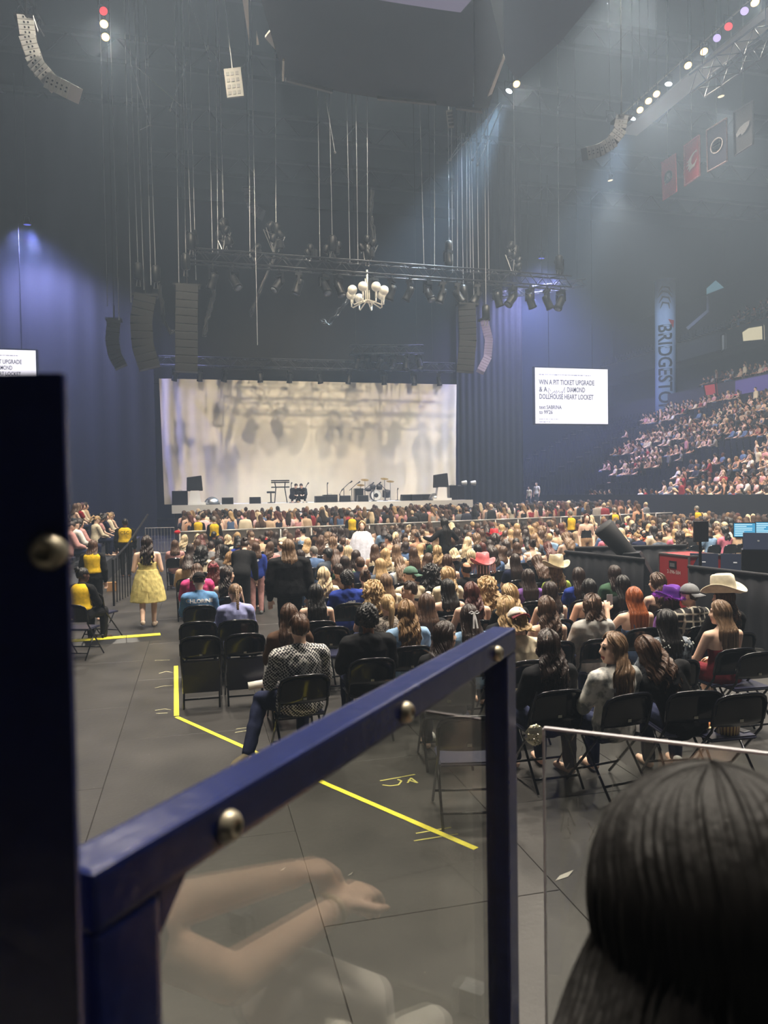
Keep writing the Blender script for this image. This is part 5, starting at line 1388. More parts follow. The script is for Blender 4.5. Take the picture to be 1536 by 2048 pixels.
# farther, first come the ones one can tell apart
FAR = '''627 1104 fade grey short denim|656 1110 afro black long slate|671 1110 long brown tank rose|697 1104 wavy pale_blonde short cream|712 1113 long dark_brown tank cream
561 1093 bald brown short grey|523 1079 short dark_brown long beige|615 1087 mid blonde short white|641 1085 wavy brown short black|667 1076 short brown long light_grey
456 1079 bobw pale_blonde short black|421 1093 short dark_brown long grey|394 1088 long brown short beige|369 1079 midw pale_blonde short cream|408 1075 long brown short slate
428 1071 short black short black|551 1073 longx dark_brown short black|571 1065 fade grey short grey|478 1086 bob black long blue|440 1100 wavy dark_brown short brown
771 1110 wavy blonde long cream|792 1101 long light_brown long cream|827 1107 longx brown short tan|875 1104 midw blonde tank cream|909 1110 bobw pale_blonde short black
943 1113 bobw pale_blonde short denim|750 1100 long brown tank cream|733 1076 short brown short grey|814 1064 fade light_brown short white|842 1066 short brown long beige
963 1069 mid brown short green|915 1067 wavy dark_brown long brown|1032 1087 short black coat slate|1064 1090 bun dark_brown tank white|1096 1096 wavyx auburn strap black
870 1078 mid light_brown short green|1010 1070 short brown short grey|1050 1068 mid dark_brown short rose|1082 1070 wavy brown short black|685 1085 fade brown short tan
600 1112 long dark_brown long black|540 1095 wavy brown short rose|505 1112 mid dark_brown tank black|350 1090 mid brown short rose|380 1098 long dark_brown short tan
1075 1125 wavy brown short black|1030 1122 long dark_brown short navy|1005 1105 mid brown short white|985 1108 wavy dark_brown long denim|855 1120 mid brown short black
800 1128 wavy light_brown short white|760 1132 long blonde short slate|720 1128 short brown short navy|690 1126 mid dark_brown short green|895 1124 wavy brown tank beige'''
for it in FAR.replace('\n', '|').split('|'):
    x, y, h, hcol, tp, tcol = it.split()
    sit(float(x), float(y), R.choice(['sit', 'sit', 'phone', 'l30', 'r30', 'tilt']), h, hcol.replace('_', ' '), tp, tcol.replace('_', ' '), seed=R.randint(0, 1), pants=R.choice(['navy', 'black', 'denim', 'slate']), sk=R.choice(['fair', 'fair', 'tan', 'fair', 'brown']) if hcol in ('black', 'dark_brown') else 'fair')
sit(988, 1077, 'sit', 'mid', 'brown', 'long', 'denim', hat='cowboy', hatc=(186, 58, 66), label='person in red cowboy hat and denim jacket')
# rows filled in behind, up to the barricade, and behind the mixing desk
def draw():
    h = R.choice(['long', 'longx', 'wavy', 'wavyx', 'mid', 'midw', 'bob', 'bobw', 'curly', 'pony', 'bun', 'short', 'short', 'fade', 'long', 'wavy', 'mid'])
    c = R.choice(['brown', 'dark brown', 'blonde', 'light brown', 'black', 'pale blonde', 'auburn', 'golden brown', 'brown', 'dark brown', 'black', 'dark brown', 'light brown'])
    t = R.choice(['short', 'short', 'long', 'tank', 'tube', 'strap', 'hood', 'coat'])
    k = R.choice(['black', 'black', 'white', 'cream', 'beige', 'rose', 'slate', 'light blue', 'navy', 'brown', 'pink', 'grey', 'tan', 'beige', 'cream', 'denim', 'black', 'red'])
    return h, c, t, k
taken = [s[0].copy() for s in SEATED]
def free(p, r=0.40): return all((p.x - q.x) ** 2 + ((p.y - q.y) * 0.75) ** 2 > r * r for q in taken)
def barY(x): return 27.0 + (x + 0.6) * 6.2 / 23.6
nfill = 0
blocks = []
for k in range(26):
    Y = 15.1 + 0.9 * k
    for i in range(44):
        X = 0.05 + 0.52 * i
        if Y > barY(X) * 0.87: continue
        if X > 6.9 and Y < 16.2: continue
        blocks.append((Y, X))
standing_at = [Vector((2.4, 11.6, 0)), Vector((3.6, 19.0, 0)), Vector((6.6, 18.8, 0)), Vector((0.8, 11.6, 0)), Vector((1.2, 12.3, 0))]
blocks.sort()
for (Y, X) in blocks:
    p = Vector((X + R.uniform(-0.05, 0.05), Y + R.uniform(-0.08, 0.08), 0))
    if nfill >= 175: break
    if not free(p) or any((p - q).length < 0.6 for q in standing_at): continue
    if R.random() < (0.12 if Y > 14 else 0.25): continue
    v = p - EYE; dp = v.dot(fw); px = 768 + F * v.dot(rt) / dp
    hpy = 1024 - F * (v + Vector((0, 0, 1.12))).dot(up) / dp
    if px > 1480 or any(a <= px <= b and c <= hpy <= e for a, b, c, e in ((684, 766, 1058, 1126), (848, 926, 1050, 1118), (1140, 1206, 1045, 1100), (520, 636, 1070, 1130))): continue
    if Y < 17.5 and X > 6.9 and R.random() < 0.25: continue
    h, c, tp, k = draw()
    pose = R.choice(['sit', 'sit', 'sit', 'phone', 'l30', 'r30', 'tilt', 'lean'])
    t = person(p, rad(R.uniform(-10, 10)), pose, h, c, tp, k, pants=R.choice(['navy', 'black', 'denim']), sk=R.choice(['fair', 'tan', 'fair', 'fair', 'brown']) if c in ('black', 'dark brown') else 'fair', lod=1 if dp > 12.5 else 0, scale=R.uniform(0.95, 1.06))
    t['_a'] = '%s in %s %s' % ((HAIRN[h] % c) if '%' in HAIRN[h] else HAIRN[h], k, TOPN[tp])
    SEATED.append([p, t, dp, t.rotation_euler.z]); taken.append(p); nfill += 1
rest_blocks = [(Y, X) for (Y, X) in blocks if Y > 22 and free(Vector((X, Y, 0)))]
# labels by row (counted back from the barricade) and seat (counted from the left aisle)
rows = {}
for s in SEATED: rows.setdefault(int(round((33.2 - s[0].y) / 0.9)), []).append(s)
for k, (rk, ls) in enumerate(sorted(rows.items())):
    for i, s in enumerate(sorted(ls, key=lambda a: a[0].x)):
        where = 'row %s from the stage, %s from the left aisle' % (num(k + 1), ordn(i))
        t = s[1]
        if '_a' in t:
            t['label'] = 'person with %s, row %s from stage, seat %s' % (t['_a'], num(k + 1), num(i + 1))
            if len(t['label'].split()) > 16: t['label'] = t['label'].replace(' from stage', '')
            t['label'] = t['label']; del t['_a']
            t['group'] = 'seated floor audience'
        s.append(where)
nch = 0
for (loc, t, d, rz, where) in sorted(SEATED, key=lambda a: a[2]):
    if nch >= 230: break
    nch += 1
    chair(loc, rz, 'black folding chair under a sitter, ' + where, full=d < 11.0, sticker=d < 10)
# empty chairs
EMPTY = [(402, 1273, 1, 'nearest empty chair at the left aisle with its seat tipped up'), (490, 1268, 1, 'nearest empty chair second from the aisle, seat tipped up, paper roll on it'),
         (396, 1244, 0, 'empty chair second row from the back at the left aisle'), (480, 1240, 0, 'empty chair second row from the back, second from the aisle'),
         (632, 1228, 0, 'empty chair right of the long brown hair'), (664, 1254, 0, 'empty chair between dotted shirt man and black hoodie man'),
         (1525, 1305, 0, 'empty chair at the right edge by the drape wall'),
         (1490, 1388, 0, 'chair at the right edge holding popcorn and pretzel tray'),
         (955, 1432, 0, 'empty chair with navy seat seen through the blue gate panel')]
EC = {}
for (x, y, fo, lb) in EMPTY:
    p = atz(x, y, 0.82); p = Vector((p.x, p.y + 0.27, 0))
    EC[(x, y)] = chair(p, rad(R.uniform(-3, 3)), lb, True, bool(fo))
c = EC[(955, 1432)]; c.rotation_euler.z = rad(-12)

# ------------------------------------------------------------------ standing people on the floor
sit(577, 1096, 'stand', 'mid', 'light brown', 'coat', 'black', pants='black', wide=1.38, scale=1.03, shoes=(15, 15, 16), label='standing woman in black jacket with light brown hair seen from behind')
sit(491, 1092, 'bend', 'bun', 'dark brown', 'coat', 'black', pants='black', rz=-20, scale=0.98, shoes=(15, 15, 16), label='person in black jacket bending over the seats beside a blue sweatshirt')
sit(512, 1096, 'stand', 'mid', 'brown', 'long', 'blue', pants='rose', scale=0.86, shoes=(120, 120, 120), label='child in royal blue sweatshirt with white print and pink trousers')
sit(888, 1047, 'stand_arms', 'longx', 'black', 'long', 'black', pants='black', rz=15, scale=1.04, shoes=(15, 15, 16), label='standing woman all in black with very long black hair among the seats')
sit(1173, 1037, 'stand', 'wavy', 'auburn', 'strap', 'black', pants='tan', rz=172, shoes=(50, 40, 36), label='standing woman with glasses and strappy top facing the camera')
veil = sit(724, 1052, 'cape', 'wavy', 'blonde', 'short', 'cream', pants='cream', rz=200, shoes=(180, 170, 160), label='standing blonde woman facing camera in a sheer white veil cape')
ycape = MB(); V = []; n = 40
for (r_, z) in ((0.12, 1.40), (0.21, 1.34), (0.27, 1.15), (0.33, 0.90), (0.37, 0.62), (0.385, 0.50)):
    for k in range(n):
        a = 2 * PI * k / n; rr = r_ * (1 + (0.07 if z < 1.2 else 0.02) * math.sin(a * 13))
        V.append((rr * math.cos(a) * 1.1, rr * math.sin(a) * 0.9, z))
ycape.add(V, [(i * n + k, (i + 1) * n + k, (i + 1) * n + (k + 1) % n, i * n + (k + 1) % n) for i in range(5) for k in range(n)])
ycape.obj('veil_cape', cloth((206, 208, 220)), veil, True)
yd = sit(294, 1086, 'walk', 'wavy', 'dark brown', 'strap', 'pale yellow', ps='dress', pants='pale yellow', wide=1.12, scale=1.0, shoes=(190, 170, 150), lod=0, label='woman in short pale yellow dress walking up the aisle')
# security staff in yellow and black
def guard(x, y, pose, hair, hcol, lb, **kw):
    t = sit(x, y, pose, hair, hcol, kw.pop('top', 'long'), 'black', pants='black', label=lb, **kw)
    s = kw.get('scale', 1.0); J = skeleton(pose, kw.get('wide', 1.0))
    mb = MB(); torso(mb, J, 0.0, 0.45, 0.030); mb.cap(J['shL'] * 1.0, 0.03, J['shR'], 0.03)
    k = ('vest', pose, kw.get('wide', 1.0))
    if k not in MESH: MESH[k] = remesh(mb, 0.016, 2, 0.5)
    link('yellow_panel', MESH[k], cloth(TOPC['yellow']), t, mtx=Matrix.Diagonal((0.93, 1.14, 1.01, 1)))
    return t
g1 = guard(250, 1046, 'stand', 'fade', 'black', 'standing guard in yellow and black shirt lettered on the back', sk='brown', wide=1.2, scale=1.04, lod=0)
me = text_mesh('CSC', 0.13, 'CENTER'); o = link('lettering', me, cloth((30, 28, 20)), g1); o.matrix_basis = frame(None, (1, 0, 0), (0, -1, 0), (0, -0.20, 1.22))
guard(186, 1092, 'stand', 'mid', 'brown', 'guard with long brown hair in yellow and black shirt beside the stair rail', wide=1.1, scale=0.94, rz=-10, lod=0, zb=0.0)
guard(166, 1150, 'r30', 'bun', 'black', 'seated guard with black bun in yellow shirt at the post', sk='dark', rz=-25, lod=0)
for (x, y, lb) in ((396, 1037, 'pit guard in yellow vest with grey hair nearest the stage corner'), (428, 1040, 'pit guard in full yellow shirt beside the grey-haired guard'), (703, 1031, 'grey-haired pit guard in yellow behind the veil woman'),
                   (1140, 1028, 'guard in yellow vest beyond the barricade left of the glasses woman'), (1228, 1022, 'guard in yellow beyond the barricade at the right stand'), (1393, 1018, 'guard in yellow shirt low in the right stand')):
    guard(x, y, 'stand', 'fade', 'grey', lb)
# lettering and prints on backs
def back_print(t, me, z, m, nm='lettering', x=0.0):
    top = [c for c in t.children if c.name.startswith('top')][0]
    vs_ = [v.co.copy() for v in top.data.vertices]; bv = BVHTree.FromPolygons(vs_, [tuple(p.vertices) for p in top.data.polygons])
    bm = bmesh.new(); bm.from_mesh(me); bmesh.ops.triangulate(bm, faces=bm.faces)
    bmesh.ops.subdivide_edges(bm, edges=[e for e in bm.edges if e.calc_length() > 0.03], cuts=2)
    for v in bm.verts:
        o_ = Vector((v.co.x + x, -2, z + v.co.y)); h = bv.ray_cast(o_, Vector((0, 1, 0)))
        v.co = Vector((o_.x, (h[0].y if h[0] else -0.15) - 0.006, o_.z))
    bm.to_mesh(me); bm.free()
    return link(nm, me, m, t)
back_print(chl, text_mesh('CHLORINE', 0.078, 'CENTER', bold=0.03), 0.845, cloth((232, 230, 226)))
def blob(n, r, seed, sx=1.0):
    rs = random.Random(seed); mb = MB()
    for i in range(n):
        cx, cy = rs.uniform(-r, r) * sx, rs.uniform(-r, r) * 0.7; k = 7
        mb.add([(cx + rs.uniform(.4, 1) * r * .4 * math.cos(a * 6.28 / k), cy + rs.uniform(.4, 1) * r * .35 * math.sin(a * 6.28 / k), 0) for a in range(k)], [tuple(range(k))])
    return mb.mesh('print')
for t in PEOPLE:
    lb = t.get('label', '')
    if 'royal blue hoodie' in lb: back_print(t, blob(7, 0.09, 3), 0.78, cloth((210, 212, 222)), 'white_print')
    if 'royal blue sweatshirt' in lb and 'child' in lb: back_print(t, blob(7, 0.07, 5), 1.22, cloth((205, 208, 222)), 'white_print')
    if 'red print' in lb: back_print(t, blob(4, 0.07, 8, 1.3), 0.76, cloth((170, 60, 70)), 'red_print')
    if 'white ribbon bow' in lb:
        hm = skeleton('sit')['hm']; mb = MB()
        for s in (-1, 1):
            mb.tube([(0, -0.125, 0.065), (s * 0.03, -0.135, 0.085), (s * 0.055, -0.13, 0.07), (s * 0.03, -0.135, 0.058), (0, -0.125, 0.065)], [(0.006, 0.003)] * 5, 6)
            mb.tube([(0, -0.128, 0.063), (s * 0.012, -0.15, 0.0), (s * 0.02, -0.17, -0.08)], [(0.010, 0.003)] * 3, 6)
        mb.obj('ribbon_bow', cloth((226, 226, 230)), t).matrix_basis = hm
    if 'pink bow' in lb:
        hm = skeleton('sit')['hm']; mb = MB()
        for s in (-1, 1): mb.tube([(0, -0.125, 0.07), (s * 0.05, -0.14, 0.10), (s * 0.08, -0.13, 0.06), (0, -0.125, 0.065)], [(0.02, 0.008)] * 4, 6)
        mb.obj('bow', cloth((200, 120, 130)), t).matrix_basis = hm
    if 'with glasses' in lb:
        hm = skeleton('stand')['hm']; mb = MB()
        for s in (-1, 1):
            mb.tube([(s * 0.033 + 0.024 * math.cos(a * 0.628), 0.098, 0.006 + 0.018 * math.sin(a * 0.628)) for a in range(11)], 0.003, 5)
        mb.obj('glasses', BLACKP, t).matrix_basis = hm
    if 'studded' in lb:
        J = skeleton('sit'); mb = MB(); rs = random.Random(4)
        for i in range(46):
            s = -1 if i % 2 else 1
            mb.ell(J['sp'](s * rs.uniform(0.06, 0.19), rs.uniform(-0.13, -0.03), rs.uniform(0.42, 0.50) - 0.02), (0.008, 0.008, 0.008), 6, 4)
        mb.obj('studs', mat('pearl', (220, 220, 218), 0.3), t)
    if 'raising a phone' in lb:
        J = skeleton('raise', 1.08); ph_ = MB().box((-0.037, -0.005, -0.075), (0.037, 0.005, 0.075)).obj('phone_case', mat('phone_grey', (150, 150, 158), 0.4), t, bevel=0.003); ph_.matrix_basis = Matrix.Translation(J['haL'] + Vector((0.04, 0.01, 0.02)))
    if 'fringe' in lb:
        hm = skeleton('sit')['hm']; mb = MB()
        for i in range(26):
            a = 2 * PI * i / 26; mb.tube([(0.20 * math.cos(a), 0.23 * math.sin(a) - 0.01, 0.07), (0.205 * math.cos(a), 0.235 * math.sin(a) - 0.01, -0.06)], 0.006, 4)
        mb.obj('hat_fringe', cloth((200, 150, 140)), t).matrix_basis = hm
    if 'feather' in lb: pass
# child with the purple feather hat
t = sit(1342, 1204, 'sit', 'mid', 'dark brown', 'long', 'purple', scale=0.92, label='child in purple hat trimmed with feathers beside the plaid shirt man')
hm = skeleton('sit')['hm']
link('hat', cowboy_mesh(), cloth((96, 52, 140)), t, mtx=hm @ Matrix.Translation((0, -0.01, 0.04)))
mb = MB()
for i in range(120):
    a = R.uniform(0, 6.28); q = Vector((0.2 * math.cos(a), 0.22 * math.sin(a), 0.09)); dd = Vector((R.gauss(0, 1), R.gauss(0, 1), R.gauss(0, 1))).normalized() * 0.05
    mb.tube([q, q + dd], [0.005, 0.001], 3)
mb.obj('feather_trim', cloth((150, 60, 190)), t).matrix_basis = hm
# left stand: faces in the first tiers
for k in range(5):
    for j in range(14):
        y = 16.5 + j * 0.95 + R.uniform(-.1, .1); x = -2.95 - k * 0.86; z = LZ0 + k * 0.36
        v = Vector((x, y, z + 1.1)) - EYE; px = 768 + F * v.dot(rt) / v.dot(fw)
        if px < 140 or R.random() < 0.1: continue
        h, c, tp, col_ = draw()
        if col_ in ('black',) and R.random() < 0.6: col_ = 'cream'
        t = person((x, y, z), rad(-62 + R.uniform(-15, 15)), R.choice(['sit', 'l30', 'phone', 'sit']), h, c, tp, col_, lod=1,
                   label='%s in %s %s, left stand tier %s, place %s' % ((HAIRN[h] % c) if '%' in HAIRN[h] else HAIRN[h], col_, TOPN[tp], num(k + 1), num(j + 1)), group='left stand audience')
lb_ = MB()
for k in range(5):
    for j in range(20):
        x = -2.95 - k * 0.86; y = 16 + j * 0.85; z = LZ0 + k * 0.36
        lb_.box((x - 0.31, y - 0.2, z + 0.40), (x - 0.26, y + 0.2, z + 0.8)).box((x - 0.28, y - 0.2, z + 0.38), (x + 0.18, y + 0.2, z + 0.44))
tag(lb_.obj('left_bowl_seats', SEATM), 'navy flip seats of the left stand tiers under the audience', 'seat', kind='stuff')

# ------------------------------------------------------------------ the far crowd nobody could count
PROTO = []
for pose, hr_, tp in (('sit', 'long', 'short'), ('l30', 'mid', 'long'), ('sit', 'short', 'short'), ('r30', 'bob', 'tank'), ('phone', 'long', 'tube'), ('stand', 'long', 'short'), ('stand', 'short', 'long'), ('stand_l', 'mid', 'tank')):
    parts = []
    J = skeleton(pose)
    for which, me, mx in (('s', body_mesh(pose, 1.0, 2), None), ('t', top_mesh(pose, 1.0, tp, 2, 0), None), ('p', pants_mesh(pose, 1.0, 'pants', 2), None), ('h', hair_mesh(hr_, 2), J['hm'])):
        vv = np.array([(mx @ v.co)[:] if mx else v.co[:] for v in me.vertices]); parts.append((which, vv, [tuple(p.vertices) for p in me.polygons]))
    PROTO.append((pose.startswith('stand'), parts))
CROWDM = bpy.data.materials.new('crowd'); CROWDM.use_nodes = True
at = CROWDM.node_tree.nodes.new('ShaderNodeAttribute'); at.attribute_name = 'tint'
CROWDM.node_tree.links.new(at.outputs['Color'], CROWDM.node_tree.nodes['Principled BSDF'].inputs['Base Color']); CROWDM.node_tree.nodes['Principled BSDF'].inputs['Roughness'].default_value = 0.8
LC = [lin(c) for c in ((226, 222, 214), (222, 208, 180), (20, 20, 23), (24, 24, 30), (120, 120, 122), (212, 150, 152), (150, 34, 44), (196, 168, 138), (86, 110, 148), (38, 40, 58), (84, 62, 48), (230, 190, 190), (170, 160, 150), (16, 16, 20), (22, 22, 26), (40, 40, 46))]
LH = [lin(HAIRC[c]) for c in ('black', 'black', 'dark brown', 'dark brown', 'dark brown', 'brown', 'brown', 'brown', 'light brown', 'blonde', 'pale blonde', 'auburn', 'golden brown')]
LS = [lin(SKINS['fair']), lin(SKINS['fair']), lin(SKINS['tan']), lin(SKINS['brown'])]
def crowd(name, label, pts):
    V = []; Fc = []; COL = []; o = 0
    for (x, y, z, rz, st) in pts:
        c = [p for p in PROTO if p[0] == bool(st)]; pr = R.choice(c)[1]
        cols = {'s': R.choice(LS), 't': R.choice(LC), 'p': R.choice(LC[2:4] + LC[8:10]), 'h': R.choice(LH)}
        s = R.uniform(0.94, 1.06); ca, sa = math.cos(rz) * s, math.sin(rz) * s
        for w_, vv, ff in pr:
            q = np.empty_like(vv); q[:, 0] = vv[:, 0] * ca - vv[:, 1] * sa + x; q[:, 1] = vv[:, 0] * sa + vv[:, 1] * ca + y; q[:, 2] = vv[:, 2] * s + z
            V.append(q); Fc.extend([tuple(i + o for i in f) for f in ff]); COL.append(np.tile(np.array(cols[w_]), (len(vv), 1))); o += len(vv)
    me = bpy.data.meshes.new(name); me.from_pydata(np.concatenate(V).tolist(), [], Fc)
    a = me.color_attributes.new('tint', 'FLOAT_COLOR', 'POINT'); a.data.foreach_set('color', np.concatenate(COL).ravel())
    me.polygons.foreach_set('use_smooth', [True] * len(me.polygons)); me.update()
    return tag(link(name, me, CROWDM), label, 'crowd', kind='stuff')
pts = []
for k in range(NT):
    for j in range(90):
        y = 24 + j * 0.56
        if (j % 22) in (0, 1): continue
        lim = 45 + k * 0.85 + 2.0 * math.sin(k * 1.7)
        if y > lim: continue
        if noise.noise(Vector((k * 0.22, y * 0.16, 3.1))) > 0.22 and y > 36: continue
        if R.random() < 0.10: continue
        pts.append((TX0 + k * TDX + 0.42, y, TZ0 + k * TDZ, rad(72 + R.uniform(-25, 25)), R.random() < 0.03))
crowd('bowl_crowd', 'dense seated crowd filling the lower right stand', pts)
pts = []
for k in range(2):
    for j in range(40):
        if R.random() < 0.3: continue
        pts.append((TXE + 0.8 + k * 1.9, 34 + j * 0.55, TZE + 1.8 + k * 0.6, rad(75 + R.uniform(-20, 20)), R.random() < 0.15))
crowd('club_crowd', 'people in the club level rows above the violet ribbon', pts)
pts = []
for k in range(9):
    for j in range(38):
        if R.random() < 0.45: continue
        pts.append((SW - 2.2 + k * 0.85 + 0.42, 34 + j * 0.56, TZE + 6.9 + k * 0.5, rad(75 + R.uniform(-20, 20)), 0))
crowd('upper_crowd', 'small figures in the dark upper deck at the right edge', pts)
pts = []
for i in range(420):
    x = R.uniform(-0.6, 22.5); y = R.uniform(barY(x) + 0.8, 38.6)
    if x > 15.5: y = R.uniform(barY(x) + 0.8, 41)
    pts.append((x, y, 0, rad(R.uniform(-25, 25)), 1))
crowd('pit_crowd', 'standing crowd packed between the barricade and the stage', pts)
crowd('rear_floor_crowd', 'farther seated floor audience behind the mixing desk up to the barricade', [(X, Y, 0, rad(R.uniform(-12, 12)), R.random() < 0.04) for (Y, X) in rest_blocks if R.random() < 0.9])
# two standing far at the stand corner
sit(1073, 966, 'stand', 'short', 'dark brown', 'short', 'white', pants='grey', zb=1.2, lod=1, label='standing man in white shirt far off below the screen') if False else None
zb_ = aty(1073, 968, 46.0).z - 1.53
for (x, y, lb, c) in ((1073, 968, 'far standing person in white shirt below the lit screen', 'white'), (1058, 976, 'far standing shorter person in cream beside the white shirt', 'cream')):
    p = aty(x, y, 46.0)
    person((p.x, p.y, zb_), rad(120), 'stand', 'short' if c == 'white' else 'long', 'dark brown', 'short', c, pants='slate', lod=1, scale=(p.z - zb_) / 1.53, label=lb)
o = MB().box((20.2, 44.8, 0), (24.66, 46.3, zb_)).obj('corner_riser', TIERM); tag(o, 'dark raised corner landing under two far standing people', 'platform')
# ------------------------------------------------------------------ floor marks and small things
TAPE = mat('tape_yellow', (232, 222, 60), 0.5)
def strip(pts, w_, z, name, label, cat, m):
    mb = MB()
    for p, q in zip(pts, pts[1:]):
        p = Vector((p.x, p.y, 0)); q = Vector((q.x, q.y, 0)); d_ = (q - p).normalized(); n_ = Vector((-d_.y, d_.x, 0)) * w_ / 2
        a_, b_, c_, e_ = p - n_, q - n_, q + n_, p + n_
        mb.add([Vector((v.x, v.y, 0.0005)) for v in (a_, b_, c_, e_)] + [Vector((v.x, v.y, z)) for v in (a_, b_, c_, e_)], [(4, 5, 6, 7), (0, 1, 5, 4), (1, 2, 6, 5), (2, 3, 7, 6), (3, 0, 4, 7), (0, 3, 2, 1)])
    return tag(mb.obj(name, m), label, cat)
strip([atz(352, 1332, 0), atz(353, 1432, 0)], 0.055, 0.003, 'floor_tape', 'yellow tape along the aisle edge of the seat block', 'tape', TAPE)
strip([atz(353, 1434, 0), atz(652, 1568, 0), atz(952, 1698, 0)], 0.05, 0.003, 'floor_tape', 'yellow tape running diagonally across the dark floor to the lone chair', 'tape', TAPE)
CHALK = mat('chalk', (176, 172, 140), 0.9); CHALKY = mat('chalk_yellow', (206, 200, 110), 0.9)
marks = [([(760, 1562), (830, 1549)], 'yellow chalk line above the scribble seen through the gate', CHALKY), ([(765, 1570), (780, 1572), (797, 1570), (803, 1562), (795, 1559)], 'curly yellow chalk scribble seen through the gate', CHALKY), ([(816, 1560), (835, 1566), (822, 1556), (815, 1566)], 'small looped chalk squiggle beside the scribble', CHALKY),
         ([(832, 1667), (902, 1655)], 'upper of two chalk dashes crossing the tape end', CHALKY), ([(828, 1682), (916, 1668)], 'lower of two chalk dashes crossing the tape end', CHALKY), ([(310, 1421), (330, 1418), (342, 1420)], 'chalk dash left of the tape corner', CHALK), ([(312, 1427), (335, 1426)], 'lower chalk dash left of the tape corner', CHALK), ([(310, 1376), (328, 1372), (345, 1371)], 'chalk dash beside the tape, second from the corner', CHALK), ([(318, 1347), (332, 1343), (345, 1345)], 'chalk dash beside the tape, third from the corner', CHALK),
         ([(472, 1458), (498, 1455)], 'chalk dash under the dotted shirt man shoe', CHALK), ([(470, 1465), (496, 1461)], 'second chalk dash under the dotted shirt man shoe', CHALK), ([(310, 1321), (340, 1320)], 'chalk dash beside the aisle shoe', CHALK)]
for px, lb, m in marks: strip([atz(x, y, 0) for x, y in px], 0.014, 0.002, 'chalk_mark', lb, 'chalk mark', m)
# paper and litter
for (x, y, lb) in ((1110, 1762, 'torn grey paper scrap on the floor behind the clear panel'), (560, 1742, 'small white crumb on the floor under the rail'), (695, 1752, 'white paper scrap among the floor scratches')):
    p = atz(x, y, 0); o = MB().add([(0, 0, .002), (.10, .02, .004), (.16, .07, .012), (.06, .05, .003), (0, 0, .001), (.10, .02, .002), (.16, .07, .010), (.06, .05, .001)], [(0, 1, 2, 3), (7, 6, 5, 4)]).obj('paper_scrap', mat('scrap', (150, 148, 140), 0.8)); o.location = (p.x, p.y, 0)
    if 'crumb' in lb or 'white' in lb: o.scale = (.25, .3, 1)
    tag(o, lb, 'litter')
# cable ramp
a_, b_ = atz(110, 1290, 0), atz(322, 1274, 0); d_ = (b_ - a_).normalized(); Lr = (b_ - a_).length
t = thing('cable_ramp', 'black cable ramp with bright yellow lid across the aisle', 'cable ramp', (a_.x, a_.y, 0), math.atan2(d_.y, d_.x))
for k in range(3):
    x0 = Lr * k / 3; x1 = Lr * (k + 1) / 3 - 0.01
    MB().add([(x0, -.28, 0), (x1, -.28, 0), (x1, .22, 0), (x0, .22, 0), (x0, -.12, .045), (x1, -.12, .045), (x1, .10, .045), (x0, .10, .045)], [(0, 3, 2, 1), (4, 5, 6, 7), (0, 1, 5, 4), (1, 2, 6, 5), (2, 3, 7, 6), (3, 0, 4, 7)]).obj('ramp_section', BLACKP, t)
    MB().box((x0, -.11, .045), (x1, .09, .055)).obj('lid', TAPE, t)
# stair rail and low riser beside the guards
p = atz(228, 1212, 0); rr_ = thing('stair_rail', 'black metal stair rail beside the guards at the left stand', 'rail', (p.x, p.y, 0), rad(80))
MB().tube([(0, 0, 0), (0, 0, 1.0), (1.2, 0, 1.25), (3.2, 0, 1.9)], 0.025, 8).obj('handrail', BLACK, rr_)
for k in range(6): MB().tube([(0.25 + k * .22, 0, 0.05), (0.25 + k * .22, 0, 1.03 + k * .05)], 0.012, 6).obj('bar', BLACK, rr_)
for i, (x, y) in enumerate(((200, 1180), (160, 1205))):
    q = atz(x, y, 0.82); chair(Vector((q.x, q.y, 0)), rad((-30, -20)[i]), ('black folding chair beside the stair rail at the left stand', 'black folding chair behind the seated guard')[i], True)
q = atz(212, 1178, 0.1); t = thing('cardboard_box', 'small brown cardboard box by the stair rail', 'box', (q.x + .1, q.y + .4, 0)); MB().box((-.12, -.1, 0), (.12, .1, .22)).obj('carton', mat('cardboard', (150, 110, 70), 0.8), t, bevel=0.004); MB().box((-.12, -.02, .22), (.12, .02, .223)).obj('packing_tape', mat('packing', (190, 160, 110), 0.5), t)
# paper roll and clear pink bag on the left chairs
e = EC[(490, 1268)]; q = e.location
o = MB().lathe([(0.012, 0), (0.045, 0), (0.045, .42), (0.03, .42)], 18, Matrix.Rotation(rad(84), 4, 'Y')).obj('paper_roll', mat('paper', (226, 222, 214), 0.7)); o.location = (q.x - 0.02, q.y - .32, .33); tag(o, 'rolled white poster sticking out below the tipped-up seat', 'paper')
o.location = (q.x + 0.02, q.y - .33, .24)
t = thing('clear_bag', 'clear bag with pink trim on the floor left of the dotted shirt man', 'bag', (q.x + .42, q.y - .35, 0), 0.3)
PK = mat('pink_trim', (196, 110, 104), 0.5)
MB().tube([(-.14, 0, .02), (-.14, 0, .24), (.14, 0, .24), (.14, 0, .02), (-.14, 0, .02)], 0.012, 6).tube([(-.14, .12, .02), (-.14, .12, .24), (.14, .12, .24), (.14, .12, .02), (-.14, .12, .02)], 0.012, 6).obj('trim', PK, t, True)
MB().tube([(-.14, .06, .22), (-.22, .04, .12), (-.30, 0, .02), (-.1, -.08, .012)], [(.02, .004)] * 4, 6).obj('strap', PK, t, True)
MB().box((-.138, .002, .02), (.138, .118, .235)).obj('clear_body', glass_mat('clear_vinyl', (.93, .9, .9, 1), .05, .1), t)
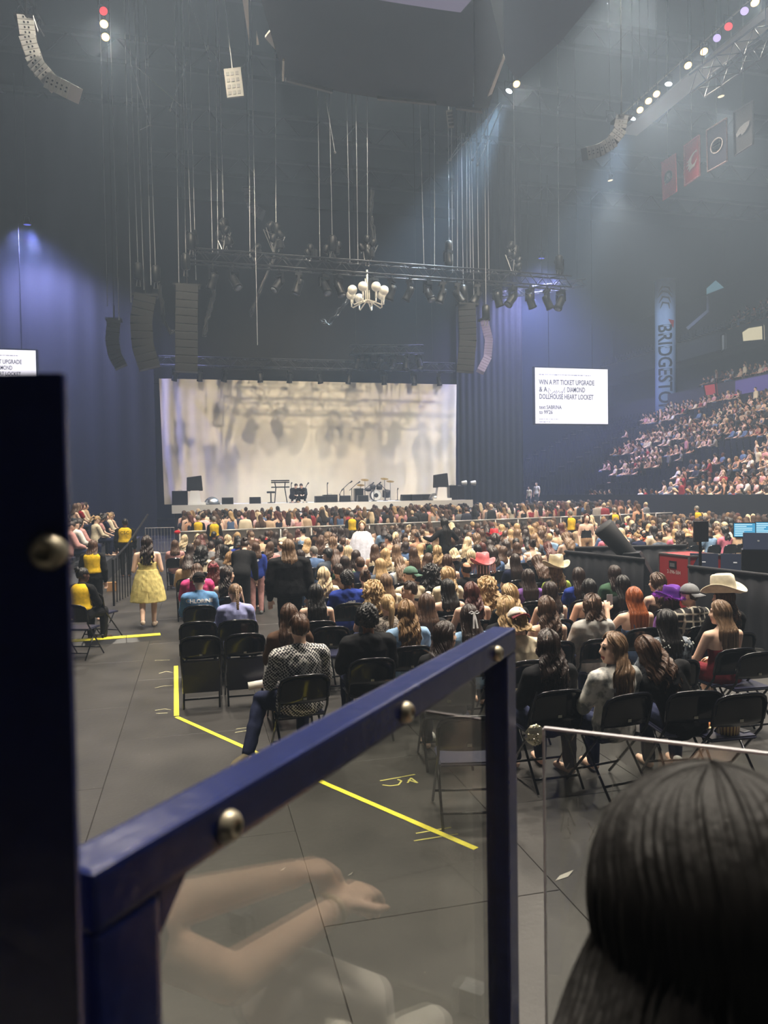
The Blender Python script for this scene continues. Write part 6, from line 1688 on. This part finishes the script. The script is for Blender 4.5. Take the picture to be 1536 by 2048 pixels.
# popcorn, pretzel tray and phone on the right chair
e = EC[(1490, 1388)]; q = e.location
def stripes():
    m = bpy.data.materials.new('striped_card'); m.use_nodes = True; n = m.node_tree; b = n.nodes['Principled BSDF']
    tc = n.nodes.new('ShaderNodeTexCoord'); gr = n.nodes.new('ShaderNodeTexGradient'); gr.gradient_type = 'RADIAL'
    ml = n.nodes.new('ShaderNodeMath'); ml.operation = 'MULTIPLY'; ml.inputs[1].default_value = 22; fr = n.nodes.new('ShaderNodeMath'); fr.operation = 'FRACT'; gt = n.nodes.new('ShaderNodeMath'); gt.operation = 'GREATER_THAN'; gt.inputs[1].default_value = 0.6
    n.links.new(tc.outputs['Object'], gr.inputs[0]); n.links.new(gr.outputs['Fac'], ml.inputs[0]); n.links.new(ml.outputs[0], fr.inputs[0]); n.links.new(fr.outputs[0], gt.inputs[0])
    mx = n.nodes.new('ShaderNodeMix'); mx.data_type = 'RGBA'; mx.inputs[6].default_value = lin((206, 178, 120)); mx.inputs[7].default_value = lin((92, 44, 40)); n.links.new(gt.outputs[0], mx.inputs[0]); n.links.new(mx.outputs[2], b.inputs['Base Color'])
    return m
t = thing('popcorn_bucket', 'striped popcorn bucket on the chair at the right edge', 'bucket', (q.x + .02, q.y - .05, .456))
MB().lathe([(.085, 0), (.105, .19), (.11, .195), (.10, .19), (.08, .02)], 24).obj('bucket', stripes(), t, True)
mb = MB()
for i in range(60): mb.ell((R.gauss(0, .045), R.gauss(0, .045), .18 + R.uniform(0, .02)), (.014, .014, .012), 6, 4)
o = mb.obj('popcorn', mat('popcorn', (224, 206, 150), 0.8), t, True); o['kind'] = 'stuff'
t = thing('pretzel_tray', 'cream paper tray with a pretzel beside the popcorn', 'tray', (q.x - .10, q.y + 0.12, .456), 0.2)
MB().box((-.1, -.07, 0), (.1, .07, .008)).obj('tray', mat('tray', (214, 196, 150), 0.7), t, bevel=.003)
MB().tube([(.07 * math.cos(a * .5) * (1 + .4 * math.cos(a * 1.5)), .06 * math.sin(a * .5), .022) for a in range(14)], 0.013, 8).obj('pretzel', mat('pretzel', (150, 90, 44), 0.5), t, True)
t = thing('phone', 'flat grey phone lying beside the popcorn', 'phone', (q.x + .15, q.y - .02, .456), .2); MB().box((-.037, -.075, 0), (.037, .075, .008)).obj('shell', mat('phone_shell', (120, 122, 128), 0.4), t, bevel=.003); MB().box((-.034, -.07, .008), (.034, .07, .0086)).obj('screen', BLACKP, t)
o = link('blue_jacket', remesh(MB().ell((0, 0, .05), (.18, .13, .06)).ell((.1, .05, .07), (.12, .1, .05)), .012, 3, .5, .012, 3), cloth((38, 60, 140))); o.location = (q.x + .02, q.y + .40, .62); o.location = (q.x + 0.16, q.y + .12, .455); o.scale = (.5, .5, .8); tag(o, 'crumpled royal blue jacket on the chair at the right edge', 'jacket')
p = atz(1070, 1470, 0.55)
t = thing('sequin_purse', 'silver sequin purse hanging beside the gate post', 'purse', p)
mb = MB()
for i in range(160):
    a = R.uniform(0, 6.28); r_ = R.uniform(0, .075); mb.ell((r_ * math.cos(a), -.035 + R.uniform(0, .07), r_ * math.sin(a)), (.008, .006, .008), 5, 4)
mb.ell((0, 0, 0), (.08, .035, .08), 14, 9); o = mb.obj('sequins', mat('sequin', (190, 184, 160), 0.2, 0.9), t)
MB().tube([(-.06, 0, .07), (-.02, 0, .2), (.03, .02, .32)], 0.006, 5).obj('strap', BLACK, t)
for (x, y, lb) in ((860, 1490, 'crumpled clear plastic wrapper under the chairs seen through the gate'), (1355, 1542, 'small clear plastic cup lid lying behind the clear panel')):
    p = atz(x, y, 0.0); o = link('plastic_wrapper', remesh(MB().ell((0, 0, .06), (.05, .04, .06)).ell((.02, .01, .1), (.03, .03, .04)), .01, 1, .4, .012, 7), mat('plastic_clear', (190, 192, 190), 0.15, spec=.8)); o.location = (p.x, p.y, 0); tag(o, lb, 'wrapper')
# ------------------------------------------------------------------ mixing desk area
DRAPE2 = mat('pipe_drape', (24, 25, 32), 0.8, var=0.2, scale=4, bump=0.3)
def drape_wall(p, q, z, lb):
    p = Vector((p.x, p.y, 0)); q = Vector((q.x, q.y, 0)); d_ = (q - p).normalized(); n_ = Vector((-d_.y, d_.x, 0)); L_ = (q - p).length
    t = thing('drape_wall', lb, 'drape', p); V = []; k = 60
    for off in (0, .03):
        for zz in (0.01, z * .5, z):
            for i in range(k + 1): V.append(d_ * (L_ * i / k) + n_ * (off + .025 * math.sin(i * .9 + zz) * (1.2 - zz / z)) + Vector((0, 0, zz)))
    N = k + 1; Fc = []
    for b_ in (0, 3 * N):
        for j in range(2):
            for i in range(k): Fc.append((b_ + j * N + i, b_ + j * N + i + 1, b_ + (j + 1) * N + i + 1, b_ + (j + 1) * N + i))
    for i in range(k): Fc.append((2 * N + i, 2 * N + i + 1, 5 * N + i + 1, 5 * N + i))
    MB().add(V, Fc).obj('drape', DRAPE2, t, True); MB().tube([Vector((0, 0, z)), d_ * L_ + Vector((0, 0, z))], 0.03, 8).obj('top_pipe', DRAPE2, t, True)
A_, B_ = atz(1130, 1103, 1.1), atz(1288, 1119, 1.1)
drape_wall(A_, B_, 1.1, 'black drape wall at the left corner of the mixing desk area')
C_, D_ = atz(1377, 1133, 1.1), atz(1536, 1151, 1.1); D2 = C_ + (D_ - C_) * 1.5
drape_wall(C_, D2, 1.1, 'black drape wall at the right edge in front of the mixing desk')
drape_wall(atz(1150, 1096, 1.1), atz(1372, 1091, 1.1), 1.1, 'low black drape line along the far side of the mixing desk')
rc0, rc1, rc2 = atz(1318, 1106, 1.12), atz(1378, 1113, 1.12), atz(1443, 1108, 1.12)
rc0.z = rc1.z = rc2.z = 0
ux = (rc1 - rc0); W_ = ux.length; nrm = Vector((-ux.normalized().y, ux.normalized().x, 0)); dp_ = 0.6
t = thing('road_case', 'red flight case with white stencilled number at the mixing desk', 'case', rc0, math.atan2(ux.y, ux.x))
MB().box((0, 0, .12), (W_, dp_ * 1.2, 1.12)).obj('shell', mat('case_red', (164, 40, 46), 0.45), t)
ed = MB()
for a_ in ((0, 0), (W_, 0), (0, dp_ * 1.2), (W_, dp_ * 1.2)): ed.box((a_[0] - .015, a_[1] - .015, .11), (a_[0] + .015, a_[1] + .015, 1.13))
for z in (.12, 1.12): ed.box((-.015, -.015, z - .015), (W_ + .015, .015, z + .015)).box((-.015, dp_ * 1.2 - .015, z - .015), (W_ + .015, dp_ * 1.2 + .015, z + .015)).box((-.015, 0, z - .015), (.015, dp_ * 1.2, z + .015)).box((W_ - .015, 0, z - .015), (W_ + .015, dp_ * 1.2, z + .015))
ed.obj('edge_profile', STEEL, t)
for (s, x, z, sz) in (('2-396-584', W_ * .28, .76, W_ * .11), ('SOLOTECH', W_ * .42, .36, W_ * .10)): link('lettering', text_mesh(s, sz), mat('stencil_white', (226, 220, 214), 0.6), t, mtx=frame(None, (1, 0, 0), (0, -1, 0), (x, -.004, z)))
lg = MB(); lg.add([(W_ * .30 + .05 * math.cos(a * .52), -.005, .37 + .06 * math.sin(a * .52)) for a in range(12)], [tuple(range(12))]); lg.add([(W_ * .27, -.005, .43), (W_ * .33, -.005, .43), (W_ * .30, -.005, .56)], [(0, 1, 2)]); lg.obj('logo', mat('stencil_white', (226, 220, 214), 0.6), t)
MB().box((W_ * .36, -.012, .86), (W_ * .60, -.002, 1.0)).obj('handle_dish', BLACK, t); MB().box((W_ * .40, -.02, .89), (W_ * .56, -.008, .96)).obj('handle', STEEL, t)
for x in (.1, W_ - .1):
    for y in (.1, dp_): MB().lathe([(.055, -.02), (.055, .02)], 12, Matrix.Translation((x, y, .055)) @ Matrix.Rotation(PI / 2, 4, 'X')).obj('caster', BLACK, t)
def facing(x, y, dist):          # thing standing on the floor behind pixel, turned to the camera
    p = atd(x, y, dist); return Vector((p.x, p.y, 0)), p.z
ROT = -YAW - rad(24)
p, z = facing(1475, 1120, 13.2)
desk = thing('mixing_desk', 'black mixing console with angled dark screens and lit panel', 'console', p, ROT)
MB().box((-.75, -.5, .62), (1.6, .5, .82)).obj('console_body', BLACKP, desk, bevel=.02)
for x in (-.6, 1.4): MB().box((x - .04, -.4, 0), (x + .04, .4, .62)).obj('leg', BLACK, desk)
for k in range(3):
    o = MB().box((-.24, -.02, -.16), (.24, .02, .16)).obj('screen', mat('screen_off', (30, 36, 54), 0.25), desk, bevel=.008); o.matrix_basis = Matrix.Translation((-.55 + k * .52, .38, 1.02)) @ Matrix.Rotation(rad(-22), 4, 'X')
    MB().box((-.03, -.024, -.02), (.03, -.021, .0)).obj('badge', mat('badge', (170, 175, 185), 0.4), o)
o = MB().box((-.35, -.005, -.12), (.35, .005, .12)).obj('lit_panel', glow('console_blue', (120, 150, 230), .8), desk); o.matrix_basis = Matrix.Translation((.1, -.2, .84)) @ Matrix.Rotation(rad(-70), 4, 'X')
fd = MB()
for k in range(24): fd.box((-.65 + k * .09, -.42, .82), (-.63 + k * .09, -.30, .84))
fd.obj('fader_strip', STEEL, desk)
for i, (x, y, w_, h, lb) in enumerate(((1489, 1060, 42, 30, 'lit cyan computer monitor on the mixing desk, left one'), (1531, 1058, 40, 30, 'lit cyan computer monitor at the right edge of the mixing desk'))):
    p, z = facing(x, y, 13.6); k = 13.6 / F
    t = thing('computer_monitor', lb, 'monitor', p, ROT + rad(6)); MB().box((-w_ * k / 2, 0, z - h * k / 2), (w_ * k / 2, .04, z + h * k / 2)).obj('casing', BLACKP, t, bevel=.006)
    MB().box((-w_ * k / 2 + .015, -.004, z - h * k / 2 + .015), (w_ * k / 2 - .015, 0, z + h * k / 2 - .015)).obj('display', glow('display_cyan', (70, 150, 190), 1.0), t)
    rw = MB()
    for q_ in range(7): rw.box((-w_ * k / 2 + .03, -.007, z - h * k / 2 + .03 + q_ * h * k * .12), (-w_ * k / 2 + .03 + R.uniform(.4, .9) * w_ * k * .85, -.004, z - h * k / 2 + .045 + q_ * h * k * .12))
    rw.obj('display_rows', glow('display_pale', (190, 225, 235), 1.0), t); MB().tube([(0, .05, .8), (0, .05, z)], 0.03, 6).box((-.12, -.05, .8), (.12, .15, .83)).obj('stand', BLACK, t); MB().box((-.2, -.1, 0), (.2, .2, .8)).obj('pedestal', BLACK, t)
p, z = facing(1517, 1083, 12.8); k = 12.8 / F
t = thing('laptop', 'open blue-grey laptop seen from the back at the right edge', 'laptop', p, ROT); MB().box((-.24, 0, z - .14), (.24, .012, z + .15)).obj('lid', mat('laptop_grey', (92, 104, 136), 0.35, 0.3), t, bevel=.004); MB().box((-.24, .012, z - .15), (.24, .3, z - .135)).obj('base', mat('laptop_grey', (92, 104, 136), 0.35, 0.3), t); MB().ell((0, -.002, z + .01), (.02, .003, .016), 10, 6).obj('logo', mat('logo_pale', (190, 195, 205), .4), t); MB().box((-.26, 0, 0), (.26, .4, z - .15)).obj('rack_stand', BLACK, t)
p, z = facing(1402, 1063, 13.0); k = 13 / F
t = thing('monitor_on_pole', 'dark flat monitor on a pole seen from behind the road case', 'monitor', p, ROT + rad(30)); MB().box((-.13, -.02, z - .18), (.13, .03, z + .18)).obj('screen_back', mat('monitor_dark', (38, 40, 48), .4), t, bevel=.01); MB().tube([(0, .03, 0), (0, .03, z)], 0.025, 8).obj('pole', BLACK, t); MB().lathe([(.2, 0), (.2, .03), (.03, .06)], 14).obj('base', BLACK, t)
# leaning black covered column and wedge loudspeaker
p, z = facing(1268, 1122, 14.6); q_, z2 = facing(1205, 1052, 14.6)
t = thing('covered_column', 'black fabric-covered column leaning left over the drape', 'cover', p)
e1 = Vector((0, 0, z)); e2_ = Vector((q_.x - p.x, q_.y - p.y, z2)); ax_ = (e2_ - e1)
MB().tube([e1 - ax_ * .25, e1, e1 + ax_ * .5, e1 + ax_ * .97, e1 + ax_ * 1.0], [.13, .15, .18, .21, .19], 20, hint=(1, 0, 0)).obj('cover', mat('cover_black', (26, 26, 30), .7), t, True); MB().tube([(0, 0, 0), e1], .05, 8).obj('post', BLACK, t)
p, z = facing(1278, 1118, 14.2)
t = thing('wedge_speaker', 'black wedge loudspeaker behind the left drape wall', 'speaker', p, ROT); MB().prism([(-.3, 0), (.3, 0), (.3, .6), (.0, z + .12), (-.3, z + .1)], .5).obj('cabinet', BLACKP, t, bevel=.02); MB().box((-.26, -.01, .1), (.2, 0, .55)).obj('grille', BLACK, t)
# orange feather boa on a far chair
p = atz(1268, 1080, 0.9); mb = MB()
for i in range(300):
    q = Vector((R.gauss(0, .16), R.gauss(0, .08), R.gauss(0, .07))); dd = Vector((R.gauss(0, 1), R.gauss(0, 1), R.gauss(0, 1))).normalized() * .06; mb.tube([q, q + dd], [.008, .002], 3)
o = mb.obj('pompom_bundle', cloth((206, 92, 36))); o.location = p; tag(o, 'fluffy orange feather bundle among the seats beyond the desk', 'feathers', kind='stuff')

# ------------------------------------------------------------------ foreground: blue steel gate with clear panel
def navy_mat():
    m = mat('gate_navy_paint', (22, 34, 88), 0.26, 0.0, var=0.12, scale=30, bump=0.06, spec=.5)
    return m
NAVY = navy_mat()
BOLT = mat('bolt_steel', (176, 168, 146), 0.38, 0.55, var=0.15, scale=60)
GD = Vector((.447, .894)); GP = Vector((-.193, .624))           # line of the near face in camera plan (right, depth)
def gp(s, off, z): xy = GP + GD * s + Vector((-.894, .447)) * off; return cam2w(xy.x, xy.y, z)
ZT = 2.4 - .287
s0 = (.56 - .624) / .894; s1 = (1.552 - .624) / .894
gx = (gp(1, 0, 0) - gp(0, 0, 0)).normalized()
gate = thing('steel_gate', 'navy blue steel gate frame with clear panel in the foreground', 'gate', gp(s0, 0, 1.1))
gate.matrix_basis = frame(None, gx, (0, 0, 1), gp(s0, 0, 1.1))
Lg = s1 - s0; Hg = ZT - 1.1; T = .05
MB().box((0, 0, Hg - .048), (Lg, T, Hg)).obj('top_rail', NAVY, gate, bevel=.006)
MB().box((0, .001, .06), (.072, T, Hg - .0481)).obj('stile', NAVY, gate, bevel=.006)
MB().box((Lg - .062, .001, .06), (Lg, T, Hg - .0481)).obj('stile', NAVY, gate, bevel=.006)
MB().box((.07, .001, .06), (Lg - .06, T, .11)).obj('bottom_rail', NAVY, gate, bevel=.006)
MB().prism([(.072, Hg - .048), (.105, Hg - .048), (.072, Hg - .085)], T - .004, Matrix.Translation((0, .002, 0))).obj('gusset', NAVY, gate)
for x_ in (.01, Lg - .06): MB().box((x_, .005, 0), (x_ + .05, T - .005, .06)).obj('foot', NAVY, gate)
MB().box((.03, .030, .075), (Lg - .03, .040, Hg - .02)).obj('clear_panel', glass_mat('gate_acrylic', (.90, .91, .88, 1), .045), gate)
def bolt(parent, loc, axis, r_=.0155):
    m = Matrix.Translation(loc) @ Vector(axis).to_track_quat('Z', 'Y').to_matrix().to_4x4()
    o = MB().lathe([(r_, -.002), (r_, .002), (r_ * .93, .006), (r_ * .7, .0105), (r_ * .36, .0125), (r_ * .34, .008), (.001, .008)], 24, m).obj('bolt', BOLT, parent, True)
    return o
def s_of(px):                # distance along the near face under pixel column
    k = (px - 768) / F; return (k * GP.y - GP.x) / (GD.x - k * GD.y)
for px in (441, 804, 990): bolt(gate, (s_of(px) - s0, 0, Hg - .028), (0, -1, 0))
bolt(gate, (.045, 0, Hg - .17), (0, -1, 0)); bolt(gate, (Lg, .02, Hg - .16), (1, 0, 0))
# tall post at the left edge
px_ = [cam2w(-.586, .52, 0), cam2w(-.220, .52, 0)]
ux = (px_[1] - px_[0]).normalized()
post = thing('gate_post', 'thick navy blue steel post at the left edge, out of focus', 'post', (px_[0].x, px_[0].y, 1.1)); post.matrix_basis = frame(None, ux, (0, 0, 1), (px_[0].x, px_[0].y, 1.1))
MB().box((0, 0, 0), (.366, .008, 2.4 + .086 - 1.1)).obj('face_plate', NAVY, post, bevel=.004)
MB().box((.20, .008, 0), (.352, .018, 2.4 + .083 - 1.1)).obj('tube', NAVY, post, bevel=.005)
for z in (2.4 - .038, 1.6): bolt(post, (.366 - .0125, 0, z - 1.1), (0, -1, 0), .0128)
# frameless clear panel on the right
q0, q1 = cam2w(.3675, 1.75, 1.1), cam2w(.3675 + .4295 * 2.2, 1.75 - .193 * 2.2, 1.1)
ux = (q1 - q0); Lp = ux.length
cp = thing('clear_barrier', 'frameless clear acrylic panel with bright edge at lower right', 'panel', q0); cp.matrix_basis = frame(None, ux, (0, 0, 1), q0)
MB().box((0.001, 0.001, 0), (Lp, .011, 1.835 - 1.1 - .001)).obj('sheet', glass_mat('barrier_acrylic', (.86, .87, .86, 1), .05), cp)
EDGE = mat('acrylic_edge_highlight', (196, 192, 196), .35, spec=.6)  # pale colour stands in for the highlight along the panel edges
MB().box((0, -.0005, 1.835 - 1.1 - .001), (Lp, .0125, 1.835 - 1.1 + .004)).obj('top_edge', EDGE, cp); MB().box((-.003, 0, 0), (.001, .012, 1.835 - 1.1)).obj('side_edge', EDGE, cp)
for k in (.1, Lp - .2): MB().box((k, -.02, 0), (k + .06, .032, .06)).obj('clamp', STEEL, cp)
scr = MB()
for i in range(30):
    a_, b_ = R.uniform(.02, .3), R.uniform(.35, .72); an = R.uniform(0, 6.28); l_ = R.uniform(.01, .05); scr.tube([(a_, -.001, b_), (a_ + l_ * math.cos(an), -.001, b_ + l_ * math.sin(an))], .0006, 3)
scr.obj('scratches', mat('scratch', (150, 150, 148), .7), cp)

# ------------------------------------------------------------------ dark-haired person just in front of the camera (also mirrored in the gate panel)
NRM = Vector((-.894, .447)); CPL = GP.dot(NRM) + .035
def mirror_px(x, y, D):          # the real place of something seen reflected at a pixel, D metres along the view
    xc = (x - 768) / F * D; z = atd(x, y, D).z; v = Vector((xc, D)); v = v - NRM * 2 * (v.dot(NRM) - CPL)
    return cam2w(v.x, v.y, z)
hc = atd(1445, 1845, .76)
fwd = Vector((math.sin(YAW + .10), math.cos(YAW + .10), 0)); sd = Vector((fwd.y, -fwd.x, 0))
hA, eA = mirror_px(628, 1742, 1.60), mirror_px(318, 1822, 1.36)
hB, eB = mirror_px(706, 1790, 1.60), mirror_px(440, 1975, 1.33)
neck = hc - fwd * .07 - Vector((0, 0, .14)); shL = neck - sd * .16 - Vector((0, 0, .06)); shR = neck + sd * .17 - Vector((0, 0, .06))
hip = hc - fwd * .40 - Vector((0, 0, .40)); hip.z = 1.56
kn = [hip + fwd * .42 + sd * (-.14), hip + fwd * .42 + sd * .16]
for k_ in kn: k_.z = 1.55
t = thing('person', 'dark-haired person in front of the camera, blurred, seen from behind', 'person', (hip.x, hip.y, 1.1))
o_ = Vector((hip.x, hip.y, 1.1))
mb = MB()
mb.ell(hc - o_, (.076, .092, .105), 18, 12); mb.cap(neck - o_, .055, hc - Vector((0, 0, .06)) - o_, .052)
mb.tube([hip - o_, hip.lerp(neck, .4) - o_, hip.lerp(neck, .75) - o_, hip.lerp(neck, .95) - o_], [(.16, .12), (.14, .10), (.16, .10), (.09, .07)], 16, hint=tuple(sd))
for sh, el, wr, s_ in ((shL, eA, hA, -1), (shR, eB, hB, 1)):
    sh, el, wr = sh - o_, el - o_, wr - o_
    mb.cap((neck - o_) + (sh - (neck - o_)) * .3, .055, sh, .05); mb.cap(sh, .05, el, .042); w2 = el + (wr - el) * .78; mb.cap(el, .042, w2, .027)
    hand(mb, w2, el, s_, 1.5)
for k_, s_ in zip(kn, (-1, 1)):
    mb.cap(hip + sd * s_ * .09 - o_, .085, k_ - o_, .062); mb.cap(k_ - o_, .06, k_ + fwd * .06 - Vector((0, 0, .36)) - o_, .045)
me = remesh(mb, .0075, 3, .6); link('body', me, skin(SKINS['fair']), t)
mb = MB(); mb.tube([hip - Vector((0, 0, .02)) - o_, hip.lerp(neck, .4) - o_, hip.lerp(neck, .75) - o_, hip.lerp(neck, .97) - o_], [(.18, .14), (.16, .12), (.175, .115), (.11, .085)], 18, hint=tuple(sd))
for sh, el in ((shL, eA), (shR, eB)): mb.cap((neck - o_) + (sh - neck) * .3, .07, sh - o_, .068); mb.cap(sh - o_, .066, sh.lerp(el, .45) - o_, .06)
link('top', remesh(mb, .012, 3, .6, .004), cloth((26, 25, 27)), t)
mb = MB()
for k_, s_ in zip(kn, (-1, 1)): mb.cap(hip + sd * s_ * .09 - o_, .105, k_ - o_, .078)
link('shorts', remesh(mb, .012, 3, .6, .004), cloth((62, 72, 100)), t)
hr = hair_mesh('fore', 0); o = link('hair', hr, mat('foreground_hair', (17, 15, 14), 0.6, var=0.4, scale=1.0, bump=0.2, spec=0.3, stretch=(120, 120, 5)), t); o.matrix_basis = Matrix.Translation(hc - o_) @ Matrix.Rotation(-YAW - .10, 4, 'Z') @ Matrix.Rotation(rad(-14), 4, 'X') @ Matrix.Diagonal((1.42, 1.15, 1.15, 1))
BOOT = mat('boot_white', (226, 222, 214), .3, spec=.6)
for (x, y, k_) in ((735, 1965, kn[0]), (855, 2015, kn[1])):
    b = mirror_px(x, y, 1.74); toe = Vector((b.x, b.y, 1.1)); heel = toe - fwd * .22
    mb = MB().tube([toe + fwd * .03 + Vector((0, 0, .035)), toe + Vector((0, 0, .045)), toe - fwd * .09 + Vector((0, 0, .055)), heel + Vector((0, 0, .06)), heel - fwd * .035 + Vector((0, 0, .05))], [(.02, .02), (.042, .04), (.046, .05), (.045, .055), (.02, .03)], 14, hint=tuple(sd))
    mb.tube([heel + fwd * .02 + Vector((0, 0, .05)), heel + fwd * .015 + Vector((0, 0, .2)), heel.lerp(Vector((k_.x, k_.y, 1.1)), .3) + Vector((0, 0, .32))], [.05, .052, .06], 14)
    mb.v = [tuple(Vector(v) - o_) for v in mb.v]
    link('boot', remesh(mb, .008, 3, .6), BOOT, t)
for h_, e_ in ((hB, eB),):
    w_ = e_.lerp(h_, .74) - o_; MB().tube([w_ - (h_ - e_).normalized() * .006, w_ + (h_ - e_).normalized() * .006], .031, 16).obj('bracelet', mat('bracelet', (214, 190, 150), .3, .6), t, True)
c = chair(Vector((hip.x, hip.y, 1.1)), math.atan2(-fwd.x, fwd.y), 'folding chair under the dark-haired person in front of the camera', True)
bpy.data.scenes.remove(TS)
import re
for o in C.objects:
    if 'label' in o:
        l = o['label']
        l = re.sub(r'\b(young man|woman|man|girl|child)\b', 'person', l)
        l = re.sub(r'\b(her|his)\b', 'the', l)
        if l != o['label']: o['label'] = l
